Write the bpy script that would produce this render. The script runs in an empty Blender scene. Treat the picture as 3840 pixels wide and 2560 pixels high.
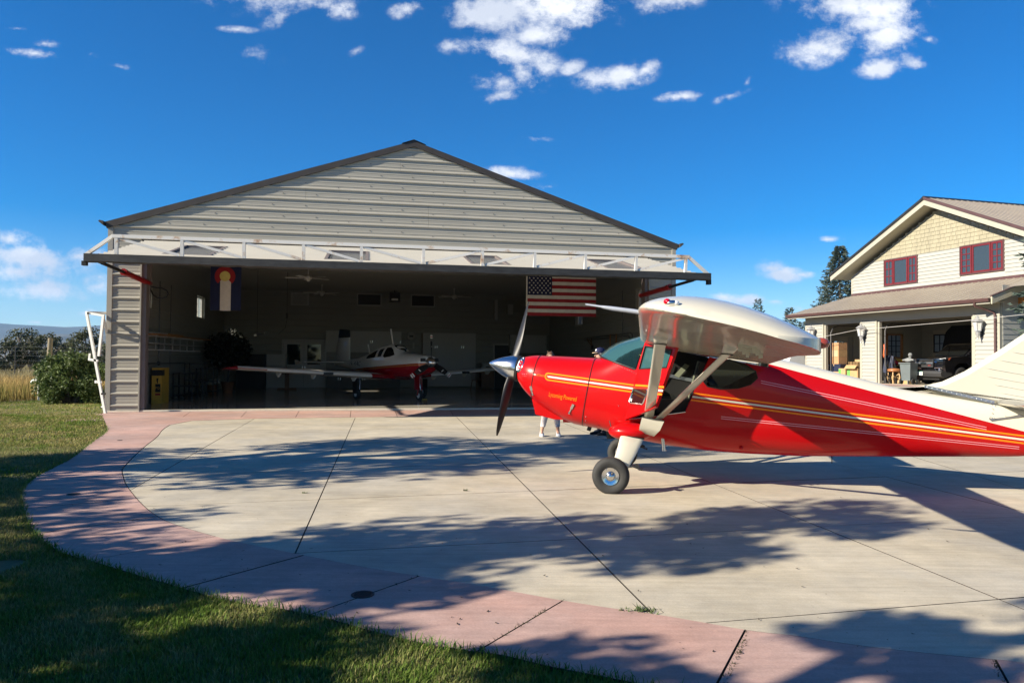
import bpy, bmesh, math, random
import numpy as np
from mathutils import Vector, Matrix
random.seed(7); RNG = np.random.default_rng(7)
SC = bpy.context.scene
COL = SC.collection
# ------------------------------------------------------------------ camera
FOC, PITCH, ROLL, EYE = 2756.84, .0231, .0072, 1.55
cam = bpy.data.cameras.new('camera'); camo = bpy.data.objects.new('camera', cam); COL.objects.link(camo)
cam.sensor_width = 36; cam.lens = FOC / 3840 * 36; cam.clip_start = .05; cam.clip_end = 30000
camo.matrix_world = Matrix.Translation((0, 0, EYE)) @ Matrix.Rotation(math.pi / 2 + PITCH, 4, 'X') @ Matrix.Rotation(ROLL, 4, 'Z')
SC.camera = camo
# ------------------------------------------------------------------ light
SUN_AZ, SUN_EL = math.radians(23.3), math.radians(27.2)      # light travels towards +x, a little +y
sdir = Vector((math.cos(SUN_AZ) * math.cos(SUN_EL), math.sin(SUN_AZ) * math.cos(SUN_EL), -math.sin(SUN_EL)))
sun = bpy.data.lights.new('sun', 'SUN'); suno = bpy.data.objects.new('sun', sun); COL.objects.link(suno)
sun.energy = 5.0; sun.angle = math.radians(.5); sun.color = (1, .90, .74)
suno.rotation_euler = sdir.to_track_quat('-Z', 'Y').to_euler(); suno.location = (-30, -12, 25)
SC.view_settings.view_transform = 'Standard'; SC.view_settings.look = 'None'
SC.view_settings.exposure = 1.2; SC.view_settings.gamma = 1; SC.view_settings.use_curve_mapping = False
SC.cycles.max_bounces = 8; SC.cycles.diffuse_bounces = 3; SC.cycles.glossy_bounces = 4; SC.cycles.transmission_bounces = 6
SC.cycles.transparent_max_bounces = 12; SC.cycles.use_denoising = True
try: SC.cycles.use_adaptive_sampling = True
except Exception: pass
W = bpy.data.worlds.new('World'); SC.world = W; W.use_nodes = True
wn, wl = W.node_tree.nodes, W.node_tree.links
for n in list(wn): wn.remove(n)
def wnode(t, **k):
    n = wn.new(t)
    for a, b in k.items(): setattr(n, a, b)
    return n
def wmath(op, a, b=None, c=None, clamp=False):
    n = wn.new('ShaderNodeMath'); n.operation = op; n.use_clamp = clamp
    for i, v in enumerate((a, b, c)):
        if v is None: continue
        if isinstance(v, (int, float)): n.inputs[i].default_value = v
        else: wl.new(v, n.inputs[i])
    return n.outputs[0]
sky = wnode('ShaderNodeTexSky', sky_type='NISHITA', sun_disc=False, sun_elevation=SUN_EL, altitude=1800, air_density=1.0, dust_density=.25, ozone_density=2.2)
sky.sun_rotation = math.atan2(-math.cos(SUN_AZ), -math.sin(SUN_AZ))       # the sun stands at (-cos,-sin); Nishita measures from +Y
hsv = wnode('ShaderNodeHueSaturation'); hsv.inputs['Saturation'].default_value = 1.65; hsv.inputs['Value'].default_value = .86; hsv.inputs['Hue'].default_value = .509
wl.new(sky.outputs[0], hsv.inputs['Color'])
# clouds: puffs at fixed directions in the sky (tangent of bearing and of elevation), broken up with noise
tc = wnode('ShaderNodeTexCoord'); sep = wnode('ShaderNodeSeparateXYZ'); wl.new(tc.outputs['Generated'], sep.inputs[0])
ysafe = wmath('MAXIMUM', sep.outputs[1], .05)
tx = wmath('DIVIDE', sep.outputs[0], ysafe); tz = wmath('DIVIDE', sep.outputs[2], ysafe)
front = wmath('GREATER_THAN', sep.outputs[1], .05)
cmb = wnode('ShaderNodeCombineXYZ'); wl.new(tx, cmb.inputs[0]); wl.new(tz, cmb.inputs[1])
def wnoise(scale, detail, rough, sx=1, sy=1, off=0):
    m = wnode('ShaderNodeMapping'); m.inputs['Scale'].default_value = (sx, sy, 1); m.inputs['Location'].default_value = (off, off * .7, 0)
    wl.new(cmb.outputs[0], m.inputs[0])
    n = wnode('ShaderNodeTexNoise'); n.inputs['Scale'].default_value = scale; n.inputs['Detail'].default_value = detail; n.inputs['Roughness'].default_value = rough
    wl.new(m.outputs[0], n.inputs['Vector']); return n.outputs['Fac']
nz = wnoise(11, 10, .66, 1, 1.3); nz2 = wnoise(42, 8, .7, 1, 1.15, 3.1)
def bear(px, py):     # picture position -> (tan bearing, tan elevation), camera pitch and roll taken out
    X, Y = (px - 1920) / FOC, (py - 1280) / FOC
    x = X * math.cos(ROLL) + Y * math.sin(ROLL); v = -(-X * math.sin(ROLL) + Y * math.cos(ROLL))
    y = math.cos(PITCH) - v * math.sin(PITCH); z = math.sin(PITCH) + v * math.cos(PITCH)
    return x / y, z / y
# cx, cy, rx, ry, tilt, density   (sizes in picture units of the photograph)
PUFFS = [(1010, -60, 400, 125, 2, 1.0), (1060, 60, 110, 45, -30, .7), (1250, 25, 130, 60, 10, .65), (1530, 30, 90, 45, -18, .85), (890, 112, 110, 20, 3, .62), (985, 210, 130, 52, 12, .50), (1335, 192, 48, 24, -25, .48),
    (1900, 40, 250, 110, 0, 1.15), (2110, 20, 250, 130, 6, 1.15), (1790, 60, 160, 60, -5, .95), (2020, 130, 180, 70, -10, 1.0), (1930, 205, 210, 75, 14, 1.1), (1700, 175, 90, 40, 6, .8), (1960, 270, 120, 70, 40, 1.0), (1880, 310, 130, 60, 5, .95), (1880, 355, 95, 40, -12, .85), (2050, 260, 70, 40, -30, .7),
    (2480, -20, 200, 80, -4, 1.05), (2310, 285, 170, 62, -8, 1.15), (2150, 250, 70, 34, -20, .85), (2420, 262, 80, 38, -30, .95), (2560, 362, 130, 26, -4, .85), (2740, 358, 110, 26, -22, .62), (2800, 310, 40, 20, -50, .5),
    (3200, 20, 330, 90, 4, 1.1), (3070, 170, 180, 85, -8, 1.15), (3330, 140, 170, 75, -12, 1.1), (3250, 90, 170, 60, 0, 1.0), (3310, 255, 120, 48, -8, .9), (3430, 235, 90, 42, 25, .75), (3480, 150, 60, 25, 10, .6),
    (130, 200, 140, 26, 7, .75), (440, 250, 120, 18, 8, .6), (340, 205, 60, 24, 5, .42), (170, 165, 90, 26, 4, .42), (60, 108, 70, 14, 2, .4),
    (2010, 520, 95, 18, 4, .48), (1920, 650, 150, 32, 3, .95), (2060, 700, 90, 22, 2, .5),
    (90, 960, 330, 85, 6, 1.0), (300, 960, 160, 50, 0, .9), (40, 900, 140, 50, 8, .9), (120, 1090, 330, 62, 0, .72), (380, 1070, 120, 60, 0, .7), (60, 1020, 300, 60, 0, .8), (320, 1175, 60, 20, -8, .8), (135, 1208, 40, 10, 0, .7), (215, 1220, 30, 6, 0, .6),
    (3110, 897, 80, 16, -2, .68), (3050, 907, 40, 12, 0, .5), (2930, 1030, 120, 38, 0, 1.1), (2890, 1005, 70, 40, 0, 1.0), (3010, 1030, 80, 20, 3, .8), (2800, 1125, 130, 28, 0, 1.0), (2700, 1115, 60, 28, 0, .9), (2900, 1130, 70, 16, 2, .7), (3000, 1160, 70, 22, 0, .6), (2560, 1160, 60, 12, 0, .6)]
field = None; shade = None
for (cx, cy, rx, ry, tilt, dens) in PUFFS:
    a, b = bear(cx, cy); t = math.radians(tilt)
    m = wnode('ShaderNodeMapping', vector_type='TEXTURE')
    m.inputs['Location'].default_value = (a, b, 0); m.inputs['Rotation'].default_value = (0, 0, -t); m.inputs['Scale'].default_value = (rx * 1.5 / FOC, ry * 1.55 / FOC, 1)
    wl.new(cmb.outputs[0], m.inputs[0])
    g = wnode('ShaderNodeTexGradient', gradient_type='QUADRATIC_SPHERE'); wl.new(m.outputs[0], g.inputs[0])
    f = wmath('MULTIPLY', g.outputs['Fac'], dens)
    field = f if field is None else wmath('SMOOTH_MAX', field, f, .06)
field = wmath('MINIMUM', field, .95)
e = wmath('ADD', wmath('MULTIPLY', wmath('SUBTRACT', nz, .5), 2.3), wmath('MULTIPLY', wmath('SUBTRACT', nz2, .5), 1.1))
e = wmath('MULTIPLY', e, wmath('MINIMUM', wmath('MULTIPLY', field, 4.0), 1))
dens = wmath('ADD', wmath('POWER', field, .75), e)
mr = wnode('ShaderNodeMapRange', interpolation_type='SMOOTHSTEP'); wl.new(dens, mr.inputs[0])
mr.inputs[1].default_value = .20; mr.inputs[2].default_value = 1.0; mr.inputs[3].default_value = 0; mr.inputs[4].default_value = .97
alpha = wmath('MULTIPLY', mr.outputs[0], front)
# cloud brightness: lit rims and greyer bellies (cloud body, a light source of the sky)
bel = wmath('MULTIPLY', wmath('SUBTRACT', wnoise(7, 7, .55, 1, 1.6, .045), .42), 3.0, clamp=True)
ramp = wnode('ShaderNodeMix', data_type='RGBA'); ramp.inputs['A'].default_value = (4.3, 4.6, 5.3, 1); ramp.inputs['B'].default_value = (8.0, 7.95, 7.85, 1)
wl.new(bel, ramp.inputs['Factor'])
mixc = wnode('ShaderNodeMix', data_type='RGBA'); wl.new(alpha, mixc.inputs['Factor']); wl.new(hsv.outputs[0], mixc.inputs['A']); wl.new(ramp.outputs['Result'], mixc.inputs['B'])
bg = wnode('ShaderNodeBackground'); bg.inputs['Strength'].default_value = .078; wl.new(mixc.outputs['Result'], bg.inputs['Color'])
wo = wnode('ShaderNodeOutputWorld'); wl.new(bg.outputs[0], wo.inputs[0])
W.cycles.sampling_method = 'MANUAL'; W.cycles.sample_map_resolution = 512
# ------------------------------------------------------------------ frames and rays
def rayd(px, py):
    X, Y = (px - 1920) / FOC, (py - 1280) / FOC
    x = X * math.cos(ROLL) + Y * math.sin(ROLL); v = -(-X * math.sin(ROLL) + Y * math.cos(ROLL))
    return Vector((x, math.cos(PITCH) - v * math.sin(PITCH), math.sin(PITCH) + v * math.cos(PITCH)))
def gpt(px, py, z=0):
    r = rayd(px, py); t = (z - EYE) / r.z; return Vector((r.x * t, r.y * t, z))
class Frame:
    def __init__(s, o, ang): s.o = Vector((o[0], o[1], 0)); s.a = ang; s.x = Vector((math.cos(ang), math.sin(ang), 0)); s.y = Vector((-math.sin(ang), math.cos(ang), 0))
    def w(s, u, v, z=0): return s.o + s.x * u + s.y * v + Vector((0, 0, z))
    def loc(s, P): d = Vector(P) - s.o; return Vector((d.dot(s.x), d.dot(s.y), d.z))
HG = Frame((-11.1052, 20.175), .1941)                     # hangar: u along the front, v inwards
PL = Frame((1.374, 9.551), math.atan2(-.209, .978))      # red aeroplane: u aft, v starboard
HS = Frame((14.872, 37.213), math.atan2(-.9632, .2689))  # house: u along the garage front, v inwards
# ------------------------------------------------------------------ mesh builder
class MB:
    def __init__(s): s.v = []; s.f = []; s.m = []; s.mi = 0
    def add(s, vs, fs):
        b = len(s.v); s.v += [tuple(p) for p in vs]
        for f in fs: s.f.append(tuple(i + b for i in f)); s.m.append(s.mi)
        return s
    def mat(s, i): s.mi = i; return s
    def box(s, x0, x1, y0, y1, z0, z1):
        return s.add([(x0, y0, z0), (x1, y0, z0), (x1, y1, z0), (x0, y1, z0), (x0, y0, z1), (x1, y0, z1), (x1, y1, z1), (x0, y1, z1)],
                     [(3, 2, 1, 0), (4, 5, 6, 7), (0, 1, 5, 4), (1, 2, 6, 5), (2, 3, 7, 6), (3, 0, 4, 7)])
    def cbox(s, c, size, rz=0, rx=0, ry=0):
        M = Matrix.Translation(c) @ Matrix.Rotation(rz, 4, 'Z') @ Matrix.Rotation(ry, 4, 'Y') @ Matrix.Rotation(rx, 4, 'X')
        a, b, d = size[0] / 2, size[1] / 2, size[2] / 2
        vs = [M @ Vector(p) for p in [(-a, -b, -d), (a, -b, -d), (a, b, -d), (-a, b, -d), (-a, -b, d), (a, -b, d), (a, b, d), (-a, b, d)]]
        return s.add(vs, [(3, 2, 1, 0), (4, 5, 6, 7), (0, 1, 5, 4), (1, 2, 6, 5), (2, 3, 7, 6), (3, 0, 4, 7)])
    def bar(s, a, b, w, d, up=(0, 0, 1)):            # rectangular bar from a to b, w across, d along up
        a, b = Vector(a), Vector(b); t = (b - a).normalized(); up = Vector(up)
        if abs(t.dot(up)) > .98: up = Vector((0, 1, 0)) if abs(t.y) < .9 else Vector((1, 0, 0))
        x = t.cross(up).normalized(); y = x.cross(t).normalized(); vs = []
        for p in (a, b):
            for i, j in ((-1, -1), (1, -1), (1, 1), (-1, 1)): vs.append(p + x * (i * w / 2) + y * (j * d / 2))
        return s.add(vs, [(3, 2, 1, 0), (4, 5, 6, 7), (0, 1, 5, 4), (1, 2, 6, 5), (2, 3, 7, 6), (3, 0, 4, 7)])
    def tube(s, pts, r, n=8, cap=True):
        pts = [Vector(p) for p in pts]; rs = r if isinstance(r, (list, tuple)) else [r] * len(pts); rings = []; x = None
        for i, p in enumerate(pts):
            t = (pts[min(i + 1, len(pts) - 1)] - pts[max(i - 1, 0)])
            t = t.normalized() if t.length > 1e-9 else Vector((0, 0, 1))
            if x is None: x = t.orthogonal().normalized()
            x = (x - t * x.dot(t)); x = x.normalized() if x.length > 1e-6 else t.orthogonal().normalized()
            y = t.cross(x)
            rings.append([p + (x * math.cos(2 * math.pi * k / n) + y * math.sin(2 * math.pi * k / n)) * rs[i] for k in range(n)])
        return s.loft(rings, cap)
    def loft(s, rings, cap=True, closed=True):
        n = len(rings[0]); vs = [p for r in rings for p in r]; fs = []
        for i in range(len(rings) - 1):
            for k in range(n if closed else n - 1):
                a, b = i * n + k, i * n + (k + 1) % n; fs.append((a, b, b + n, a + n))
        if cap: fs.append(tuple(range(n - 1, -1, -1))); fs.append(tuple(range((len(rings) - 1) * n, len(rings) * n)))
        return s.add(vs, fs)
    def prism(s, poly, ext):                          # planar polygon (3d points) extruded by the vector ext
        poly = [Vector(p) for p in poly]; ext = Vector(ext); n = len(poly)
        return s.add(poly + [p + ext for p in poly], [tuple(range(n - 1, -1, -1)), tuple(range(n, 2 * n))] + [(i, (i + 1) % n, n + (i + 1) % n, n + i) for i in range(n)])
    def lathe(s, prof, n=24, M=None, cap=True):       # prof: (r, h) pairs round the local z axis
        M = M or Matrix.Identity(4)
        return s.loft([[M @ Vector((r * math.cos(2 * math.pi * k / n), r * math.sin(2 * math.pi * k / n), h)) for k in range(n)] for r, h in prof], cap)
    def ball(s, c, r, n=10, m=6, sc=(1, 1, 1)):
        prof = [(max(1e-4, math.sin(math.pi * i / m)), -math.cos(math.pi * i / m)) for i in range(m + 1)]
        return s.lathe(prof, n, Matrix.Translation(c) @ Matrix.Diagonal((r * sc[0], r * sc[1], r * sc[2], 1)))
    def quad(s, a, b, c, d): return s.add([a, b, c, d], [(0, 1, 2, 3)])
    def build(s, name, mats, parent=None, smooth=None, fix=True, **props):
        me = bpy.data.meshes.new(name); me.from_pydata(s.v, [], s.f)
        mats = mats if isinstance(mats, (list, tuple)) else [mats]
        for m in mats: me.materials.append(m)
        if len(mats) > 1: me.polygons.foreach_set('material_index', s.m)
        if fix:
            bm = bmesh.new(); bm.from_mesh(me); bmesh.ops.recalc_face_normals(bm, faces=bm.faces); bm.to_mesh(me); bm.free()
        if smooth is not None:
            me.polygons.foreach_set('use_smooth', [True] * len(me.polygons))
            if smooth < 180: me.set_sharp_from_angle(angle=math.radians(smooth))
        me.update(); return link(name, me, parent, **props)
def link(name, me, parent=None, **props):
    o = bpy.data.objects.new(name, me); COL.objects.link(o)
    if parent is not None: o.parent = parent
    for k, v in props.items(): o[k] = v
    return o
def thing(name, label, cat, loc=(0, 0, 0), rz=0, group=None):
    o = bpy.data.objects.new(name, None); COL.objects.link(o); o.location = loc; o.rotation_euler = (0, 0, rz); o.empty_display_size = .2
    o['label'] = label; o['category'] = cat
    if group: o['group'] = group
    return o
def in_frame(fr, name, label, cat, u, v, z=0, rz=0, group=None): return thing(name, label, cat, fr.w(u, v, z), fr.a + rz, group)
def copy_tree(o, parent=None):
    c = o.copy(); COL.objects.link(c)
    if parent is not None: c.parent = parent
    for ch in list(o.children): copy_tree(ch, c)
    return c
def text_mesh(body, size, mat, name, parent, loc, rot, extrude=.001, align='CENTER'):
    cu = bpy.data.curves.new('txt', 'FONT'); cu.body = body; cu.size = size; cu.extrude = extrude; cu.align_x = align; cu.resolution_u = 3; ob = bpy.data.objects.new('txt', cu); COL.objects.link(ob); bpy.context.view_layer.update()
    me = bpy.data.meshes.new_from_object(ob.evaluated_get(bpy.context.evaluated_depsgraph_get())); bpy.data.objects.remove(ob); me.materials.clear(); me.materials.append(mat); me.name = name
    o = link(name, me, parent); o.location = loc; o.rotation_euler = rot; return o
def fast_mesh(name, V, F, mat, parent=None, smooth=False, **props):      # numpy arrays, all faces with the same corner count
    V = np.asarray(V, np.float32); F = np.asarray(F, np.int32); k = F.shape[1]
    me = bpy.data.meshes.new(name); me.vertices.add(len(V)); me.vertices.foreach_set('co', V.ravel())
    me.loops.add(F.size); me.loops.foreach_set('vertex_index', F.ravel())
    me.polygons.add(len(F)); me.polygons.foreach_set('loop_start', np.arange(0, F.size, k, dtype=np.int32)); me.polygons.foreach_set('loop_total', np.full(len(F), k, np.int32))
    me.materials.append(mat); me.update(calc_edges=True); return link(name, me, parent, **props)
# ------------------------------------------------------------------ materials
def newmat(name):
    m = bpy.data.materials.new(name); m.use_nodes = True; t = m.node_tree
    return m, t.nodes, t.links, t.nodes['Principled BSDF']
def M(name, col, rough=.5, metal=0, var=.12, vs=3.0, bump=0, bs=60, coat=0, spec=.5, stretch=(1, 1, 1), trans=0, ior=1.45, col2=None, emis=None):
    m, n, l, b = newmat(name)
    tcn = n.new('ShaderNodeTexCoord'); mp = n.new('ShaderNodeMapping'); mp.inputs['Scale'].default_value = stretch; l.new(tcn.outputs['Object'], mp.inputs[0])
    nz = n.new('ShaderNodeTexNoise'); nz.inputs['Scale'].default_value = vs; nz.inputs['Detail'].default_value = 6; nz.inputs['Roughness'].default_value = .62; l.new(mp.outputs[0], nz.inputs['Vector'])
    mx = n.new('ShaderNodeMix'); mx.data_type = 'RGBA'
    c2 = col2 or tuple(min(1, c * (1 + var)) for c in col)
    mx.inputs['A'].default_value = (*[c * (1 - var) for c in col], 1); mx.inputs['B'].default_value = (*c2, 1)
    rmp = n.new('ShaderNodeMapRange'); rmp.inputs[1].default_value = .3; rmp.inputs[2].default_value = .7; l.new(nz.outputs['Fac'], rmp.inputs[0]); l.new(rmp.outputs[0], mx.inputs['Factor'])
    l.new(mx.outputs['Result'], b.inputs['Base Color'])
    rr = n.new('ShaderNodeMapRange'); rr.inputs[3].default_value = max(0, rough - .08); rr.inputs[4].default_value = min(1, rough + .08); l.new(nz.outputs['Fac'], rr.inputs[0]); l.new(rr.outputs[0], b.inputs['Roughness'])
    b.inputs['Metallic'].default_value = metal; b.inputs['Specular IOR Level'].default_value = spec; b.inputs['IOR'].default_value = ior
    b.inputs['Coat Weight'].default_value = coat; b.inputs['Coat Roughness'].default_value = .04
    if trans: b.inputs['Transmission Weight'].default_value = trans
    if emis: b.inputs['Emission Color'].default_value = (*emis[:3], 1); b.inputs['Emission Strength'].default_value = emis[3]
    if bump:
        n2 = n.new('ShaderNodeTexNoise'); n2.inputs['Scale'].default_value = bs; n2.inputs['Detail'].default_value = 5; l.new(mp.outputs[0], n2.inputs['Vector'])
        bp = n.new('ShaderNodeBump'); bp.inputs['Strength'].default_value = bump; bp.inputs['Distance'].default_value = .01; l.new(n2.outputs['Fac'], bp.inputs['Height']); l.new(bp.outputs[0], b.inputs['Normal'])
    return m
def glass(name, tint, rough=.02, alpha=.35, spec=.6):       # thin pane: part clear, part tinted glossy skin
    m, n, l, b = newmat(name)
    b.inputs['Base Color'].default_value = (*tint, 1); b.inputs['Roughness'].default_value = rough; b.inputs['Specular IOR Level'].default_value = spec
    tr = n.new('ShaderNodeBsdfTransparent'); tr.inputs[0].default_value = (*[min(1, .55 + t) for t in tint], 1)
    fr = n.new('ShaderNodeFresnel'); fr.inputs[0].default_value = 1.5
    mr_ = n.new('ShaderNodeMapRange'); mr_.inputs[3].default_value = alpha; mr_.inputs[4].default_value = 1; l.new(fr.outputs[0], mr_.inputs[0])
    mx = n.new('ShaderNodeMixShader'); l.new(mr_.outputs[0], mx.inputs[0]); l.new(tr.outputs[0], mx.inputs[1]); l.new(b.outputs[0], mx.inputs[2])
    l.new(mx.outputs[0], n['Material Output'].inputs[0]); return m
# ================================================================== ground
def sstep(t): t = np.clip(t, 0, 1); return t * t * (3 - 2 * t)
def gz(x, y):          # ground height: level, a gentle rise to the garage, the field falls away far to the left
    x = np.asarray(x, float); y = np.asarray(y, float)
    v = (x - HS.o.x) * HS.y.x + (y - HS.o.y) * HS.y.y
    return .555 * sstep((v + 12.5) / 11.5)
def pip(P, poly):      # points in polygon
    x, y = P[:, 0], P[:, 1]; ins = np.zeros(len(P), bool); n = len(poly)
    for i in range(n):
        (x0, y0), (x1, y1) = poly[i], poly[(i + 1) % n]
        c = ((y0 > y) != (y1 > y)) & (x < (x1 - x0) * (y - y0) / (y1 - y0 + 1e-12) + x0); ins ^= c
    return ins
def concrete(name, col, tint):
    m, n, l, b = newmat(name)
    t = n.new('ShaderNodeTexCoord')
    def noise(s, d=5, st=(1, 1, 1), rz=0, r=.6):
        mp = n.new('ShaderNodeMapping'); mp.inputs['Scale'].default_value = st; mp.inputs['Rotation'].default_value = (0, 0, rz); l.new(t.outputs['Object'], mp.inputs[0])
        z = n.new('ShaderNodeTexNoise'); z.inputs['Scale'].default_value = s; z.inputs['Detail'].default_value = d; z.inputs['Roughness'].default_value = r; l.new(mp.outputs[0], z.inputs['Vector']); return z.outputs['Fac']
    def rng(v, a, b_, c, d):
        r = n.new('ShaderNodeMapRange'); l.new(v, r.inputs[0])
        for i, k in enumerate((a, b_, c, d)): r.inputs[i + 1].default_value = k
        return r.outputs[0]
    def mul(a, b_):
        r = n.new('ShaderNodeMath'); r.operation = 'MULTIPLY'; l.new(a, r.inputs[0]); l.new(b_, r.inputs[1]); return r.outputs[0]
    f = mul(rng(noise(.55, 5), .3, .7, .80, 1.12), rng(noise(2.6, 7, (1, 1, 1), 0, .7), .3, .7, .84, 1.10))
    f = mul(f, rng(noise(9, 5, (.18, 2.2, 1), .25), .3, .7, .88, 1.08))            # trowel / broom marks
    f = mul(f, rng(noise(95, 3), .35, .7, .90, 1.06))
    f = mul(f, rng(noise(1.3, 8, (1, 1, 1), 1.1, .75), .64, .76, 1.0, .76))         # stains
    mx = n.new('ShaderNodeMix'); mx.data_type = 'RGBA'; mx.inputs['A'].default_value = (*col, 1); mx.inputs['B'].default_value = (*tint, 1)
    l.new(rng(noise(.9, 6), .35, .68, 0, 1), mx.inputs['Factor'])
    v = n.new('ShaderNodeVectorMath'); v.operation = 'SCALE'; l.new(mx.outputs['Result'], v.inputs[0]); l.new(f, v.inputs['Scale'])
    l.new(v.outputs[0], b.inputs['Base Color']); b.inputs['Roughness'].default_value = .8; b.inputs['Specular IOR Level'].default_value = .25
    bp = n.new('ShaderNodeBump'); bp.inputs['Strength'].default_value = .35; bp.inputs['Distance'].default_value = .006
    l.new(noise(55, 6, (.5, 1.4, 1), .25), bp.inputs['Height']); l.new(bp.outputs[0], b.inputs['Normal']); return m
m_conc = concrete('concrete', (.51, .45, .335), (.45, .415, .34))
m_red = concrete('red concrete', (.50, .315, .26), (.43, .31, .275))
m_joint = M('joint soil', (.05, .043, .035), .95, var=.3, vs=20)
m_earth = M('lawn soil', (.10, .11, .036), .95, var=.3, vs=1.1, col2=(.20, .175, .08), bump=.6, bs=25)
m_field = M('dry field soil', (.20, .16, .085), .95, var=.2, vs=.05, col2=(.17, .17, .08), bump=.5, bs=3)
# --- one sheet to the horizon
xs = np.concatenate([-np.geomspace(14000, 60, 26), np.linspace(-55, 55, 70), np.geomspace(60, 14000, 26)])
ys = np.concatenate([[-3000, -800, -200, -60], np.linspace(-30, 75, 70), np.geomspace(82, 14000, 28)])
X, Y = np.meshgrid(xs, ys); Z = gz(X, Y) - .03
Z = Z - 18 * sstep((np.hypot(X, Y) - 110) / 900)
Vv = np.stack([X, Y, Z], -1).reshape(-1, 3); nx = len(xs)
Ff = [(j * nx + i, j * nx + i + 1, (j + 1) * nx + i + 1, (j + 1) * nx + i) for j in range(len(ys) - 1) for i in range(nx - 1)]
fast_mesh('ground', Vv, Ff, m_field, kind='structure')
# --- curves of the red border (picture measured, laid on the level ground)
def curve(pts): return [np.array(gpt(x, y)[:2]) for x, y in pts]
INN = curve([(1330, 1566), (962, 1571), (718, 1579), (637, 1595), (607, 1614), (592, 1640), (537, 1680), (459, 1758), (457, 1772), (469, 1816), (488, 1843), (531, 1895), (585, 1939), (646, 1969), (803, 2016), (905, 2041), (1102, 2080), (1394, 2138), (1600, 2170), (1840, 2208), (2106, 2258), (2240, 2280), (2458, 2310), (2648, 2343), (2818, 2374), (2988, 2391), (3192, 2425), (3396, 2449), (3668, 2476), (3840, 2490)])
OUT = curve([(386, 1565), (401, 1602), (401, 1622), (340, 1663), (272, 1721), (204, 1755), (129, 1793), (102, 1820), (83, 1840), (80, 1877), (92, 1935), (119, 1990), (163, 2037), (224, 2078), (320, 2105), (422, 2136), (565, 2180), (660, 2207), (816, 2252), (952, 2279), (1061, 2292), (1224, 2326), (1436, 2388), (1600, 2425), (1776, 2454), (1885, 2466), (2048, 2508), (2218, 2541), (2320, 2560), (2700, 2640), (3300, 2740), (3900, 2800)])
INN += [np.array(p) for p in ((3.6, 3.30), (5.5, 3.0), (8, 2.9))]
OUT += [np.array(p) for p in ((3.9, 2.45), (5.5, 2.25), (8, 2.2))]
def smooth_curve(P, it=2):
    for _ in range(it):
        Q = [P[0]]
        for a, b in zip(P[:-1], P[1:]): Q += [a * .75 + b * .25, a * .25 + b * .75]
        P = Q + [P[-1]]
    return P
OUT = smooth_curve(OUT); INN = INN[:3] + smooth_curve(INN[3:])
fr = lambda u, v: np.array(HG.w(u, v)[:2])
# the border runs on as a strip along the hangar front
def inset(poly, d):
    P = np.array(poly); n = len(P); area = .5 * sum(P[i][0] * P[(i + 1) % n][1] - P[(i + 1) % n][0] * P[i][1] for i in range(n))
    if area < 0: P = P[::-1]
    out = []
    for i in range(n):
        a, b, c = P[i - 1], P[i], P[(i + 1) % n]; e0 = (b - a) / (np.linalg.norm(b - a) + 1e-9); e1 = (c - b) / (np.linalg.norm(c - b) + 1e-9)
        n0 = np.array([-e0[1], e0[0]]); n1 = np.array([-e1[1], e1[0]]); k = 1 + n0 @ n1
        out.append(b + (n0 + n1) * d / max(k, .5))
    return out
def clean(poly):
    P = [np.asarray(p, float) for p in poly]; Q = []
    for p in P:
        if not Q or np.linalg.norm(p - Q[-1]) > .012: Q.append(p)
    while len(Q) > 2 and np.linalg.norm(Q[0] - Q[-1]) < .012: Q.pop()
    return Q
def slab(poly, mat, parent, top, gap=.006, thick=.012):
    P = clean(poly)
    if len(P) < 3: return
    P = inset(P, gap); n = len(P); mb = MB()
    dz = random.uniform(-.0012, .0012)
    v = [(p[0], p[1], top + dz) for p in P] + [(p[0], p[1], top - thick) for p in P]
    mb.add(v, [tuple(range(n))] + [(i, n + i, n + (i + 1) % n, (i + 1) % n) for i in range(n)])
    mb.m = [0] + [1] * n; return mb.build('slab', [mat, m_joint], parent)
def split(polys, a, b):       # cut polygons by the line a-b
    a, b = np.array(a), np.array(b); d = b - a; nrm = np.array([-d[1], d[0]]); res = []
    for P in polys:
        s = [float(nrm @ (p - a)) for p in P]
        if min(s) > -1e-6 or max(s) < 1e-6: res.append(P); continue
        for sg in (1, -1):
            Q = []
            for i in range(len(P)):
                p, q = P[i], P[(i + 1) % len(P)]; sp_, sq = s[i] * sg, s[(i + 1) % len(P)] * sg
                if sp_ >= 0: Q.append(p)
                if sp_ * sq < 0: Q.append(p + (q - p) * (sp_ / (sp_ - sq)))
            if len(Q) > 2: res.append(Q)
    return res
apron_poly = INN + [np.array((8, 3.2)), np.array((16, 6)), np.array((18, 14)), np.array(HS.w(11, -12.5)[:2]), np.array(HS.w(-.3, -12.5)[:2]), fr(17.6, -1.6), fr(12, -1.9)]
base = MB(); base.add([(p[0], p[1], 0) for p in clean(apron_poly)], [tuple(range(len(clean(apron_poly))))])
apron = base.build('apron', m_joint, None, kind='structure')
G = lambda x, y: np.array(gpt(x, y)[:2])
# two-point control joints across the concrete
JOINTS = [((952, 1572), (490, 1840)), ((1334, 1564), (1107, 2079)), ((1706, 1559), (2444, 2305)), ((2458, 1728), (3744, 2252)), ((3090, 1731), (3825, 1918)),
          ((469, 1793), (1776, 1741)), ((578, 1901), (3840, 1769)), ((1115, 2078), (3840, 1939)), ((2662, 2341), (3840, 2245))]
polys = [clean(apron_poly)]
for a, b in JOINTS: polys = split(polys, G(*a), G(*b))
for a, b in (((10.5, 4), (13.5, 26)), ((-2, 15.9), (17, 18.5)), ((6.5, 12), (8, 26))): polys = split(polys, a, b)
for P in polys: slab(P, m_conc, apron, .012)
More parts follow.
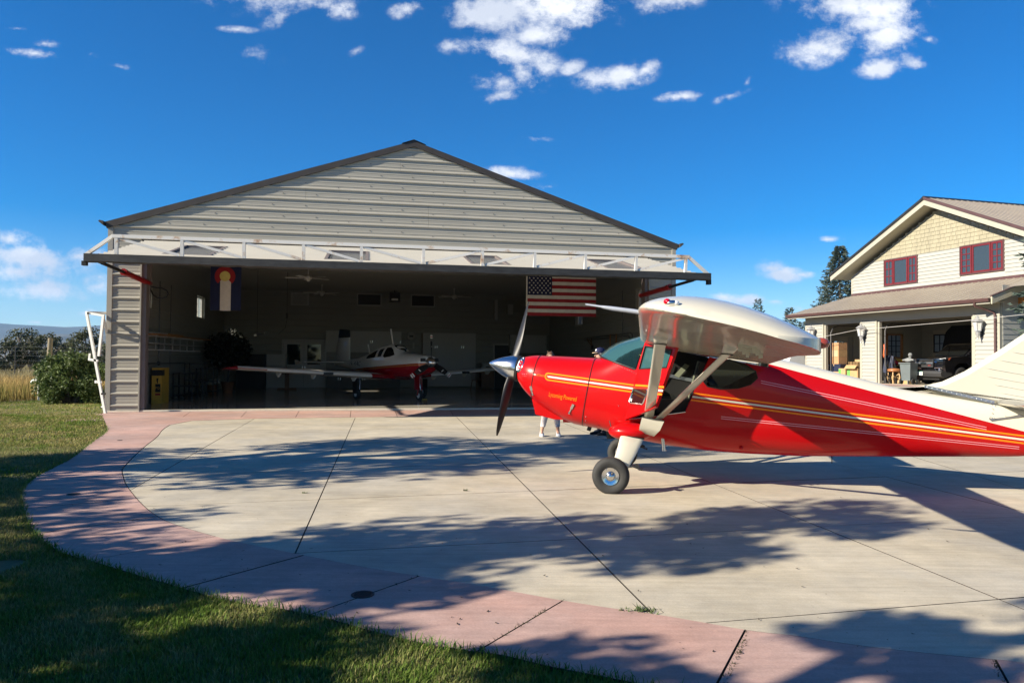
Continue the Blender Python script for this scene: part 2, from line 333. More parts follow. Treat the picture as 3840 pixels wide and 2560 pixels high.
# --- red border path
outline = INN[::-1] + OUT
pb = MB(); cl = clean(list(OUT) + list(INN)[::-1]); pb.add([(p[0], p[1], -.004) for p in cl], [tuple(range(len(cl)))])
path = pb.build('path', m_joint, None, kind='structure')
def near_i(C, p): return int(np.argmin([np.linalg.norm(c - p) for c in C]))
PJ = [((386, 1565), (1330, 1566)), ((401, 1622), (637, 1595)), ((129, 1793), (459, 1758)), ((83, 1846), (462, 1818)), ((92, 1916), (489, 1882)), ((153, 2003), (585, 1945)), ((326, 2110), (812, 2015)), ((670, 2211), (1129, 2088)), ((1177, 2320), (1571, 2167)), ((1776, 2462), (2110, 2257)), ((2680, 2640), (2812, 2374)), ((3850, 2800), (3723, 2485)), (None, None)]
prev = None
for o, i in PJ:
    if o is None: io, ii = len(OUT) - 1, len(INN) - 1
    else: io, ii = near_i(OUT, G(*o)), near_i(INN, G(*i))
    if prev: slab(OUT[prev[0]:io + 1] + INN[prev[1]:ii + 1][::-1], m_red, path, .016)
    prev = (io, ii)
# strip along the hangar threshold: one slab between each pair of joints
us = [.12, 2.6, 4.35, 6.1, 7.85, 9.6, 11.3, 13.2, 15.2, 17.6]
SJ = [((714, 1544), (680, 1568)), ((924, 1544), (898, 1570)), ((1122, 1541), (1107, 1567)), ((1316, 1541), (1313, 1565)), ((1480, 1538), (1490, 1563)), ((1688, 1537), (1701, 1561))]
SU = [(.06, .02)] + [tuple((lambda A, B: (A[0] + (B[0] - A[0]) * (-.02 - A[1]) / (B[1] - A[1]), A[0] + (B[0] - A[0]) * (-2.9 - A[1]) / (B[1] - A[1])))(HG.loc(gpt(*a)), HG.loc(gpt(*b)))) for a, b in SJ] + [(13.0, 13.3), (15.3, 15.6), (17.6, 17.8)]
for (a0, a1), (b0, b1) in zip(SU[:-1], SU[1:]): slab([fr(a0, -.02), fr(b0, -.02), fr(b1, -2.9), fr(a1, -2.9)], m_red, path, .008, thick=.011)
mbs = MB(); mbs.add([tuple(HG.w(u, v, -.0035)) for u, v in ((0, 0), (17.8, 0), (17.8, -2.95), (0, -2.95))], [(0, 1, 2, 3)]); mbs.build('base', m_joint, path)
# driveway ramp up to the garage with its own reddish edge
def ramp(name, u0, u1, v0, v1, mat, nv, off, kind=True):
    mb = MB()
    nu = 6
    for j in range(nv + 1):
        for i in range(nu + 1):
            p = HS.w(u0 + (u1 - u0) * i / nu, v0 + (v1 - v0) * j / nv); mb.v.append((p.x, p.y, float(gz(p.x, p.y)) + off))
    for j in range(nv):
        for i in range(nu): mb.f.append((j * (nu + 1) + i, j * (nu + 1) + i + 1, (j + 1) * (nu + 1) + i + 1, (j + 1) * (nu + 1) + i)); mb.m.append(0)
    o = mb.build(name, mat, None, 60); o['kind'] = 'structure'; return o
ramp('driveway', -.4, 11.4, -12.5, -1.6, m_conc, 16, .004)
ramp('driveway_border', -.4, 11.4, -1.6, .02, m_red, 4, .008)
# --- weeds and dirt in the joints, drain covers, bits on the paving
m_weed = M('weed leaf', (.07, .10, .03), .7, var=.3)
m_iron = M('drain iron', (.03, .028, .027), .6, .4, bump=.3, bs=80)
def weed(P, n, r, h):
    mb = MB()
    for k in range(n):
        a = random.uniform(0, 6.28); q = Vector((P[0] + random.gauss(0, r), P[1] + random.gauss(0, r * .5), .012)); l = h * random.uniform(.5, 1.2); d = Vector((math.cos(a), math.sin(a), 0)) * l * .6; s = Vector((-d.y, d.x, 0)).normalized() * .006
        mb.add([q - s, q + s, q + d + Vector((0, 0, l * .5))], [(0, 1, 2)])
    return mb
for P, n, r, h, lab in (((2400, 2296), 90, .05, .05, 'low green weeds at the corner where the long joint meets the red border'), ((1745, 1843), 14, .015, .06, 'dry grass sprig growing in the joint by the wheel'), ((1142, 1852), 16, .02, .04, 'yellowish sprig on the joint in the lit concrete')):
    p = gpt(*P); weed(p, n, r, h).build('weed', m_weed, None, label=lab, category='weed')
for (px, py, R, lab) in ((1360, 2238, .075, 'round black drain cover in the red border nearest the camera'), (275, 1858, .068, 'round black drain cover in the shaded red border at left'), (449, 1654, .045, 'small dark drain cap in the far bend of the red border')):
    p = gpt(px, py); t = thing('drain_cover', lab, 'drain cover', (p.x, p.y, .0165), 0, 'drain covers in the red border')
    MB().lathe([(R, 0), (R, .004), (R * .86, .005), (R * .84, .002), (.001, .002)], 24).build('rim', m_iron, t, 40)
    g = MB()
    for k in range(-3, 4): g.box(-R * .7, R * .7, k * R * .22 - R * .05, k * R * .22 + R * .05, .002, .0055)
    g.build('grate', m_iron, t)
mb = MB()
for k in range(150):
    px, py = random.uniform(500, 3700), random.uniform(1720, 2540); p = gpt(px, py); P = np.array([[p.x, p.y]])
    if not (pip(P, [tuple(q) for q in cl])[0] or pip(P, [tuple(q) for q in clean(apron_poly)])[0]): continue
    a = random.uniform(0, 6.28); s = random.choice((.006, .008, .012, .016)); d = Vector((math.cos(a), math.sin(a), 0)) * s; e = Vector((-d.y, d.x, 0)) * .45; q = Vector((p.x, p.y, .020))
    mb.add([q - d, q + e, q + d + Vector((0, 0, .004)), q - e], [(0, 1, 2, 3)])
mb.build('leaf_litter', M('leaf crumbs', (.045, .035, .025), .9, var=.5, vs=9), None, kind='stuff', label='small dark leaf crumbs scattered on the concrete', category='leaf litter', fix=False)
jw = MB(); jr = random.Random(5)
for (o, i), dn in zip([p for p in PJ[3:-1]], (8, 8, 14, 20, 40, 60, 60, 90, 60)):
    a_, b_ = G(*o), G(*i)
    for k in range(dn):
        t = jr.random(); c = a_ + (b_ - a_) * t + np.array([jr.gauss(0, .006), jr.gauss(0, .006)])
        if jr.random() < .45 and k % 3: continue
        for q in range(3): an = jr.uniform(0, 6.28); l_ = jr.uniform(.008, .026); d_ = Vector((math.cos(an), math.sin(an), 0)) * l_; s_ = Vector((-d_.y, d_.x, 0)).normalized() * .004; p_ = Vector((c[0], c[1], .012)); jw.add([p_ - s_, p_ + s_, p_ + d_ + Vector((0, 0, l_ * jr.uniform(.2, .9)))], [(0, 1, 2)])
jw.build('joint_moss', M('joint moss', (.055, .05, .025), .9, var=.5, vs=30), None, kind='stuff', label='dark moss and dirt growing in the joints of the red border', category='moss', fix=False)
# --- lawn
LAWN = [tuple(p) for p in OUT] + [(8, -6), (-14, -6), (-60, 6), (-60, 21), (-22, 21.6), (-17, 23.0), (-16, 26.2), (-12.2, 26.6), tuple(HG.w(-.1, 6)[:2]), tuple(HG.w(-.1, 0)[:2])]
lb = MB(); L2 = clean(LAWN); lb.add([(p[0], p[1], -.006) for p in L2], [tuple(range(len(L2)))]); lb.build('lawn', m_earth, None, kind='structure')
def grass_mat(name, rough=.75):
    m, n, l, b = newmat(name); a = n.new('ShaderNodeVertexColor'); a.layer_name = 'tone'; l.new(a.outputs[0], b.inputs['Base Color'])
    b.inputs['Roughness'].default_value = rough; b.inputs['Specular IOR Level'].default_value = .12
    t = n.new('ShaderNodeBsdfTranslucent'); l.new(a.outputs[0], t.inputs[0]); mx = n.new('ShaderNodeMixShader'); mx.inputs[0].default_value = .3
    l.new(b.outputs[0], mx.inputs[1]); l.new(t.outputs[0], mx.inputs[2]); l.new(mx.outputs[0], n['Material Output'].inputs[0]); return m
m_grass = grass_mat('grass blades')
def vnoise(x, y, s, seed=0):      # cheap value noise for patches of tone
    r = np.random.default_rng(seed); T = r.random((64, 64)); u, v = x * s + 31, y * s + 17; i, j = np.floor(u).astype(int), np.floor(v).astype(int); a, b = u - i, v - j; a = a * a * (3 - 2 * a); b = b * b * (3 - 2 * b)
    g = lambda p, q: T[p % 64, q % 64]
    return (g(i, j) * (1 - a) + g(i + 1, j) * a) * (1 - b) + (g(i, j + 1) * (1 - a) + g(i + 1, j + 1) * a) * b
def blades(name, P, h, w, cols, lean=.6, label='', cat='grass', zf=None):
    n = len(P); a = RNG.uniform(0, 2 * math.pi, n); h = h * RNG.uniform(.45, 1.25, n); w = w * RNG.uniform(.7, 1.3, n); z0 = (zf(P[:, 0], P[:, 1]) if zf else np.zeros(n)) - .008
    d = np.stack([np.cos(a), np.sin(a)], 1); s = np.stack([-d[:, 1], d[:, 0]], 1) * w[:, None] * .5; ln = (RNG.uniform(.1, 1, n) * lean * h)[:, None]
    V = np.zeros((n, 5, 3)); b = np.stack([P[:, 0], P[:, 1]], 1)
    V[:, 0, :2] = b - s; V[:, 1, :2] = b + s; V[:, 2, :2] = b + d * ln * .35 + s * .8; V[:, 3, :2] = b + d * ln * .35 - s * .8; V[:, 4, :2] = b + d * ln
    V[:, :2, 2] = z0[:, None]; V[:, 2:4, 2] = (z0 + h * .6)[:, None]; V[:, 4, 2] = z0 + h * np.sqrt(np.clip(1 - (lean * .5) ** 2, .2, 1))
    k = np.arange(n)[:, None] * 5; F = np.concatenate([k + [0, 1, 2], k + [0, 2, 3], k + [3, 2, 4]], 0)
    o = fast_mesh(name, V.reshape(-1, 3), F, m_grass, kind='stuff', label=label, category=cat)
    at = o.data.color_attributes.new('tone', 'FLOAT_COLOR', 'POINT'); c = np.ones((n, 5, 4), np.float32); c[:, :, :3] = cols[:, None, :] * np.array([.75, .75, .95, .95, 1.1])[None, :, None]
    at.data.foreach_set('color', c.ravel()); return o
def lawn_cols(P, lit=False):
    n = len(P); t = vnoise(P[:, 0], P[:, 1], 1.5, 1) * .55 + vnoise(P[:, 0], P[:, 1], 4.2, 2) * .45 + RNG.normal(0, .16, n)
    # greener beside the paving, straw-coloured further out
    t = np.clip((t - .30) / .45, 0, 1)[:, None]
    A = np.array([.12, .20, .030]); B = np.array([.32, .29, .12]); return (A * (1 - t) + B * t) * RNG.uniform(.7, 1.25, (n, 1))
def sample(n, x0, x1, y0, y1, poly, spread=1.15):
    P = np.stack([RNG.uniform(x0, x1, n), RNG.uniform(y0, y1, n)], 1); P = P[np.abs(P[:, 0]) < .7 * spread * P[:, 1] + .6]; return P[pip(P, poly)]
LP = [tuple(p) for p in L2]
near = np.concatenate([sample(150000, -3.6, 1.0, 3.0, 5.6, LP), sample(130000, -6.4, -1, 5.6, 9, LP), sample(60000, -10, -4, 9, 13, LP)])
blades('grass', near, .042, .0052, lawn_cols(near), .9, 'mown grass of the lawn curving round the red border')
far = np.concatenate([sample(60000, -16, -7, 12.5, 19, LP), sample(52000, -24, -10, 18, 26.4, LP)])
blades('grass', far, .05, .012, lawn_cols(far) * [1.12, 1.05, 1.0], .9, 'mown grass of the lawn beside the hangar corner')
# longer tufts along the paving edge
E_ = []
for a, b in zip(OUT[:-1], OUT[1:]):
    L = np.linalg.norm(b - a); k = int(L * 260 * min(1, 5 / max(a[1], 3)) + 1)
    for _ in range(k): E_.append(a + (b - a) * random.random() + RNG.normal(0, .016, 2))
E_ = np.array(E_); E_ = E_[E_[:, 1] < 16]
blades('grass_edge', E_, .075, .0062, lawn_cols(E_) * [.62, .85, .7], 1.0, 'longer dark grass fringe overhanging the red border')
# dry tall grass beyond the lawn
FP = [(-90, 20.8), (-22, 21.2), (-17, 22.4), (-16.2, 25.6), (-12.6, 26), tuple(HG.w(-.5, 6)[:2]), tuple(HG.w(-.5, 40)[:2]), (-20, 95), (-90, 95)]
fg = np.concatenate([sample(16000, -30, -12, 21, 28, FP), sample(26000, -42, -12, 27, 45, FP), sample(22000, -70, -15, 45, 90, FP)])
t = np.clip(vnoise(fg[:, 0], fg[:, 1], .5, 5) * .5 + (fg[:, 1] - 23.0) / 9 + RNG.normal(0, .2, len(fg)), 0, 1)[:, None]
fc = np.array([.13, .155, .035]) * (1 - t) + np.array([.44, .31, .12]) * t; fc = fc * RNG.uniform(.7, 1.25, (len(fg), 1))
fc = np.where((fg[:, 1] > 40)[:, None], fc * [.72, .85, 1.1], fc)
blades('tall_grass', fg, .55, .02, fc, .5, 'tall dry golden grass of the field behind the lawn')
# --- mountains
m_far = M('far forest', (.055, .065, .05), .95, var=.25, vs=.004, col2=(.09, .085, .06)); m_mid = M('mid forest', (.07, .075, .05), .95, var=.3, vs=.006, col2=(.14, .12, .08))
def ridge(name, prof, d, depth, mat, rough):
    bx = np.linspace(-1.5, 1.5, 260); pts = np.array([bear(px, py) for px, py in prof]); o = np.argsort(pts[:, 0]); pts = pts[o]
    top = np.interp(bx, pts[:, 0], pts[:, 1]); r = np.random.default_rng(int(d)); wob = sum(np.sin(bx * f_ * 9 + r.uniform(0, 6)) / f_ for f_ in (3, 7, 15, 31, 64)) * rough
    K = 14; V = []
    for j in range(K):
        t = j / (K - 1); yy = d - depth * (1 - t)
        hgt = (top + wob) * d * (t ** .8) + (sum(np.sin(bx * f_ * 12 + j * 1.3 * f_ / 9 + r.uniform(0, 6)) / f_ for f_ in (5, 11, 23)) * d * .012 * math.sin(math.pi * t) if 0 < t < 1 else 0)
        V.append(np.stack([bx * yy, np.full_like(bx, yy), hgt - 20 * (1 - t)], 1))
    V.append(np.stack([bx * (d + depth), np.full_like(bx, d + depth), np.full_like(bx, -40)], 1))
    V = np.concatenate(V); n = len(bx); F = [(j * n + i, j * n + i + 1, (j + 1) * n + i + 1, (j + 1) * n + i) for j in range(K) for i in range(n - 1)]
    o = fast_mesh(name, V, F, mat, kind='structure'); o.data.polygons.foreach_set('use_smooth', [True] * len(F)); return o
ridge('mountains', [(-3000, 1240), (-600, 1225), (0, 1211), (60, 1217), (160, 1220), (240, 1224), (330, 1222), (420, 1218), (900, 1230), (2000, 1290), (3000, 1330), (6000, 1350)], 8200, 2600, m_far, .0012)
ridge('hills', [(-3000, 1290), (-600, 1285), (0, 1282), (60, 1268), (130, 1256), (260, 1251), (420, 1250), (700, 1262), (1200, 1300), (2500, 1345), (6000, 1352)], 5000, 2000, m_mid, .0008)
# ================================================================== hangar
m_side = M('grey beige steel siding', (.37, .35, .295), .42, 0, var=.05, vs=.8, spec=.4, bump=.04, bs=30)
m_door = M('pale steel door siding', (.50, .47, .395), .42, 0, var=.05, vs=.9, spec=.4)
m_trimc = M('taupe steel trim', (.33, .31, .265), .42, var=.05)
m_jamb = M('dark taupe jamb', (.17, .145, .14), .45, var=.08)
m_roofd = M('dark bronze trim', (.052, .044, .038), .45, var=.12)
m_roof = M('bronze steel roof', (.075, .065, .055), .45, var=.1)
m_line = M('pale liner steel', (.25, .245, .215), .38, var=.05, vs=1.2)
m_floor = M('grey epoxy floor', (.40, .375, .32), .22, var=.14, vs=1.2, coat=.3, spec=.5)
m_thr = M('pale threshold concrete', (.62, .58, .47), .7, var=.08, vs=6)
m_white = M('white paint', (.78, .77, .72), .45, var=.05, vs=4)
m_truss = M('white paint with rust', (.74, .72, .66), .5, var=.06, vs=2.2)
m_rub = M('black rubber seal', (.028, .029, .03), .65, var=.45, vs=6, bump=.5, bs=30, stretch=(.6, 1, 3))
m_redp = M('red hydraulic paint', (.30, .012, .012), .35, var=.15)
m_steel = M('steel rod', (.45, .45, .45), .25, 1, var=.1)
m_blk = M('black plastic', (.018, .018, .018), .45, var=.3)
m_cab = M('white cabinet laminate', (.42, .41, .39), .4, var=.03)
m_glassd = glass('dark window glass', (.02, .025, .03), .03, .55, .8)
m_glassc = glass('clear window glass', (.45, .5, .52), .02, .12, .6)
m_wood = M('honey wood', (.36, .17, .055), .45, var=.3, vs=2, stretch=(1, 8, 8))
m_card = M('brown cardboard', (.42, .27, .13), .75, var=.12, vs=6)
def rust_mat():      # rust blooms on the white truss
    m, n, l, b = newmat('white truss paint'); t = n.new('ShaderNodeTexCoord'); z = n.new('ShaderNodeTexNoise'); z.inputs['Scale'].default_value = 1.7; z.inputs['Detail'].default_value = 8; z.inputs['Roughness'].default_value = .7; l.new(t.outputs['Object'], z.inputs['Vector'])
    r = n.new('ShaderNodeValToRGB'); e = r.color_ramp.elements; e[0].position = .55; e[0].color = (.74, .72, .67, 1); e[1].position = .68; e[1].color = (.30, .12, .05, 1); k = e.new(.60); k.color = (.62, .50, .38, 1)
    l.new(z.outputs['Fac'], r.inputs[0]); l.new(r.outputs[0], b.inputs['Base Color']); b.inputs['Roughness'].default_value = .55; return m
m_truss = rust_mat()
hangar = in_frame(HG, 'hangar', 'large grey steel hangar with low gable and raised door', 'hangar', 0, 0)
WD, HE, HP, UM = 16.583, 5.25, 7.97, 8.2915
SL = (HP - HE) / UM
roofz = lambda u: HE + SL * min(u, WD - u)
RIB = .329
PROF = [(0, .032), (.010, .032), (.044, 0), (.085, 0), (.093, .006), (.105, .006), (.113, 0), (.19, 0), (.198, .006), (.21, .006), (.218, 0), (.300, 0), (.312, .032), (.329, .032)]
def course(mb, z0, ul, ur, p0=0, p1=None):           # one ribbed strip, ul/ur give the ends at each height
    A, B = [], []
    for dz, out in PROF:
        z = z0 + dz; a, b = ul(z), ur(z)
        if b - a < .02: continue
        A.append((a, -out, z)); B.append((b, -out, z))
    n = len(A)
    if n < 2: return False
    mb.add(A + B, [(i, n + i, n + i + 1, i + 1) for i in range(n - 1)]); return True
Z0 = 5.13 - .329 * 16 - .014
tri = lambda z: ((z - HE) / SL + .03 if z > HE - .1 else .10)
for k in range(15, 26):                               # gable courses
    z0 = Z0 + k * RIB; seams = [None]
    cuts = {17: [8.75], 18: [8.75], 20: [11.9], 21: [11.9], 22: [7.9], 19: [5.2]}.get(k, [])
    e = [-9] + cuts + [99]
    for a, b in zip(e[:-1], e[1:]):
        mb = MB()
        if course(mb, z0, lambda z: max(tri(z), a + .002, .10), lambda z: min(WD - tri(z), b - .002, WD - .10)): mb.build('siding_panel', m_side, hangar, fix=False)
for k in range(0, 15):                                # the two piers beside the opening
    z0 = Z0 + k * RIB
    for a, b in ((.10, .815), (15.74, WD - .10)):
        mb = MB(); zz = max(z0, .06)
        course(mb, z0, lambda z: a, lambda z: b); mb.v = [(x, y, max(z, .05)) for x, y, z in mb.v]; mb.build('siding_panel', m_side, hangar, fix=False)
scr = MB()                                            # rows of fixing screws
for k in range(16, 25):
    for j in range(18):
        u = .6 + j * .92 + (.3 if k % 2 else 0); z = Z0 + k * RIB + (.15 if j % 3 else .05)
        if tri(z) + .3 < u < WD - tri(z) - .3: scr.cbox((u, -.006, z), (.022, .012, .022))
scr.build('screws', M('screw heads', (.12, .11, .10), .5), hangar, kind='stuff')
for a, b, nm in ((-.03, .10, 1), (WD - .10, WD + .03, 2)):
    mb = MB().box(a, b, -.034, .2, .03, 5.2); mb.build('corner_trim', m_trimc, hangar)
for a, b in ((.815, .85), (15.705, 15.74)): MB().box(a, b, -.042, .12, .045, 4.75).build('jamb_trim', m_trimc, hangar)
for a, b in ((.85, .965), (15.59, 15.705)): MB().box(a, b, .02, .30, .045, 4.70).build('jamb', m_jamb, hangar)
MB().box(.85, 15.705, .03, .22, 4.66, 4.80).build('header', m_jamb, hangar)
MB().box(.02, .85, -.045, .1, .0, .05).build('sill', m_thr, hangar)
# roof, rakes, ridge, gutter
for s in (0, 1):
    q = (lambda u: u) if s == 0 else (lambda u: WD - u)
    t = [(q(-.10), 0, HE - .03), (q(UM), 0, HP + .02), (q(UM), 0, HP - .15), (q(-.06), 0, HE - .205)]
    MB().prism([(x, -.065, z) for x, y, z in t], (0, .115, 0)).build('rake_trim', m_roofd, hangar)
    r = [(q(-.12), .05, HE - .035), (q(UM), .05, HP + .01), (q(UM), .05, HP - .07), (q(-.12), .05, HE - .11)]
    MB().prism(r, (0, 15.3, 0)).build('roof', m_roof, hangar)
    MB().prism([(q(-.12), -.16, HE - .02), (q(-.22), -.16, HE + .0), (q(-.24), -.16, HE - .04), (q(-.12), -.16, HE - .14)], (0, 15.4, 0)).build('gutter', m_roofd, hangar)
MB().prism([(UM - .35, -.085, HP - .07), (UM, -.085, HP + .06), (UM + .35, -.085, HP - .07), (UM, -.085, HP + .03)], (0, 15.4, 0)).build('ridge_cap', m_blk, hangar)
# side walls with window openings, back wall
def wall_holes(x0, x1, v0, v1, z0, z1, holes, mat, name, axis='u'):
    vs = sorted({v0, v1, *[h[0] for h in holes], *[h[1] for h in holes]}); zs = sorted({z0, z1, *[h[2] for h in holes], *[h[3] for h in holes]}); mb = MB()
    for a, b in zip(vs[:-1], vs[1:]):
        for c, d in zip(zs[:-1], zs[1:]):
            m_ = ((a + b) / 2, (c + d) / 2)
            if any(h[0] < m_[0] < h[1] and h[2] < m_[1] < h[3] for h in holes): continue
            mb.box(x0, x1, a, b, c, d) if axis == 'u' else mb.box(a, b, x0, x1, c, d)
    return mb.build(name, mat, hangar)
LH = [(2.25, 3.15, 3.06, 4.0), (9.4, 10.9, 3.12, 4.0)]; RH = [(1.9, 2.75, 3.05, 4.0), (9.25, 10.45, 3.07, 3.9)]
wall_holes(.0, .27, .2, 15.2, .0, 5.05, LH, m_side, 'side_wall'); wall_holes(WD - .27, WD, .2, 15.2, .0, 5.05, RH, m_side, 'side_wall')
MB().box(0, WD, 15.2, 15.45, 0, 5.1).build('back_wall', m_side, hangar)
MB().prism([(0, 15.21, 5.1), (WD, 15.21, 5.1), (UM, 15.21, HP - .1)], (0, .2, 0)).build('back_gable', m_side, hangar)
def liner(mb, P0, P1, z0, z1, out):                   # inner ribbed strip between two plan points
    (a, b), (c, d) = P0, P1; ox, oy = out; pr = [(0, .0), (.02, .012), (.04, .012), (.06, 0), (z1 - z0, 0)]
    A = [(a + ox * o, b + oy * o, z0 + z) for z, o in pr]; B = [(c + ox * o, d + oy * o, z0 + z) for z, o in pr]; n = len(A)
    mb.add(A + B, [(i, n + i, n + i + 1, i + 1) for i in range(n - 1)])
def liner_wall(u, out, holes):
    z = .06
    while z < 4.04:
        z1 = min(z + .295, 4.05); cuts = [(.3, 15.15)]
        for h in holes:
            if z1 > h[2] - .02 and z < h[3] + .02: cuts = [s for a, b in cuts for s in ((a, min(b, h[0])), (max(a, h[1]), b)) if s[1] - s[0] > .05]
        for a, b in cuts: mb = MB(); liner(mb, (u, a), (u, b), z, z1, out); mb.build('liner_panel', m_line, hangar, fix=False)
        z += .295
liner_wall(.28, (1, 0), LH); liner_wall(WD - .28, (-1, 0), RH)
z = .06
while z < 4.7:
    mb = MB(); liner(mb, (.28, 15.15), (WD - .28, 15.15), z, min(z + .295, 4.78), (0, -1)); mb.build('liner_panel', m_line, hangar, fix=False); z += .295
arc = [(.28, 4.05)] + [(.28 + .95 * (1 - math.cos(t)), 4.05 + .73 * math.sin(t)) for t in np.linspace(0, math.pi / 2, 8)[1:]]
sec = arc + [(WD - x, z) for x, z in arc[::-1]]
mb = MB(); mb.loft([[(x, v, z) for x, z in sec] for v in np.linspace(.22, 15.2, 18)], cap=False, closed=False); mb.build('ceiling', m_line, hangar, 50, fix=False)
mb = MB()
for v in np.arange(.6, 15, .45): mb.box(1.2, WD - 1.2, v, v + .03, 4.755, 4.779)
mb.build('ceiling_ribs', m_line, hangar)
MB().box(.0, WD, -.01, 15.2, -.03, .048).build('floor', [m_floor], hangar)
MB().box(.86, 15.7, -.022, .16, -.03, .052).build('threshold', m_thr, hangar)
def side_window(u, h, sgn):
    f = MB(); a, b, c, d = h; x0, x1 = (u - .02, u + .06) if sgn > 0 else (u - .06, u + .02)
    for y0, y1, z0, z1 in ((a, b, c, c + .05), (a, b, d - .05, d), (a, a + .05, c, d), (b - .05, b, c, d), ((a + b) / 2 - .02, (a + b) / 2 + .02, c, d)): f.box(x0, x1, y0, y1, z0, z1)
    w = f.build('window', m_white, hangar); MB().box(u + .0 if sgn > 0 else u - .008, u + .008 if sgn > 0 else u, a + .04, b - .04, c + .04, d - .04).build('pane', m_glassc, w)
for h in LH: side_window(.10, h, 1)
for h in RH: side_window(WD - .10, h, -1)
# back wall: louvre, two heater openings, french doors
f = MB()
for a, b, c, d in ((3.33, 4.18, 4.06, 4.12), (3.33, 4.18, 4.62, 4.68), (3.33, 3.40, 4.06, 4.68), (4.11, 4.18, 4.06, 4.68)): f.box(a, b, 15.06, 15.14, c, d)
lv = f.build('louvre', m_cab, hangar)
for k in range(6): MB().cbox((3.755, 15.09, 4.165 + k * .083), (.70, .02, .085), rx=.7).build('slat', m_cab, lv)
for a in (6.47, 9.11):
    f = MB()
    for x0, x1, z0, z1 in ((a, a + 1.2, 4.10, 4.15), (a, a + 1.2, 4.66, 4.71), (a, a + .05, 4.1, 4.71), (a + 1.15, a + 1.2, 4.1, 4.71)): f.box(x0, x1, 15.05, 15.14, z0, z1)
    w = f.build('heater_vent', m_cab, hangar); MB().box(a + .05, a + 1.15, 15.10, 15.13, 4.15, 4.66).build('grille', m_blk, w)
f = MB()
for x0, x1, z0, z1 in ((2.95, 3.03, .06, 2.40), (4.94, 5.02, .06, 2.40), (2.95, 5.02, 2.32, 2.40)): f.box(x0, x1, 15.02, 15.14, z0, z1)
fd = f.build('french_door', m_cab, hangar)
for a, b, s in ((3.04, 3.97, 1), (3.99, 4.93, -1)):
    l_ = MB()
    for x0, x1, z0, z1 in ((a, a + .15, .07, 2.31), (b - .15, b, .07, 2.31), (a + .15, b - .15, 2.16, 2.31), (a + .15, b - .15, .07, 1.18)): l_.box(x0, x1, 15.06, 15.11, z0, z1)
    l_.build('door_leaf', m_cab, fd); MB().box(a + .15, b - .15, 15.08, 15.09, 1.18, 2.16).build('pane', m_glassd, fd)
    MB().cbox(((b - .05) if s > 0 else (a + .05), 15.03, 1.05), (.04, .06, .12)).build('handle', m_steel, fd)
f = MB()
for x0, x1, z0, z1 in ((13.3, 13.38, .06, 2.3), (14.24, 14.32, .06, 2.3), (13.3, 14.32, 2.22, 2.3)): f.box(x0, x1, 15.05, 15.14, z0, z1)
f.build('inner_doorway', m_cab, hangar); MB().box(13.38, 14.24, 15.10, 15.14, .06, 2.22).build('inner_door', m_blk, hangar)
# conduits on the side walls
MB().tube([(.31, 2.0, 1.31), (.31, 7.4, 1.30)], .022).tube([(.31, 3.9, 4.0), (.31, 3.9, 1.31)], .016).tube([(.31, 5.3, 4.0), (.31, 5.3, .9)], .012).cbox((.31, 3.9, 1.31), (.07, .12, .14)).build('conduit', M('dull conduit', (.10, .10, .10), .4, .6), hangar)
MB().tube([(WD - .31, 8.8, 2.45), (WD - .31, 3.2, 2.50), (WD - .31, 2.95, 2.42), (WD - .31, 2.95, 1.3)], .03).tube([(WD - .31, 8.8, 2.36), (WD - .31, 3.4, 2.40), (WD - .31, 3.2, 2.32), (WD - .31, 3.2, 1.3)], .03).tube([(WD - .31, 4.0, 4.1), (WD - .31, 4.0, 1.2)], .02).build('conduit', M('grey pipe', (.16, .16, .155), .4, .5), hangar, 60)
# ---- raised door: ribbed leaf, four roof lights, white truss, black seal, red cylinders
hd_ = thing('hangar_door', '', ''); del hd_['label']; del hd_['category']; hd_.parent = hangar
U1, U2, HZ, BV, BZ = .90, 15.66, 4.716, -4.08, 3.72
dl = math.hypot(BV, HZ - BZ); dv, dz = BV / dl, (BZ - HZ) / dl            # unit vector down the leaf
nv, nzz = dz, -dv                                                        # outward (up) normal in (v,z)
if nzz < 0: nv, nzz = -nv, -nzz
def dpt(u, s, o): return (u, dv * s + nv * o - .03, HZ + dz * s + nzz * o)
WINS = [(2.21, 3.2), (5.97, 6.96), (9.66, 10.62), (13.34, 14.34)]; ws0, ws1 = .98, 3.18
ns = 13; st = dl / ns
for k in range(ns):
    s0 = k * st; spans = [(U1, U2)]
    if ws0 - .05 < s0 < ws1 - .1:
        spans = []; x = U1
        for a, b in WINS: spans.append((x, a - .0)); x = b
        spans.append((x, U2))
    for a, b in spans:
        mb = MB(); A = [dpt(a, s0 + q / RIB * st, o) for q, o in PROF]; B = [dpt(b, s0 + q / RIB * st, o) for q, o in PROF]; n = len(A)
        mb.add(A + B, [(i, n + i, n + i + 1, i + 1) for i in range(n - 1)]); mb.add([dpt(a, s0, -.05), dpt(b, s0, -.05), dpt(b, s0 + st, -.05), dpt(a, s0 + st, -.05)], [(0, 1, 2, 3)])
        mb.build('siding_panel', m_door, hd_, fix=False)
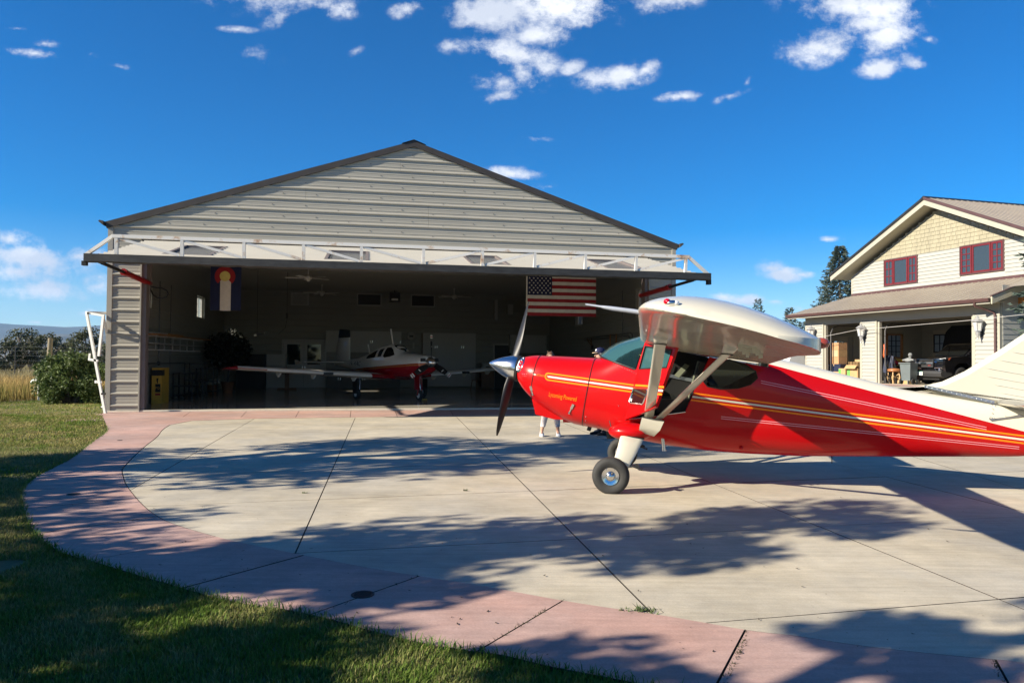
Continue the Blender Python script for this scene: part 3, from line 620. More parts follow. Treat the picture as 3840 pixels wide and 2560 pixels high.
for a, b in WINS:
    mb = MB()
    for x0, x1, s0, s1 in ((a - .05, b + .05, ws0 - .05, ws0 + .03), (a - .05, b + .05, ws1 - .03, ws1 + .05), (a - .05, a + .03, ws0, ws1), (b - .03, b + .05, ws0, ws1)):
        P = [dpt(x, s, o) for o in (-.06, .035) for x, s in ((x0, s0), (x1, s0), (x1, s1), (x0, s1))]
        mb.add(P, [(3, 2, 1, 0), (4, 5, 6, 7), (0, 1, 5, 4), (1, 2, 6, 5), (2, 3, 7, 6), (3, 0, 4, 7)])
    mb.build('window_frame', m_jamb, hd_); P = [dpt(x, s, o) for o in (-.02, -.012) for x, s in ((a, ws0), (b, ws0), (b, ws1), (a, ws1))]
    MB().add(P, [(3, 2, 1, 0), (4, 5, 6, 7)]).build('window_pane', M('grey roof light', (.12, .125, .13), .2, var=.05), hd_)
pu = [1.46, 2.84, 4.18, 5.51, 6.84, 8.31, 9.75, 11.07, 12.38, 13.73, 15.09]; tv, tz = -4.13, 4.22; bv_, bz_ = -4.10, 3.82
for i, u in enumerate(pu): MB().bar((u, bv_, bz_ - .05), (u, tv, tz - .035), .07, .07, (0, 1, 0)).build('truss_post', m_truss, hd_)
MB().bar((pu[0] - .09, tv, tz), (pu[-1] + .09, tv, tz), .075, .075).build('truss_chord', m_truss, hd_)
for i in range(5): MB().bar((pu[i] + .05, tv, tz - .05), (pu[i + 1] - .06, bv_, bz_ + .02), .05, .06).build('truss_brace', m_truss, hd_)
for i in range(5, 10): MB().bar((pu[i] + .06, bv_, bz_ + .02), (pu[i + 1] - .05, tv, tz - .05), .05, .06).build('truss_brace', m_truss, hd_)
MB().bar((pu[0] - .07, tv, tz), (U1 - .06, bv_, bz_ - .03), .07, .07).build('end_brace', m_truss, hd_); MB().bar((pu[-1] + .07, tv, tz), (U2 + .06, bv_, bz_ - .03), .07, .07).build('end_brace', m_truss, hd_)
rings = []; r8 = np.random.default_rng(4)
for u in np.linspace(U1 - .09, U2 + .12, 70):
    sag = .045 * math.sin(math.pi * (u - U1) / (U2 - U1)); j = r8.normal(0, .006)
    rings.append([(u, BV - .09 + j, BZ + .09), (u, BV + .12, BZ + .10), (u, BV + .13, BZ - .07 - sag * .2), (u, BV + .02 + j, BZ - .10 - sag * .4 + j), (u, BV - .095, BZ - .08 + j * .6)])
MB().loft(rings).build('bottom_seal', m_rub, hd_, 50)
MB().cbox((U2 + .10, BV + .02, BZ - .14), (.10, .12, .12)).build('end_bracket', m_blk, hd_); MB().cbox((U1 - .10, BV + .02, BZ - .12), (.10, .12, .10)).build('end_bracket', m_blk, hd_)
for u, s in ((.93, 1), (15.63, -1)):
    a, b, c = (u, .45, 3.60), (u, -1.75, 3.66), (u, -3.40, 3.70)
    ram = MB().tube([a, b], .075, 12).tube([(u, -1.70, 3.66), (u, -1.85, 3.665)], .09, 12).build('hydraulic_ram', m_redp, hd_, 50)
    MB().tube([b, c], .042, 10).build('ram_rod', m_blk, ram, 50); MB().box(u - .05, u + .05, -3.5, -3.3, 3.68, 3.9).build('ram_bracket', m_blk, ram)
MB().tube([(.98, .35, 3.55), (1.0, .32, 3.40), (1.06, .3, 3.27), (1.17, .29, 3.19), (1.31, .28, 3.17), (1.43, .28, 3.22), (1.47, .29, 3.31), (1.42, .3, 3.40), (1.30, .31, 3.46), (1.15, .31, 3.47), (1.0, .3, 3.50)], .020, 8).build('hydraulic_hose', m_blk, hd_, 60)
# dark tapered door guide plate seen inside the left jamb
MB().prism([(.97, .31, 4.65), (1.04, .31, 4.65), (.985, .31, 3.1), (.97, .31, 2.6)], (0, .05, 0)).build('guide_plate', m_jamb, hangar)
# ================================================================== things in the hangar
def hin(name, label, cat, u, v, z=.05, rz=0, group=None): return in_frame(HG, name, label, cat, u, v, z, rz, group)
m_blue = M('navy flag cloth', (.006, .012, .055), .8, var=.12, vs=8); m_fred = M('red flag cloth', (.28, .012, .018), .8, var=.12, vs=8); m_fwh = M('white flag cloth', (.62, .58, .52), .8, var=.08, vs=8); m_gold = M('gold flag cloth', (.62, .52, .16), .8, var=.08, vs=8)
def cloth(x0, x1, z0, z1, off, amp, nx=24, nz=10, ph=0, tmin=.012):
    mb = MB(); 
    f = lambda x, z: off + amp * math.sin(x * 9 + z * 1.3 + ph) * (.3 + .7 * max(0, -z) / 1.6) + amp * .5 * math.sin(x * 21 - z * 2)
    for k in (0, 1):
        b = len(mb.v)
        for j in range(nz + 1):
            for i in range(nx + 1): x = x0 + (x1 - x0) * i / nx; z = z0 + (z1 - z0) * j / nz; mb.v.append((x, f(x, z) + k * .003, z))
        for j in range(nz):
            for i in range(nx): mb.f.append((b + j * (nx + 1) + i, b + j * (nx + 1) + i + 1, b + (j + 1) * (nx + 1) + i + 1, b + (j + 1) * (nx + 1) + i)); mb.m.append(0)
    return mb, f
# national flag: thirteen stripes, canton, stars
fl = hin('flag', 'stars and stripes flag hanging inside the hangar opening on the right', 'flag', 12.29, 2.3, 4.52)
FW, FH = 2.42, 1.52; sh = FH / 13
for k in range(13):
    x0 = .0 if k >= 7 else FW * .355
    mb, f = cloth(x0, FW, -k * sh, -(k + 1) * sh, 0, .016, 30, 2); mb.build('stripe', m_fred if k % 2 == 0 else m_fwh, fl, 180, fix=False)
mb, f = cloth(0, FW * .355, 0, -7 * sh, 0, .016, 14, 8); mb.build('canton', m_blue, fl, 180, fix=False)
mb = MB()
for r in range(9):
    for c in range(6 if r % 2 == 0 else 5):
        x = FW * .355 * (c * 2 + (1 if r % 2 == 0 else 2)) / 12; z = -7 * sh * (r + 1) / 10; y = f(x, z) - .006
        P = [(x + .036 * (1 if i % 2 == 0 else .42) * math.sin(i * math.pi / 5), y, z + .036 * (1 if i % 2 == 0 else .42) * math.cos(i * math.pi / 5)) for i in range(10)]; mb.prism(P, (0, .003, 0))
mb.build('stars', m_fwh, fl, fix=False); MB().box(-.05, 0, -.004, .004, -FH, 0).build('heading', m_fwh, fl); MB().tube([(-.06, .01, .02), (FW + .05, .01, .02)], .012).build('hanging_rail', m_steel, fl)
# state flag hung on end
fl2 = hin('flag', 'blue and white flag with red C and gold disc hanging upright at left', 'flag', 2.26, 1.9, 4.56)
mb, g = cloth(0, .90, 0, -1.60, 0, .010, 18, 14, 1); mb.build('blue_field', m_blue, fl2, 180, fix=False)
mb, _ = cloth(.285, .60, -.36, -1.61, -.006, .010, 8, 12, 1); mb.build('white_band', m_fwh, fl2, 180, fix=False)
cx, cz, R1, R2 = .425, -.55, .30, .155; cc = lambda r, a: (cx + r * math.cos(a), g(cx + r * math.cos(a), cz + r * math.sin(a)) - .012, cz + r * math.sin(a))
mb = MB(); A = np.linspace(-math.pi / 2 + .75, 1.5 * math.pi - .75, 40)
for a, b in zip(A[:-1], A[1:]): mb.add([cc(R2, a), cc(R1, a), cc(R1, b), cc(R2, b)], [(0, 1, 2, 3)])
mb.build('red_letter_c', m_fred, fl2, fix=False)
mb = MB(); mb.add([cc(R2, 2 * math.pi * k / 28) for k in range(28)], [tuple(range(28))]); mb.build('gold_disc', m_gold, fl2, fix=False); MB().tube([(-.04, .01, .02), (.94, .01, .02)], .012).build('hanging_rail', m_steel, fl2)
# ceiling fans
m_fan = M('white fan', (.6, .59, .55), .4, var=.04)
for u, v, lab in ((4.9, 5.2, 'white ceiling fan nearest the raised door'), (5.0, 11.5, 'white ceiling fan in front of the louvre'), (10.9, 11.8, 'white ceiling fan near the right rear of the ceiling')):
    t = hin('ceiling_fan', lab, 'ceiling fan', u, v, 4.77, random.uniform(0, 1), 'ceiling fans in the hangar')
    MB().tube([(0, 0, 0), (0, 0, -.32)], .018).lathe([(.06, -.02), (.02, -.10)], 12).build('rod', m_fan, t, 50); MB().lathe([(.05, -.30), (.13, -.34), (.14, -.42), (.08, -.47), (.05, -.52)], 16).build('motor', m_fan, t, 50)
    for k in range(5): a = k * 2 * math.pi / 5; MB().cbox((math.cos(a) * .48, math.sin(a) * .48, -.40), (.62, .13, .012), rz=a, rx=.2).build('blade', m_fan, t)
# cabinets
def cabinet(label, u0, u1, z0, z1, n, v0=14.62, split=None, handle=True, group=None, mat=None):
    t = hin('cabinet', label, 'cabinet', u0, v0, .05, 0, group); w = (u1 - u0) / n; mt = mat or m_cab
    MB().box(0, u1 - u0, .03, 15.10 - v0, z0, z1).build('carcass', mt, t)
    for k in range(n):
        for a, b in (((z0, split), (split, z1)) if split else ((z0, z1),)):
            d = MB().box(k * w + .006, (k + 1) * w - .006, 0, .026, a + .006, b - .006).build('door', mt, t)
            if handle: MB().box(k * w + (w - .06 if k % 2 == 0 else .04), k * w + (w - .04 if k % 2 == 0 else .06), -.02, .0, (a + b) / 2 - .06, (a + b) / 2 + .06).build('handle', m_steel, d)
    return t
cabinet('long white wall cabinets above the white tail fin', 5.02, 8.64, 1.75, 2.78, 5)
cabinet('tall white cabinets standing behind the black propeller', 9.69, 12.34, .10, 2.74, 4, split=1.35)
cabinet('white wall cabinets on the back wall below the striped flag', 14.1, 16.0, 1.78, 2.70, 3)
cabinet('dark base cabinets and counter along the back wall', 5.1, 8.6, 0, .92, 6, mat=M('dark base units', (.05, .045, .04), .4))
t = hin('wall_clock', 'round pale dial with small tag between the white cabinets', 'clock', 9.14, 15.0, 2.62)
MB().lathe([(.19, 0), (.20, .03), (.17, .05), (.001, .05)], 24, Matrix.Rotation(math.pi / 2, 4, 'X')).build('case', m_cab, t, 40); MB().cbox((.0, -.052, .0), (.20, .006, .10)).build('dial', m_blk, t); MB().box(.08, .16, -.03, .0, -.62, -.32).build('tag', m_cab, t)
# freezer, dark cupboard
t = hin('freezer', 'white chest freezer beside the dark cupboard at the back wall', 'freezer', 2.35, 14.3, .05); MB().box(0, .84, 0, .75, .02, 1.05).build('body', m_cab, t); MB().box(-.01, .85, -.02, .77, 1.07, 1.62).build('lid', m_cab, t); MB().box(.58, .78, -.012, .0, .90, .97).build('badge', m_blk, t)
m_dark = M('dark cupboard', (.022, .02, .02), .5, var=.2)
t = hin('cupboard', 'dark cupboard standing left of the white freezer', 'cupboard', 1.0, 14.3, .05); MB().box(0, 1.3, 0, .7, 0, 1.62).build('body', m_dark, t); MB().box(.01, .64, -.02, 0, .02, 1.6).build('door', m_dark, t); MB().box(.66, 1.29, -.02, 0, .02, 1.6).build('door', m_dark, t)
# shelf on the left wall
t = hin('wall_shelf', 'long wooden shelf with brackets on the left hangar wall', 'shelf', .30, 2.1, .0)
MB().box(0, .42, 0, 9.3, 2.19, 2.235).build('board', m_wood, t); MB().box(0, .30, 0, 6.8, 1.93, 1.96).build('lower_rail', m_cab, t)
for k in range(7): MB().box(0, .04, .3 + k * 1.05, .36 + k * 1.05, 1.72, 2.19).box(0, .36, .3 + k * 1.05, .36 + k * 1.05, 2.15, 2.19).box(0, .28, .3 + k * 1.05, .36 + k * 1.05, 1.72, 1.76).build('bracket', m_cab, t)
for k, (v, l_, lab) in enumerate(((2.2, 1.6, 'pale flat plank lying at the near end of the long shelf'), (4.0, 1.9, 'second flat plank lying further along the long shelf'))):
    p = hin('plank', lab, 'plank', .40, v, 2.237 - .0, 0, 'planks on the long shelf'); MB().box(0, .2, 0, l_, 0, .05).build('board', m_cab if k == 0 else m_wood, p)
# yellow sign board leaning by the jamb
m_yel = M('yellow card', (.62, .36, .05), .6, var=.1, vs=4)
t = hin('sign_box', 'tall yellow cardboard carton with black panel beside the left jamb', 'carton', .36, 2.95, .05)
MB().box(0, .30, 0, .85, 0, 1.12).build('carton', m_yel, t); MB().box(-.004, .302, -.004, .3, .88, 1.06).build('dark_band', m_blk, t); MB().box(.11, .26, -.006, -.001, .36, .62).build('logo_panel', m_blk, t); MB().box(.11, .26, -.006, -.001, .26, .32).build('logo_strip', m_redp, t)
text_mesh('PQ.', .10, m_yel, 'lettering', t, (.185, -.008, .46), (math.pi / 2, 0, 0))
MB().prism([(.14, -.005, .80), (.20, -.005, .80), (.19, -.005, .72), (.165, -.005, .66), (.14, -.005, .72)], (0, .004, 0)).prism([(.15, -.005, .66), (.19, -.005, .70), (.18, -.005, .63)], (0, .004, 0)).build('print', m_blk, t)
# black wheeled frames
def cart(label, u, v, w, d, h, rz):
    t = hin('cart', label, 'cart', u, v, .05, rz, 'black wheeled carts by the left wall'); mb = MB()
    for x in (0, w):
        for y in (0, d): mb.box(x - .02, x + .02, y - .02, y + .02, .08, h)
    for z in (.14, h * .5, h - .02): mb.box(-.02, w + .02, -.02, d + .02, z - .02, z + .01)
    mb.build('frame', m_blk, t)
    for x in (0, w):
        for y in (0, d): MB().lathe([(.045, -.015), (.045, .015)], 12, Matrix.Translation((x, y, .045)) @ Matrix.Rotation(math.pi / 2, 4, 'X')).build('caster', m_blk, t, 40)
cart('black wheeled cart nearest the yellow carton', .45, 5.2, .62, .8, .92, 0); cart('taller black wheeled cart beyond the first one', .5, 6.6, .62, .9, 1.25, .05); cart('low black cart holding a white tray', .55, 8.2, .62, .8, 1.05, 0)
# potted tree and flower bowl
m_leafd = M('dark ficus leaf', (.012, .016, .008), .6, var=.4, vs=9); m_pot = M('terracotta pot', (.20, .08, .035), .7, var=.2)
t = hin('potted_tree', 'dark bushy potted tree by the left hangar wall', 'potted plant', 1.35, 10.2, .05); MB().lathe([(.18, 0), (.26, .42), (.28, .45), (.25, .45), (.24, .40)], 20).build('pot', m_pot, t, 40); MB().tube([(0, 0, .4), (.03, .02, .9), (-.02, .03, 1.5)], [.04, .03, .02]).build('trunk', m_dark, t, 60)
def leaf_cloud(c, r, n, size, seed, sq=(1, 1, 1)):
    r_ = np.random.default_rng(seed); d = r_.normal(size=(n, 3)); d /= np.linalg.norm(d, axis=1)[:, None]; P = np.array(c) + d * (r_.random(n) ** .45)[:, None] * np.array(r) * np.array(sq)
    P += np.stack([np.sin(P[:, 1] * 7 + P[:, 2] * 5), np.sin(P[:, 2] * 8), np.sin(P[:, 0] * 7)], 1) * .05
    a = r_.normal(size=(n, 3)); a /= np.linalg.norm(a, axis=1)[:, None]; b = np.cross(a, r_.normal(size=(n, 3))); b /= np.linalg.norm(b, axis=1)[:, None]; s = (size * r_.uniform(.6, 1.3, n))[:, None]
    V = np.stack([P - a * s, P + b * s * .42, P + a * s, P - b * s * .42], 1).reshape(-1, 3); F = np.arange(n * 4).reshape(n, 4); return V, F
V, F = leaf_cloud((0, 0, 1.75), (.95, .95, .85), 2600, .085, 5); fast_mesh('crown', V, F, m_leafd, t)
t = hin('flower_bowl', 'terracotta bowl of white flowers standing before the potted tree', 'planter', .95, 9.2, .05); MB().lathe([(.16, 0), (.22, .36), (.20, .36)], 18).build('pot', m_pot, t, 40); V, F = leaf_cloud((0, 0, .48), (.3, .3, .10), 120, .06, 8); fast_mesh('flowers', V, F, m_fwh, t)
# hanging work lamp, cord reel
t = hin('work_lamp', 'work lamp hanging on a long cord below the blue flag', 'lamp', 3.0, 6.5, 2.35); MB().tube([(0, 0, .05), (.0, 0, 2.42)], .008).build('cord', m_blk, t); MB().cbox((.10, 0, .03), (.30, .06, .06), ry=-.25).build('lamp_tube', m_blk, t); MB().cbox((-.06, 0, -.01), (.09, .07, .07), ry=-.25).build('reflector', m_white, t); MB().cbox((.24, 0, .07), (.05, .05, .05)).build('hook', m_cab, t)
t = hin('cord_drop', 'hanging power cord with black socket end', 'cord', 4.0, 7.0, 3.0); MB().tube([(0, 0, .2), (0, 0, 1.77)], .008).tube([(0, 0, 0), (-.05, 0, -.35), (-.3, 0, -.6)], .008).build('cord', m_blk, t); MB().cbox((0, 0, .1), (.07, .07, .22)).build('socket', m_blk, t)
# trestle table, chair, workbench, skis on the right wall, unit heater
m_chair = M('brown wood chair', (.16, .075, .03), .45, var=.25, stretch=(3, 3, .6))
t = hin('trestle_table', 'brown wooden pedestal table below the white wing', 'table', 3.4, 13.2, .05); MB().lathe([(.55, .72), (.55, .75)], 24).build('top', m_chair, t); MB().box(-.09, .09, -.09, .09, .08, .72).build('post', m_chair, t); MB().box(-.42, .42, -.05, .05, 0, .08).box(-.05, .05, -.42, .42, 0, .08).build('foot', m_chair, t)
t = hin('wooden_chair', 'wooden spindle back chair in front of the tall cabinets', 'chair', 12.1, 12.4, .05, .5); MB().prism([(-.22, -.22, .44), (.22, -.22, .44), (.19, .2, .44), (-.19, .2, .44)], (0, 0, .035)).build('seat', m_chair, t)
for sx in (-1, 1):
    for sy in (-1, 1): MB().tube([(sx * .17, sy * .17, .44), (sx * .22, sy * .23, 0)], .02, 8).build('leg', m_chair, t)
for k in range(6): MB().tube([(-.17 + k * .068, .18, .47), (-.20 + k * .08, .30, .98)], .010, 6).build('spindle', m_chair, t)
MB().tube([(-.23, .31, .95), (0, .34, 1.02), (.23, .31, .95)], .025, 8).build('top_rail', m_chair, t, 60)
t = hin('workbench', 'brown workbench carrying a white box beside the tall cabinets', 'workbench', 12.5, 14.0, .05); MB().box(0, 1.5, 0, .8, .86, .92).build('top', m_chair, t); MB().box(.05, .7, .05, .75, .05, .86).build('drawers', m_chair, t); MB().box(1.36, 1.45, .05, .75, 0, .86).build('leg', m_chair, t)
t = hin('file_box', 'white file box on the brown workbench', 'box', 12.6, 14.05, .97); MB().box(0, .55, 0, .4, 0, .26).build('body', m_cab, t); MB().box(-.01, .56, -.01, .41, .27, .34).build('lid', m_cab, t); MB().box(.18, .36, -.006, 0, .12, .17).build('label_holder', m_blk, t)
for k, v in enumerate((5.3, 4.6)):
    t = hin('ski', ('wooden ski hanging further along the right hangar wall', 'wooden ski hanging nearer the right window')[k], 'ski', WD - .33, v, 1.2, 0, 'wooden skis on the right wall'); MB().prism([(0, -.05, 0), (0, .05, 0), (0, .05, 1.2), (0, .0, 1.32), (0, -.05, 1.2)], (-.03, 0, 0)).build('board', m_wood, t)
t = hin('antlers', 'small dark antler trophy on the right hangar wall', 'antlers', WD - .33, 7.6, 2.1); MB().tube([(0, 0, 0), (-.1, .15, .12), (-.15, .28, .32)], .018, 6).tube([(0, 0, 0), (-.1, -.15, .12), (-.15, -.28, .32)], .018, 6).tube([(-.1, .15, .12), (-.2, .14, .3)], .012, 6).tube([(-.1, -.15, .12), (-.2, -.14, .3)], .012, 6).build('tines', m_chair, t); MB().cbox((-.02, 0, -.06), (.06, .14, .18)).build('mount', m_dark, t)
t = hin('unit_heater', 'small dark unit heater hanging under the ceiling before the back wall', 'heater', 8.0, 13.2, 4.2); MB().box(0, .5, 0, .45, 0, .42).build('case', m_dark, t); MB().box(.1, .4, -.01, 0, .05, .14).build('badge', m_white, t); MB().tube([(.25, .2, .42), (.25, .2, .56)], .02).build('hanger', m_blk, t)
t = hin('wall_speaker', 'white slim fixture high on the back wall left of the striped flag', 'fixture', 13.3, 14.6, 3.5); MB().box(0, .14, 0, .2, 0, 1.0).build('case', m_cab, t); MB().box(.7, .95, .1, .3, .3, .8).build('box', m_cab, t)
# ================================================================== red high-wing aeroplane
red = in_frame(PL, 'airplane', 'red and cream high-wing tailwheel airplane with silver spinner and open cabin door', 'airplane', 0, 0)
m_cream = M('cream aircraft paint', (.56, .53, .43), .17, var=.02, vs=1, coat=.6)
m_chrome = M('polished metal', (.62, .62, .62), .18, 1, var=.06, vs=6)
m_spin = M('polished spinner', (.78, .78, .77), .20, 1, var=.10, vs=3, stretch=(1, 6, 6))
m_tyre = M('tyre rubber', (.028, .028, .027), .75, var=.25, vs=9, bump=.15, bs=60)
m_prop = M('matt black propeller', (.011, .011, .012), .45, var=.2, vs=5)
m_alum = M('bare aluminium', (.40, .41, .44), .34, .85, var=.08, vs=7)
m_int = M('dark cabin trim', (.025, .022, .020), .7, var=.3); m_seat = M('olive seat cloth', (.30, .30, .20), .8, var=.1)
m_tint = glass('dark cabin window', (.006, .007, .007), .03, .9, .5); m_ws = glass('tinted windshield', (.03, .085, .09), .03, .14, .8)
RED = (.42, .0025, .0035); ORG = (.88, .21, .006); CRM = (.66, .62, .50); PNK = (.75, .35, .38)
def livery():        # painted scheme of the fuselage, laid out in the aeroplane's own side view (x aft, z up)
    m, n, l, b = newmat('red livery'); t = n.new('ShaderNodeTexCoord'); s = n.new('ShaderNodeSeparateXYZ'); l.new(t.outputs['Object'], s.inputs[0]); X, Zz = s.outputs[0], s.outputs[2]
    def mt(op, a, b_=None, c=None):
        k = n.new('ShaderNodeMath'); k.operation = op
        for i, v in enumerate((a, b_, c)):
            if v is None: continue
            if isinstance(v, (int, float)): k.inputs[i].default_value = v
            else: l.new(v, k.inputs[i])
        return k.outputs[0]
    def line(a, sl): return mt('SUBTRACT', Zz, mt('ADD', mt('MULTIPLY', X, sl), a))     # height above the line
    def band(d, c, h): return mt('LESS_THAN', mt('ABSOLUTE', mt('SUBTRACT', d, c)), h)
    def rng(a, b_): return mt('MULTIPLY', mt('GREATER_THAN', X, a), mt('LESS_THAN', X, b_))
    d = line(1.2215, -.1209); du = mt('MINIMUM', mt('SUBTRACT', X, -.84), 0); dist = mt('SQRT', mt('ADD', mt('MULTIPLY', d, d), mt('MULTIPLY', du, du)))
    org = band(dist, .042, .0100); wht = mt('MULTIPLY', band(d, 0, .0112), mt('GREATER_THAN', X, -.86))
    cream = mt('MULTIPLY', mt('GREATER_THAN', line(1.99, -.266), 0), mt('GREATER_THAN', X, 1.45))
    p1 = line(1.6425, -.2027); p2 = line(.980, -.0906)
    pin = mt('MAXIMUM', mt('MULTIPLY', mt('MAXIMUM', band(p1, .013, .0032), band(p1, -.013, .0032)), rng(1.72, 4.24)), mt('MULTIPLY', mt('MAXIMUM', band(p2, .012, .0032), band(p2, -.012, .0032)), rng(1.26, 4.6)))
    col = None
    def mix(f, c0, c):
        k = n.new('ShaderNodeMix'); k.data_type = 'RGBA'; l.new(f, k.inputs['Factor'])
        if isinstance(c0, tuple): k.inputs['A'].default_value = (*c0, 1)
        else: l.new(c0, k.inputs['A'])
        k.inputs['B'].default_value = (*c, 1); return k.outputs['Result']
    z = n.new('ShaderNodeTexNoise'); z.inputs['Scale'].default_value = 2.5; z.inputs['Detail'].default_value = 4; l.new(t.outputs['Object'], z.inputs['Vector'])
    col = mix(z.outputs['Fac'], RED, (.45, .003, .004)); col = mix(cream, col, CRM); col = mix(pin, col, PNK); col = mix(org, col, ORG); col = mix(wht, col, CRM)
    l.new(col, b.inputs['Base Color']); b.inputs['Roughness'].default_value = .32; b.inputs['Coat Weight'].default_value = .22; b.inputs['Coat Roughness'].default_value = .05; b.inputs['Specular IOR Level'].default_value = .2
    z2 = n.new('ShaderNodeTexNoise'); z2.inputs['Scale'].default_value = 1.6; z2.inputs['Detail'].default_value = 2; l.new(t.outputs['Object'], z2.inputs['Vector'])
    bp = n.new('ShaderNodeBump'); bp.inputs['Strength'].default_value = .25; bp.inputs['Distance'].default_value = .02; l.new(z2.outputs['Fac'], bp.inputs['Height']); l.new(bp.outputs[0], b.inputs['Coat Normal']); return m
m_red = livery()
m_redplain = M('plain red paint', RED, .32, var=.04, coat=.22, spec=.2)
KS = .18
ZT = [(-1.34, 1.560), (-1.30, 1.572), (-1.2, 1.590), (-1.15, 1.593), (-.8, 1.583), (-.3, 1.562), (-.2, 1.575), (.3, 1.845), (.5, 1.83), (1.2, 1.69), (1.8, 1.592), (2.28, 1.483), (2.89, 1.337), (3.34, 1.222), (4.0, 1.12), (4.7, 1.0), (5.4, .9)]
ZB = [(-1.34, 1.27), (-1.30, 1.215), (-1.25, 1.16), (-1.18, 1.095), (-1.0, .958), (-.85, .872), (-.6, .750), (-.45, .702), (-.3, .682), (-.12, .655), (.05, .608), (.47, .525), (.73, .483), (1.18, .436), (1.71, .401), (2.33, .384), (3.49, .412), (4.7, .452), (5.4, .52)]
HW = [(-1.34, .17), (-1.31, .235), (-1.25, .30), (-1.15, .365), (-1.0, .405), (-.4, .475), (.3, .555), (1.1, .555), (1.9, .46), (3, .31), (4, .19), (5, .085), (5.4, .05)]
NX = [(-1.34, 2.0), (-1.0, 2.5), (-.4, 3.0), (.2, 4.2), (1.3, 4.2), (2, 3.2), (3, 2.8), (5.4, 2.2)]
def sm(tab):
    a = np.array(tab); g = np.linspace(a[0, 0], a[-1, 0], 700); y = np.interp(g, a[:, 0], a[:, 1]); k = np.hanning(15); k /= k.sum(); y2 = np.convolve(np.pad(y, 7, mode='edge'), k, 'valid'); y2[:6] = y[:6]; return lambda s: float(np.interp(s, g, y2))
zt, zb, hw, nxp = sm(ZT), sm(ZB), sm(HW), sm(NX)
def fring(s, n=56, grow=0):
    t, b, h, e = zt(s) + grow, zb(s) - grow, hw(s) + grow, nxp(s); c = (t + b) / 2; R = []
    for k in range(n):
        a = 2 * math.pi * k / n; ca, sa = math.cos(a), math.sin(a); v = h * math.copysign(abs(ca) ** (2 / e), ca); z = c + (t - b) / 2 * math.copysign(abs(sa) ** (2 / e), sa); R.append((s + KS * (z - 1.13), v, z))
    return R
def side_v(u, z):     # port skin position for a point of the side view
    s = u - KS * (z - 1.13); t, b, h, e = zt(s), zb(s), hw(s), nxp(s); q = min(1, abs(z - (t + b) / 2) / ((t - b) / 2)); return -h * (max(0, 1 - q ** e)) ** (1 / e)
def cut(o, cutters):
    tmp = []
    for mb in cutters:
        c = mb.build('cutter', m_int, o.parent); tmp.append(c); md = o.modifiers.new('cut', 'BOOLEAN'); md.operation = 'DIFFERENCE'; md.object = c; md.solver = 'EXACT'
    bpy.context.view_layer.update(); dg = bpy.context.evaluated_depsgraph_get(); me = bpy.data.meshes.new_from_object(o.evaluated_get(dg)); o.modifiers.clear(); old = o.data; o.data = me; bpy.data.meshes.remove(old)
    for c in tmp: d = c.data; bpy.data.objects.remove(c); bpy.data.meshes.remove(d)
    me.set_sharp_from_angle(angle=math.radians(40)); me.name = o.name
pris = lambda poly, a, b: MB().prism([(u, a, z) for u, z in poly], (0, b - a, 0))
st1 = [-1.34, -1.325, -1.31, -1.285, -1.25, -1.21, -1.15, -1.085]
MB().loft([fring(s) for s in st1]).build('nose_bowl', m_red, red, 40)
MB().loft([fring(s) for s in np.linspace(-1.078, -.352, 14)]).build('cowling', m_red, red, 40)
body = MB().loft([fring(s) for s in np.concatenate([np.linspace(-.344, 1.9, 46), np.linspace(1.98, 5.35, 34)])]).build('fuselage', [m_red, m_int], red, 40)
DOOR = [(.371, 1.755), (1.132, 1.595), (1.06, 1.42), (.848, .925), (.75, .90), (.131, .812)]
WIN2 = [(1.05, 1.30), (1.10, 1.44), (1.20, 1.54), (1.36, 1.555), (1.54, 1.50), (1.66, 1.42), (1.68, 1.34), (1.60, 1.265), (1.45, 1.215), (1.25, 1.205), (1.10, 1.235)]
WSC = [(-.40, 1.9), (-.265, 1.62), (-.215, 1.575), (.235, 1.418), (.262, 1.430), (.372, 1.775), (.36, 1.95)]
cab = MB().loft([[(s_ + KS * (z - 1.13), y, z) for y, z in ((-hh * .9, .72), (hh * .9, .72), (hh, 1.38), (hh * .93, top), (-hh * .93, top), (-hh, 1.38))] for s_, hh, top in ((-.14, .44, 1.52), (.3, .525, 1.76), (1.1, .525, 1.64), (1.75, .43, 1.53))])
cut(body, [cab, pris(DOOR, -1, -.3), pris(WIN2, -1, 1), pris(WSC, -1, 1)])
# windscreen: wrapped glass from the cowl to the wing leading edge
def wrap(pts): return [Vector(p) for p in pts] + [Vector((p[0], -p[1], p[2])) for p in pts[-2::-1]]
base = wrap([(.245, -.535, 1.425), (.10, -.50, 1.475), (-.08, -.40, 1.535), (-.19, -.25, 1.58), (-.235, 0, 1.60)]); topc = wrap([(.378, -.525, 1.79), (.36, -.47, 1.815), (.335, -.36, 1.835), (.325, -.2, 1.85), (.32, 0, 1.855)])
R = []
for i in range(7):
    t = i / 6; R.append([b.lerp(c, t) + Vector((-.05, 0, .035)) * math.sin(math.pi * t) * (1 - abs(b.y) / .6) for b, c in zip(base, topc)])
MB().loft(R, False, False).build('windshield', m_ws, red, 180, fix=False)
MB().tube([p + Vector((0, 0, .004)) for p in base], .009, 6).build('windshield_seal', m_blk, red, 60)
MB().add([(u, -.515 - .03 * math.sin(k), z) for k, (u, z) in enumerate(WIN2)], [tuple(range(len(WIN2)))]).build('cabin_window', m_tint, red, fix=False)
MB().add([(u, .50, z) for u, z in WIN2], [tuple(range(len(WIN2)))]).build('cabin_window', m_tint, red, fix=False)
MB().tube([(u, side_v(u, z) - .002, z) for u, z in WIN2 + WIN2[:1]], .008, 6).build('window_seal', m_blk, red, 60)
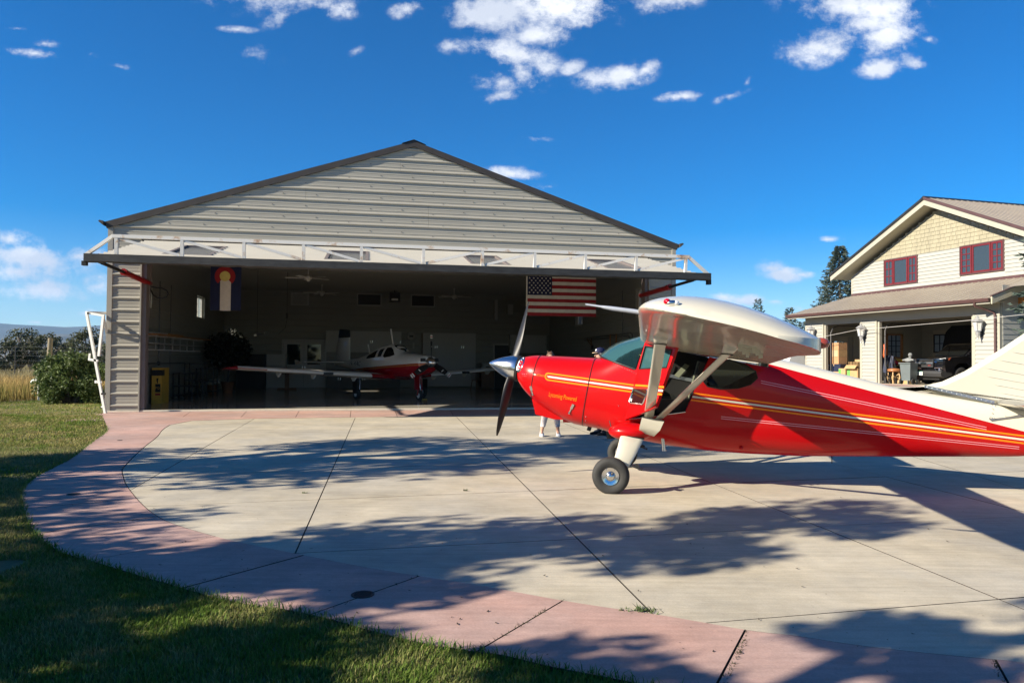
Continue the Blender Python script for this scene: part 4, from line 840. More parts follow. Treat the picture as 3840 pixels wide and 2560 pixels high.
MB().tube([(u, side_v(u, z) + .01, z) for u, z in [DOOR[5], DOOR[0], DOOR[1], DOOR[2], DOOR[3], DOOR[4], DOOR[5]]], .010, 6).build('door_frame', m_redplain, red, 60)
MB().tube([(u, side_v(u, z) - .003, z) for u, z in [DOOR[3], (.5, .868), DOOR[5]]], .007, 6).build('door_sill', m_chrome, red, 60)
# cabin fittings
for y in (-.25, .25):
    st_ = MB().cbox((.75, y, .98), (.5, .42, .16)).build('seat', m_int, red); MB().cbox((1.02, y, 1.25), (.14, .42, .55), ry=.25).build('seat_back', m_seat if y > 0 else m_int, st_)
MB().cbox((1.5, 0, 1.1), (.12, .85, .62), ry=.2).build('rear_seat', m_int, red); MB().cbox((.12, 0, 1.30), (.10, .85, .20)).build('instrument_panel', m_int, red)
MB().tube([(.30, -.30, 1.36), (.42, -.28, 1.66)], .010, 6).tube([(.30, .30, 1.36), (.42, .28, 1.66)], .010, 6).build('cabin_brace', m_chrome, red)
MB().bar((.66, .50, 1.335), (.98, .50, 1.27), .01, .045).bar((.98, .49, 1.30), (1.06, .49, 1.45), .02, .05).build('far_window_rail', m_alum, red)
MB().prism([(.72, .45, 1.34), (.78, .45, 1.31), (.92, .45, 1.47), (.86, .45, 1.50)], (0, .02, 0)).prism([(.66, -.35, 1.13), (.74, -.35, 1.10), (.76, -.35, 1.02), (.69, -.35, 1.05)], (0, .02, 0)).build('cabin_placard', m_seat, red)
# open cabin door, swung out about its slanting front hinge
dmt = thing('cabin_door', '', ''); del dmt['label']; del dmt['category']; dmt.parent = red
Dp, Ap = Vector((.131, -.56, .812)), Vector((.371, -.56, 1.755)); axd = (Ap - Dp).normalized(); RT = Matrix.Translation(Dp) @ Matrix.Rotation(math.radians(-61), 4, axd) @ Matrix.Translation(-Dp)
def dpoly(p): return [(u, -.555, z) for u, z in p]
outer = [(.377, 1.752), (1.126, 1.592), (1.05, 1.40), (.842, .93), (.745, .905), (.137, .815)]; winp = [(.405, 1.70), (1.045, 1.565), (.98, 1.37), (.335, 1.425)]
mb = MB()
def plate(mb, polys, th=.035):
    for P in polys: mb.prism([(u, -.572, z) for u, z in P], (0, th, 0))
o_, w_ = outer, winp
plate(mb, [[o_[0], o_[1], w_[1], w_[0]], [o_[1], (1.035, 1.36), w_[2], w_[1]], [o_[0], w_[0], w_[3], (.30, 1.432)], [(.30, 1.432), w_[3], w_[2], (1.035, 1.36), o_[2], o_[3], o_[4], o_[5]]])
mb.v = [tuple(RT @ Vector(p)) for p in mb.v]
def door_mat():     # stripes carried onto the door in the door's own closed position
    return m_redplain
dleaf = mb.build('door_leaf', m_redplain, dmt)
def on_door(mb, name, mat, sm_=None): mb.v = [tuple(RT @ Vector(p)) for p in mb.v]; return mb.build(name, mat, dmt, sm_)
m_orgp = M('orange paint', ORG, .3, var=.03, coat=.3)
def stripe_strip(z0, z1, a, b): return MB().prism([(u, -.5745, 1.2215 - .1209 * u + dz_) for u, dz_ in ((a, z0), (b, z0), (b, z1), (a, z1))], (0, .002, 0))
on_door(stripe_strip(-.0125, .0125, .28, .965), 'white_stripe', m_cream); on_door(stripe_strip(.0305, .0535, .29, .975), 'orange_stripe', m_orgp); on_door(stripe_strip(-.0535, -.0305, .27, .955), 'orange_stripe', m_orgp)
on_door(MB().add([(u, -.56, z) for u, z in winp], [(0, 1, 2, 3)]), 'door_window', m_ws)
on_door(MB().tube([(u, -.574, z) for u, z in winp + winp[:1]], .009, 6), 'window_trim', m_blk, 60)
lw = [(.27, 1.19), (.60, 1.15), (.62, 1.12), (.555, .99), (.53, .975), (.235, 1.005), (.215, 1.03), (.25, 1.175)]
lw = [(u + .01, z) for u, z in lw]
lp = on_door(MB().prism([(u, -.577, z) for u, z in lw], (0, .004, 0)), 'lower_window', m_tint); tb = MB().tube([(u, -.580, z) for u, z in lw + lw[:1]], .012, 6); tb.v = [tuple(RT @ Vector(p)) for p in tb.v]; tb.build('window_rim', m_chrome, lp, 60)
on_door(MB().cbox((.80, -.60, 1.235), (.16, .03, .028), ry=.12).cbox((.73, -.585, 1.24), (.03, .04, .05)), 'door_handle', m_chrome)
on_door(MB().bar((.38, -.53, 1.70), (.62, -.53, 1.42), .02, .04), 'door_stay', m_alum)
# seams, rivets, latches, lettering
for s in (-1.082, -.348): MB().tube([p for p in fring(s, 56, .001)] + [fring(s, 56, .001)[0]], .0055, 5).build('cowl_seam', m_blk, red, 60)
mb = MB()
for k in range(14): u = -.02 + k * .022 * 1.3; z = 1.48 - (u - .02) * .42; mb.ball((u, side_v(u, z) - .001, z), .006, 6, 4)
for k in range(6): u, z = -1.19 + .025 * (k % 3), 1.35 - .025 * (k // 3); mb.ball((u, side_v(u, z), z), .005, 6, 4)
for u, z in ((-.36, .83), (-.37, .78), (-.38, .73), (.05, .98)): mb.ball((u, side_v(u, z), z), .007, 6, 4)
mb.build('rivets', m_chrome, red, 60)
for u, z0, z1, tl in ((-1.08, 1.20, 1.09, .02), (-.515, .985, .87, -.06)):
    v0 = side_v(u, z0); v1 = side_v(u + tl, z1); mb = MB().bar((u, v0 - .008, z0), (u + tl * .5, (v0 + v1) / 2 - .010, (z0 + z1) / 2), .03, .016, (0, 1, 0)).bar((u + tl * .5, (v0 + v1) / 2 - .01, (z0 + z1) / 2), (u + tl, v1 - .008, z1), .014, .012, (0, 1, 0)); mb.ball((u + tl, v1 - .008, z1), .016, 8, 5); mb.build('cowl_latch', m_chrome, red)
def lettering(txt, u, z, size, slope, mat, name, shear=.25, off=.0025, width=None, parent=None, proj=None):
    cu = bpy.data.curves.new('txt', 'FONT'); cu.body = txt; cu.size = size; cu.shear = shear; cu.resolution_u = 3; ob = bpy.data.objects.new('txt', cu); COL.objects.link(ob); bpy.context.view_layer.update()
    me = bpy.data.meshes.new_from_object(ob.evaluated_get(bpy.context.evaluated_depsgraph_get())); bpy.data.objects.remove(ob); n = len(me.vertices); co = np.zeros(n * 3, np.float32); me.vertices.foreach_get('co', co); co = co.reshape(-1, 3)
    if width: co[:, 0] *= width / max(1e-6, co[:, 0].max())
    P = []
    for x, y, _ in co: uu = u + x * math.cos(slope) - y * math.sin(slope) * .0 ; zz = z + x * math.sin(slope) + y; P.append((uu, proj(uu, zz) - off, zz) if proj else (uu, side_v(uu, zz) - off, zz))
    me.vertices.foreach_set('co', np.array(P, np.float32).ravel()); me.materials.clear(); me.materials.append(mat); me.update(); return link(name, me, parent or red)
lettering('Lycoming Powered', -.84, 1.075, .085, -.15, m_orgp, 'lettering', .35, width=.375)
lettering('STINSON', -1.0, 1.332, .038, -.13, m_orgp, 'lettering', .5, width=.16)
mb = MB(); mb.add([(u, side_v(u, z) - .003, z) for u, z in ((-1.055, 1.350), (-1.03, 1.361), (-1.005, 1.352), (-1.0, 1.344), (-1.02, 1.336))], [(0, 1, 2, 3, 4)]); mb.build('arrow_mark', m_cream, red, fix=False)
# air inlet with shining cylinder fins
il = [(-1.300, 1.395), (-1.262, 1.375), (-1.215, 1.42), (-1.195, 1.50), (-1.212, 1.558), (-1.25, 1.545), (-1.285, 1.48)]
ilp = [(u, min(side_v(u, z), -.12) - .004, z) for u, z in il]; a = MB().add(ilp, [tuple(range(len(il)))]).build('air_inlet', m_blk, red, fix=False)
MB().tube(ilp + ilp[:1], .012, 6).build('inlet_rim', m_chrome, a, 60)
mb = MB()
for k in range(4): u, z = -1.258 + k * .010, 1.405 + k * .040; MB().ball((u, min(side_v(u, z), -.12) - .012, z), .016, 8, 6, (1, .6, .9)).build('cylinder_fin', m_chrome, a, 60)
# chin scoop under the cowl, exhaust stubs
ch = [(-1.10, 1.03), (-1.05, .825), (-.80, .765), (-.66, .765), (-.62, .80), (-.9, .95)]
MB().prism([(u, -.17, z) for u, z in ch], (0, .34, 0)).build('chin_scoop', m_redplain, red); MB().cbox((-.66, .1, .735), (.12, .08, .05)).build('cowl_flap', m_redplain, red)
MB().cbox((-.35, -.1, .665), (.05, .05, .08), ry=.3).build('drain_flap', m_blk, red); MB().tube([(-.12, .22, .68), (-.10, .22, .50)], .055, 12).build('exhaust_pipe', m_blk, red, 50)
# spinner and propeller on the inclined thrust line
TH = Matrix.Translation((-1.335, 0, 1.418)) @ Matrix.Rotation(math.radians(-90 + 10.5), 4, 'Y')       # local z runs forward along the shaft
sp = [(.166, 0), (.166, .02), (.160, .06), (.146, .12), (.122, .19), (.090, .26), (.052, .33), (.022, .37), (.0015, .392)]
MB().lathe(sp, 32, TH).build('spinner', m_spin, red, 50); MB().lathe([(.172, -.035), (.172, -.004), (.10, -.004)], 32, TH).build('spinner_backplate', m_blk, red, 40)
for sg, rr in ((1, .93), (-1, .93)):
    rings = []
    for t in np.linspace(0, 1, 16):
        r = .10 + (rr - .10) * t; ch_ = (.070 + .072 * math.sin(math.pi * min(1, t * .95 + .1)) ** .8) * (1 if t < .93 else max(.25, 1 - (t - .93) * 9)); th = .045 * (1 - t) ** .8 + .010; tw = math.radians(62 - 42 * t ** .7)
        sec = []
        for k in range(12):
            a = 2 * math.pi * k / 12; x = ch_ / 2 * math.cos(a); y = th / 2 * math.sin(a) * (1 + .35 * math.cos(a)); X_ = x * math.cos(tw) - y * math.sin(tw); Y_ = x * math.sin(tw) + y * math.cos(tw)
            sec.append((sg * r, X_ * sg, Y_ * 1.0 + .055))
        # local: x radial (up/down), y across, z along the shaft
        ang = math.radians(13); rings.append([TH @ (Matrix.Rotation(ang, 4, 'Z') @ Vector(p)) for p in sec])
    MB().loft(rings).build('propeller_blade', m_prop, red, 50)
# wings
def airfoil(le, te, tk, v, te_t=.03, n=18, camber=.45, cm=0):
    le, te = Vector(le), Vector(te); c = te - le; pts = []
    prof = lambda x: tk * (1.48 * math.sqrt(max(x, 0)) - .63 * x - 1.76 * x * x + 1.42 * x ** 3 - .51 * x ** 4) * 1.0
    xs_ = [(1 - math.cos(math.pi * i / n)) / 2 for i in range(n + 1)]
    up = [(x, prof(x) * (1 + camber) + te_t * .5 * x) for x in xs_]; lo = [(x, -prof(x) * (1 - camber) - te_t * .5 * x) for x in xs_]
    for x, y in up[::-1] + lo[1:]: pts.append((le.x + c.x * x - c.y * 0, v, le.y + c.y * x + y + 4 * cm * x * (1 - x)))
    return pts
def wsec(v):
    t = (abs(v) - .5) / 4.1; le = (.31 + (.445 - .31) * t, 1.800 + (1.895 - 1.800) * t); te = (1.80 + (1.60 - 1.80) * t, 1.515 + (1.640 - 1.515) * t); return le, te
def wing(sg):
    rings = []
    for v in np.linspace(.50, 4.45, 12): le, te = wsec(v); t = (v - .5) / 4; rings.append(airfoil(le, te, .19 - .045 * t, sg * v, .02 + .08 * max(0, (v - 3.2) / 1.25), camber=.1, cm=.03 + .055 * t))
    le0, te0 = wsec(4.45)
    for v, a, b, k, dz_ in ((4.60, .01, .0, .95, -.002), (4.75, .025, .015, .86, -.006), (4.90, .06, .05, .72, -.012), (5.0, .11, .10, .56, -.018), (5.08, .19, .19, .36, -.024), (5.12, .28, .30, .18, -.028)):
        le, te = wsec(v); c = (te[0] - le[0]); le = (le[0] + a, le[1] - a * .2 + dz_); te = (te[0] - b, te[1] + b * .2 + dz_); rings.append(airfoil(le, te, .145 * k, sg * v, .10 * k, camber=.1, cm=.085 * k))
    o = MB().loft(rings).build('wing', m_wing, red, 50); return o
def wing_mat():
    m, n, l, b = newmat('cream wing skin'); t = n.new('ShaderNodeTexCoord'); w = n.new('ShaderNodeTexWave'); w.wave_type = 'BANDS'; w.bands_direction = 'Y'; w.inputs['Scale'].default_value = 4.2; w.inputs['Distortion'].default_value = 0; l.new(t.outputs['Object'], w.inputs[0])
    rmp = n.new('ShaderNodeValToRGB'); rmp.color_ramp.elements[0].position = .80; rmp.color_ramp.elements[1].position = 1.0; l.new(w.outputs['Fac'], rmp.inputs[0])
    s = n.new('ShaderNodeSeparateXYZ'); g = n.new('ShaderNodeNewGeometry'); l.new(t.outputs['Normal'], s.inputs[0]); dn = n.new('ShaderNodeMath'); dn.operation = 'LESS_THAN'; l.new(s.outputs[2], dn.inputs[0]); dn.inputs[1].default_value = -.45
    mu = n.new('ShaderNodeMath'); mu.operation = 'MULTIPLY'; l.new(dn.outputs[0], mu.inputs[0]); l.new(rmp.outputs[0], mu.inputs[1])
    bp = n.new('ShaderNodeBump'); bp.inputs['Strength'].default_value = .8; bp.inputs['Distance'].default_value = .010; l.new(mu.outputs[0], bp.inputs['Height']); l.new(bp.outputs[0], b.inputs['Normal'])
    b.inputs['Base Color'].default_value = (.56, .53, .43, 1); b.inputs['Roughness'].default_value = .22; b.inputs['Coat Weight'].default_value = .35; b.inputs['Coat Roughness'].default_value = .04; b.inputs['Specular IOR Level'].default_value = .4; return m
m_wing = wing_mat()
wp = wing(-1); wing(1)
def under(u, v):
    le, te = wsec(v); x = (u - le[0]) / (te[0] - le[0]); t4 = (abs(v) - .5) / 4; tk = .19 - .045 * t4; y = -tk * (1.48 * math.sqrt(x) - .63 * x - 1.76 * x * x + 1.42 * x ** 3 - .51 * x ** 4) * .9 + 4 * (.03 + .055 * t4) * x * (1 - x); return le[1] + (te[1] - le[1]) * x + y - .01
# registration digit under the wing
vv = 3.35; mb = MB()
for cu_, cv_, r_ in ((.62, vv - .10, .055), (.62, vv + .02, .045)):
    A = np.linspace(0, 2 * math.pi, 18)
    for a, b in zip(A[:-1], A[1:]): mb.add([(cu_ + q * math.cos(k), -(cv_ + q * 1.3 * math.sin(k)), under(cu_ + q * math.cos(k), cv_) - .006) for k, q in ((a, r_), (b, r_), (b, r_ * .72), (a, r_ * .72))], [(0, 1, 2, 3)])
mb.build('wing_digit', m_blk, wp, fix=False)
# pitot, tip light, trailing edge pod, flap hinges
MB().tube([(.455, -4.3, 1.885), (.40, -4.3, 1.894), (.25, -4.3, 1.915), (.19, -4.3, 1.925), (.165, -4.3, 1.930), (.058, -4.3, 1.946)], [.016, .017, .016, .012, .008, .007], 10).build('pitot_tube', M('grey pitot', (.42, .45, .50), .4, .3), red, 60)
from mathutils.bvhtree import BVHTree
_dg = bpy.context.view_layer; bt_ = BVHTree.FromPolygons([v.co for v in wp.data.vertices], [p.vertices for p in wp.data.polygons]); _mi = red.matrix_basis.inverted() if False else (Matrix.Translation(red.location) @ Matrix.Rotation(PL.a, 4, 'Z')).inverted()
hit, hn, _, _ = bt_.ray_cast(_mi @ Vector((0, 0, EYE)), _mi.to_3x3() @ rayd(2519, 1143)); hit = hit or Vector((.67, -4.95, 1.93)); LX = lambda dx: hit + Vector((dx, 0, -dx * .2)) + hn * .012
tl = MB().ball(LX(0), .030, 14, 8, (1.45, .9, .62)).build('tip_light', m_chrome, red, 50); MB().ball(LX(-.027) + hn * .004, .023, 12, 8, (.95, 1.0, .85)).build('red_lens', M('red lens', (.5, .0, .01), .08, var=.05, coat=.6), tl, 60); MB().ball(LX(.024) + hn * .004, .022, 12, 8, (1.1, 1.0, .8)).build('clear_lens', M('clear lens', (.75, .75, .75), .08, var=.1, coat=.6), tl, 60)
MB().ball((1.63, -4.45, 1.665), .05, 12, 8, (1.2, .8, .75)).build('wingtip_pod', M('red brown pod', (.30, .05, .03), .25, var=.1, coat=.5), red, 60)
for k, (u, v) in enumerate(((1.30, 3.05), (1.36, 2.75), (1.42, 2.45))):
    z = under(u, v); MB().prism([(u - .07, -v, z + .03), (u + .09, -v, z + .02), (u + .085, -v, z - .055), (u + .05, -v, z - .06), (u + .045, -v, z - .02), (u - .03, -v, z - .01), (u - .04, -v, z - .05), (u - .065, -v, z - .05)], (0, .018, 0)).build('flap_hinge', m_cream, red)
# struts with cuffs, lower fairing
def streamline(c, ux, w, t, n=14):
    ux = Vector(ux).normalized(); out = []
    for k in range(n): a = 2 * math.pi * k / n; x = math.cos(a); y = math.sin(a); out.append(Vector(c) + ux * (x * w / 2) + Vector((0, 1, 0)) * (y * t / 2 * (1 - .35 * x)))
    return out
def strut(sg, p0, p1, w, ux): return MB().loft([streamline((p[0], sg * p[1], p[2]), ux, w_, t_) for p, w_, t_ in ((p0, w, .055), (tuple(a + (b - a) * .5 for a, b in zip(p0, p1)), w * 1.02, .055), (p1, w, .055))]).build('wing_strut', m_cream, red, 50)
for sg in (-1, 1):
    f0, f1 = (.42, .80, .875), (.567, 2.36, 1.70); r0, r1 = (.54, .80, .855), (1.19, 2.36, 1.605)
    strut(sg, f0, f1, .112, (1, 0, -.05)); strut(sg, r0, r1, .105, (1, 0, .1))
    for p, q, w0, w1 in ((f1, (.578, 2.47, 1.815), .112, .165), (r1, (1.235, 2.47, 1.70), .105, .165)):
        MB().loft([streamline((p[0], sg * p[1], p[2]), (1, 0, -.1), w0 + .006, .065), streamline(((p[0] + q[0]) / 2, sg * (p[1] + q[1]) / 2, (p[2] + q[2]) / 2), (1, 0, -.12), (w0 + w1) / 2, .085), streamline((q[0], sg * q[1], q[2]), (1, 0, -.2), w1, .10)]).build('strut_cuff', m_cream, red, 50)
        MB().tube([v_ for v_ in streamline((p[0], sg * p[1], p[2]), (1, 0, -.1), w0 + .01, .068)] + [streamline((p[0], sg * p[1], p[2]), (1, 0, -.1), w0 + .01, .068)[0]], .006, 5).build('cuff_seal', m_blk, red); MB().tube([v_ for v_ in streamline((q[0], sg * q[1], q[2] + .002), (1, 0, -.2), w1 + .008, .104)] + [streamline((q[0], sg * q[1], q[2] + .002), (1, 0, -.2), w1 + .008, .104)[0]], .008, 5).build('cuff_seal', m_blk, red)
    MB().loft([[(a, sg * y, z) for a, y, z in ((.345, .70, .875), (.60, .70, .835), (.60, .86, .835), (.345, .86, .875))], [(a, sg * y, z) for a, y, z in ((.315, .62, .76), (.55, .62, .72), (.55, .82, .72), (.315, .82, .76))], [(a, sg * y, z) for a, y, z in ((.305, .58, .69), (.48, .58, .64), (.48, .74, .64), (.305, .74, .69))]]).build('strut_fairing', m_cream, red, 50)
    MB().tube([(.345, sg * .86, .877), (.47, sg * .875, .860), (.60, sg * .86, .837)], .007, 5).build('fairing_seal', m_blk, red)
    # gear: red root fairing, cream leg, wheel
    MB().ball((.20, sg * .60, .675), .2, 18, 12, (1.35, .95, .55)).build('gear_root_fairing', m_redplain, red, 60)
    def leg_ring(u0, u1, y, z0, z1, t): c0, c1 = Vector((u0, sg * y, z0)), Vector((u1, sg * y, z1)); c = (c0 + c1) / 2; return streamline(c, c1 - c0, (c1 - c0).length, t)
    MB().loft([leg_ring(.09, .36, .72, .655, .60, .10), leg_ring(.055, .27, .90, .48, .42, .075), leg_ring(.02, .19, 1.0, .36, .28, .06)]).build('gear_leg', m_cream, red, 50)
    lr = leg_ring(.085, .365, .715, .660, .605, .11); MB().tube(lr + lr[:1], .008, 5).build('leg_seal', m_blk, red)
    MW = Matrix.Translation((.0, sg * 1.083, .2115)) @ Matrix.Rotation(math.pi / 2, 4, 'X'); R_, w_ = .2145, .155
    tp = [(.105, -.052), (.125, -.066), (.165, -.077), (.195, -.066), (.209, -.044), (.2145, -.018), (.2145, .018), (.209, .044), (.195, .066), (.165, .077), (.125, .066), (.105, .052)]
    wh = MB().lathe(tp, 40, MW, False).build('wheel_tyre', m_tyre, red, 60)
    o_s = 1 if sg < 0 else -1
    MB().lathe([(.106, o_s * .05), (.100, o_s * .062), (.085, o_s * .060), (.055, o_s * .052), (.046, o_s * .075), (.030, o_s * .088), (.0015, o_s * .092)], 32, MW).build('hub_cap', m_chrome, wh, 40); MB().lathe([(.105, -.05), (.10, .05)], 24, MW).build('rim', m_alum, wh, 40)
    mb = MB()
    for k in range(6): a = k * math.pi / 3; mb.ball(MW @ Vector((.09 * math.cos(a), .09 * math.sin(a), o_s * .062)), .006, 6, 4)
    mb.build('hub_bolts', m_steel, wh)
    MB().cbox((.295, sg * 1.0, .305), (.13, .10, .018), ry=.35).cbox((.295, sg * 1.0, .325), (.05, .05, .03), ry=.35).build('brake_bracket', m_blk, red); MB().tube([(.02, sg * .98, .215), (.02, sg * 1.05, .215)], .03, 10).build('axle', m_steel, red)
MB().tube([(.575, -.45, .64), (.595, -.45, .445)], .022, 10).lathe([(.03, 0), (.03, .015)], 12, Matrix.Translation((.596, -.45, .438))).build('step_tube', m_chrome, red, 50)
MB().tube([(-.06, -.56, .80), (-.03, -.585, .70), (.06, -.60, .655), (.15, -.62, .70)], .006, 5).build('brake_line', m_blk, red)
MB().tube([(2.6, 0, .39), (2.6, 0, .30)], .006, 5).build('tail_antenna', m_blk, red)
mb = MB().ball((1.50, side_v(1.5, .50) - .01, .50), .025, 10, 6); mb.build('fuel_drain', m_redplain, red)
# tail: fin with corrugations, rudder, stabilizer, gusset, rivet strip
FIN = [(3.30, 1.225), (3.45, 1.235), (3.617, 1.256), (3.829, 1.313), (4.065, 1.433), (4.411, 1.668), (4.7, 1.884), (4.95, 2.03), (5.10, 2.08), (5.12, 1.0), (4.371, 1.06), (3.60, 1.20)]
def lens(poly, th, edge): 
    P = inset([np.array(p) for p in poly], edge); Q = [np.array(p) for p in poly]; a = sum(Q[i][0] * Q[(i + 1) % len(Q)][1] - Q[(i + 1) % len(Q)][0] * Q[i][1] for i in range(len(Q)))
    if a < 0: Q = Q[::-1]
    n = len(Q); mb = MB(); mb.add([(p[0], 0, p[1]) for p in Q] + [(p[0], -th, p[1]) for p in P] + [(p[0], th, p[1]) for p in P], [tuple(range(n, 2 * n)), tuple(range(2 * n, 3 * n))] + [(i, (i + 1) % n, n + (i + 1) % n, n + i) for i in range(n)] + [(i, (i + 1) % n, 2 * n + (i + 1) % n, 2 * n + i) for i in range(n)]); return mb
fin = lens(FIN, .042, .05).build('tail_fin', m_cream, red, 35)
mb = MB()
for k in range(10):
    z0 = 1.20 + k * .095; u0 = 4.16 + max(0, z0 - 1.45) * 1.45 if z0 > 1.45 else 4.36 - (z0 - 1.2) * .75
    u0 += .06; MB().tube([(u0, -.041, z0), (u0 + .05, -.044, z0 - .012), (5.08, -.044, z0 - .19 * (5.08 - u0))], [.002, .0065, .0065], 6).build('fin_bead', m_cream, fin, 60)
lens([(5.14, 2.08), (5.35, 2.05), (5.5, 1.9), (5.55, 1.5), (5.5, .9), (5.3, .62), (5.14, .6)], .03, .04).build('rudder', m_cream, red, 35)
MB().bar((3.60, -.125, 1.258), (4.36, -.055, 1.078), .012, .034, (0, 0, 1)).build('rivet_strip', m_alum, red)
mb = MB()
for k in range(14): t = (k + .5) / 14; mb.ball((3.60 + .76 * t, -.133 + .07 * t, 1.258 - .18 * t), .005, 6, 4)
mb.build('strip_rivets', m_chrome, red)
G_ = [(4.345, 1.075), (4.268, .890), (4.288, .872), (4.66, .925), (4.42, 1.055)]; gs = MB().prism([(u, side_v(u, z) - .012 - .12 * max(0, u - 4.3) * 0, z) for u, z in G_], (0, .006, 0)).build('gusset_plate', m_alum, red)
mb = MB()
for u, z in ((4.335, 1.055), (4.318, 1.01), (4.30, .965), (4.284, .915), (4.32, .905), (4.45, .925), (4.36, 1.04)): mb.ball((u, side_v(u, z) - .016, z), .006, 6, 4)
mb.build('gusset_rivets', m_chrome, gs)
for sg in (-1, 1): MB().loft([airfoil((4.38, 1.075), (5.15, .93), .10, sg * .06, .01), airfoil((4.45, 1.075), (5.2, .94), .085, sg * .7, .01), airfoil((4.60, 1.07), (5.2, .95), .07, sg * 1.35, .01), airfoil((4.78, 1.06), (5.1, .98), .03, sg * 1.5, .01)]).build('stabilizer', m_chrome, red, 50)
MB().tube([(5.1, 0, .5), (5.2, 0, .25), (5.25, 0, .1)], .025, 8).lathe([(.03, -.03), (.085, -.025), (.09, 0), (.085, .025), (.03, .03)], 20, Matrix.Translation((5.27, 0, .09)) @ Matrix.Rotation(math.pi / 2, 4, 'X')).build('tail_wheel', m_tyre, red, 50)
MB().tube([(1.35, 0, 1.70), (1.33, 0, 1.95)], .008, 6).build('roof_antenna', m_blk, red)
# ================================================================== cream and red low-wing aeroplane in the hangar
moo = in_frame(HG, 'airplane', 'cream and dark red low-wing airplane with three black blades inside the hangar', 'airplane', 8.81, 3.96, .05, math.radians(120))
def livery2():
    m, n, l, b = newmat('cream over red livery'); t = n.new('ShaderNodeTexCoord'); s = n.new('ShaderNodeSeparateXYZ'); l.new(t.outputs['Object'], s.inputs[0])
    a = n.new('ShaderNodeMath'); a.operation = 'MULTIPLY_ADD'; l.new(s.outputs[0], a.inputs[0]); a.inputs[1].default_value = .058; l.new(s.outputs[2], a.inputs[2])
    mr_ = n.new('ShaderNodeMapRange'); l.new(a.outputs[0], mr_.inputs[0]); mr_.inputs[1].default_value = 1.0; mr_.inputs[2].default_value = 1.5
    r = n.new('ShaderNodeValToRGB'); r.color_ramp.interpolation = 'CONSTANT'; e = r.color_ramp.elements; e[0].position = 0; e[0].color = (.33, .006, .012, 1); e[1].position = .575; e[1].color = (.72, .70, .63, 1)
    for p, c in ((.42, (.55, .36, .10, 1)), (.435, (.33, .006, .012, 1)), (.47, (.55, .36, .10, 1)), (.485, (.33, .006, .012, 1)), (.52, (.55, .36, .10, 1)), (.535, (.33, .006, .012, 1))): k = e.new(p); k.color = c
    l.new(mr_.outputs[0], r.inputs[0]); l.new(r.outputs[0], b.inputs['Base Color']); b.inputs['Roughness'].default_value = .18; b.inputs['Coat Weight'].default_value = .6; b.inputs['Coat Roughness'].default_value = .04; return m
m_moo = livery2(); m_moow = M('cream wing paint', (.72, .70, .63), .18, var=.02, coat=.6); m_moor = M('dark red gloss', (.25, .006, .012), .18, var=.05, coat=.6); m_gold = m_gold
MT = sm([(-.62, 1.52), (-.55, 1.58), (.1, 1.64), (.7, 1.68), (.85, 1.70), (1.25, 1.93), (1.7, 2.0), (2.3, 1.95), (3.2, 1.66), (4.0, 1.50), (5.2, 1.37), (6.2, 1.30)])
MBt = sm([(-.62, 1.12), (-.55, 1.02), (-.3, .90), (.2, .78), (1.2, .72), (2.6, .74), (4, .92), (5.2, 1.08), (6.2, 1.16)])
MH = sm([(-.62, .30), (-.55, .40), (-.2, .47), (.6, .54), (1.6, .56), (2.4, .54), (3.4, .40), (5.2, .16), (6.2, .05)])
def mring(s, n=40):
    t, b, h = MT(s), MBt(s), MH(s); c = (t + b) / 2; R = []
    for k in range(n):
        a = 2 * math.pi * k / n; ca, sa = math.cos(a), math.sin(a); e = 2.6; z = c + (t - b) / 2 * math.copysign(abs(sa) ** (2 / e), sa); nar = 1 - .28 * max(0, (z - 1.35) / .65); R.append((s, h * math.copysign(abs(ca) ** (2 / e), ca) * nar, z))
    return R
MB().loft([mring(s) for s in np.linspace(-.62, .08, 12)]).build('cowling', m_moo, moo, 50); MB().loft([mring(s) for s in np.linspace(.09, 6.2, 60)]).build('fuselage', m_moo, moo, 50)
def skinpt(s, z):
    t, b, h = MT(s), MBt(s), MH(s); q = min(1, abs(z - (t + b) / 2) / ((t - b) / 2)); return h * max(0, 1 - q ** 2.6) ** (1 / 2.6) * (1 - .28 * max(0, (z - 1.35) / .65))
def patch(poly, f, rings=6):      # polygon of a side view laid on a curved skin
    c = (sum(p[0] for p in poly) / len(poly), sum(p[1] for p in poly) / len(poly)); P = []
    for a, b in zip(poly, poly[1:] + poly[:1]): P += [(a[0] + (b[0] - a[0]) * t / 4, a[1] + (b[1] - a[1]) * t / 4) for t in range(4)]
    mb = MB(); mb.loft([[((c[0] + (x - c[0]) * k), f(c[0] + (x - c[0]) * k, c[1] + (z - c[1]) * k), c[1] + (z - c[1]) * k) for x, z in P] for k in [.02] + [i / rings for i in range(1, rings + 1)]], False); return mb
for poly, nm in (([(.98, 1.60), (1.22, 1.80), (1.42, 1.88), (1.62, 1.86), (1.62, 1.55), (1.5, 1.50), (1.15, 1.54)], 'side_window'), ([(1.74, 1.84), (2.02, 1.80), (2.05, 1.72), (2.02, 1.52), (1.76, 1.54)], 'side_window'), ([(2.17, 1.78), (2.5, 1.70), (2.9, 1.57), (2.97, 1.49), (2.9, 1.45), (2.2, 1.50)], 'side_window')):
    for sg in (1, -1): patch(poly, lambda s, z: sg * (skinpt(s, z) + .006)).build(nm, m_tint, moo, 180)
mb = MB(); rg = [[(.74 + .58 * t ** .8 + .02, skinpt(.74 + .58 * t, 1.66 + .25 * t) * q * 1.02, 1.70 + .24 * t + .02 * (1 - q * q)) for q in np.linspace(-1, 1, 11)] for t in np.linspace(0, 1, 6)]
mb.loft(rg, False, False).build('windshield', m_tint, moo, 180, fix=False)
TM = Matrix.Translation((-.62, 0, 1.34)) @ Matrix.Rotation(math.radians(-90), 4, 'Y')
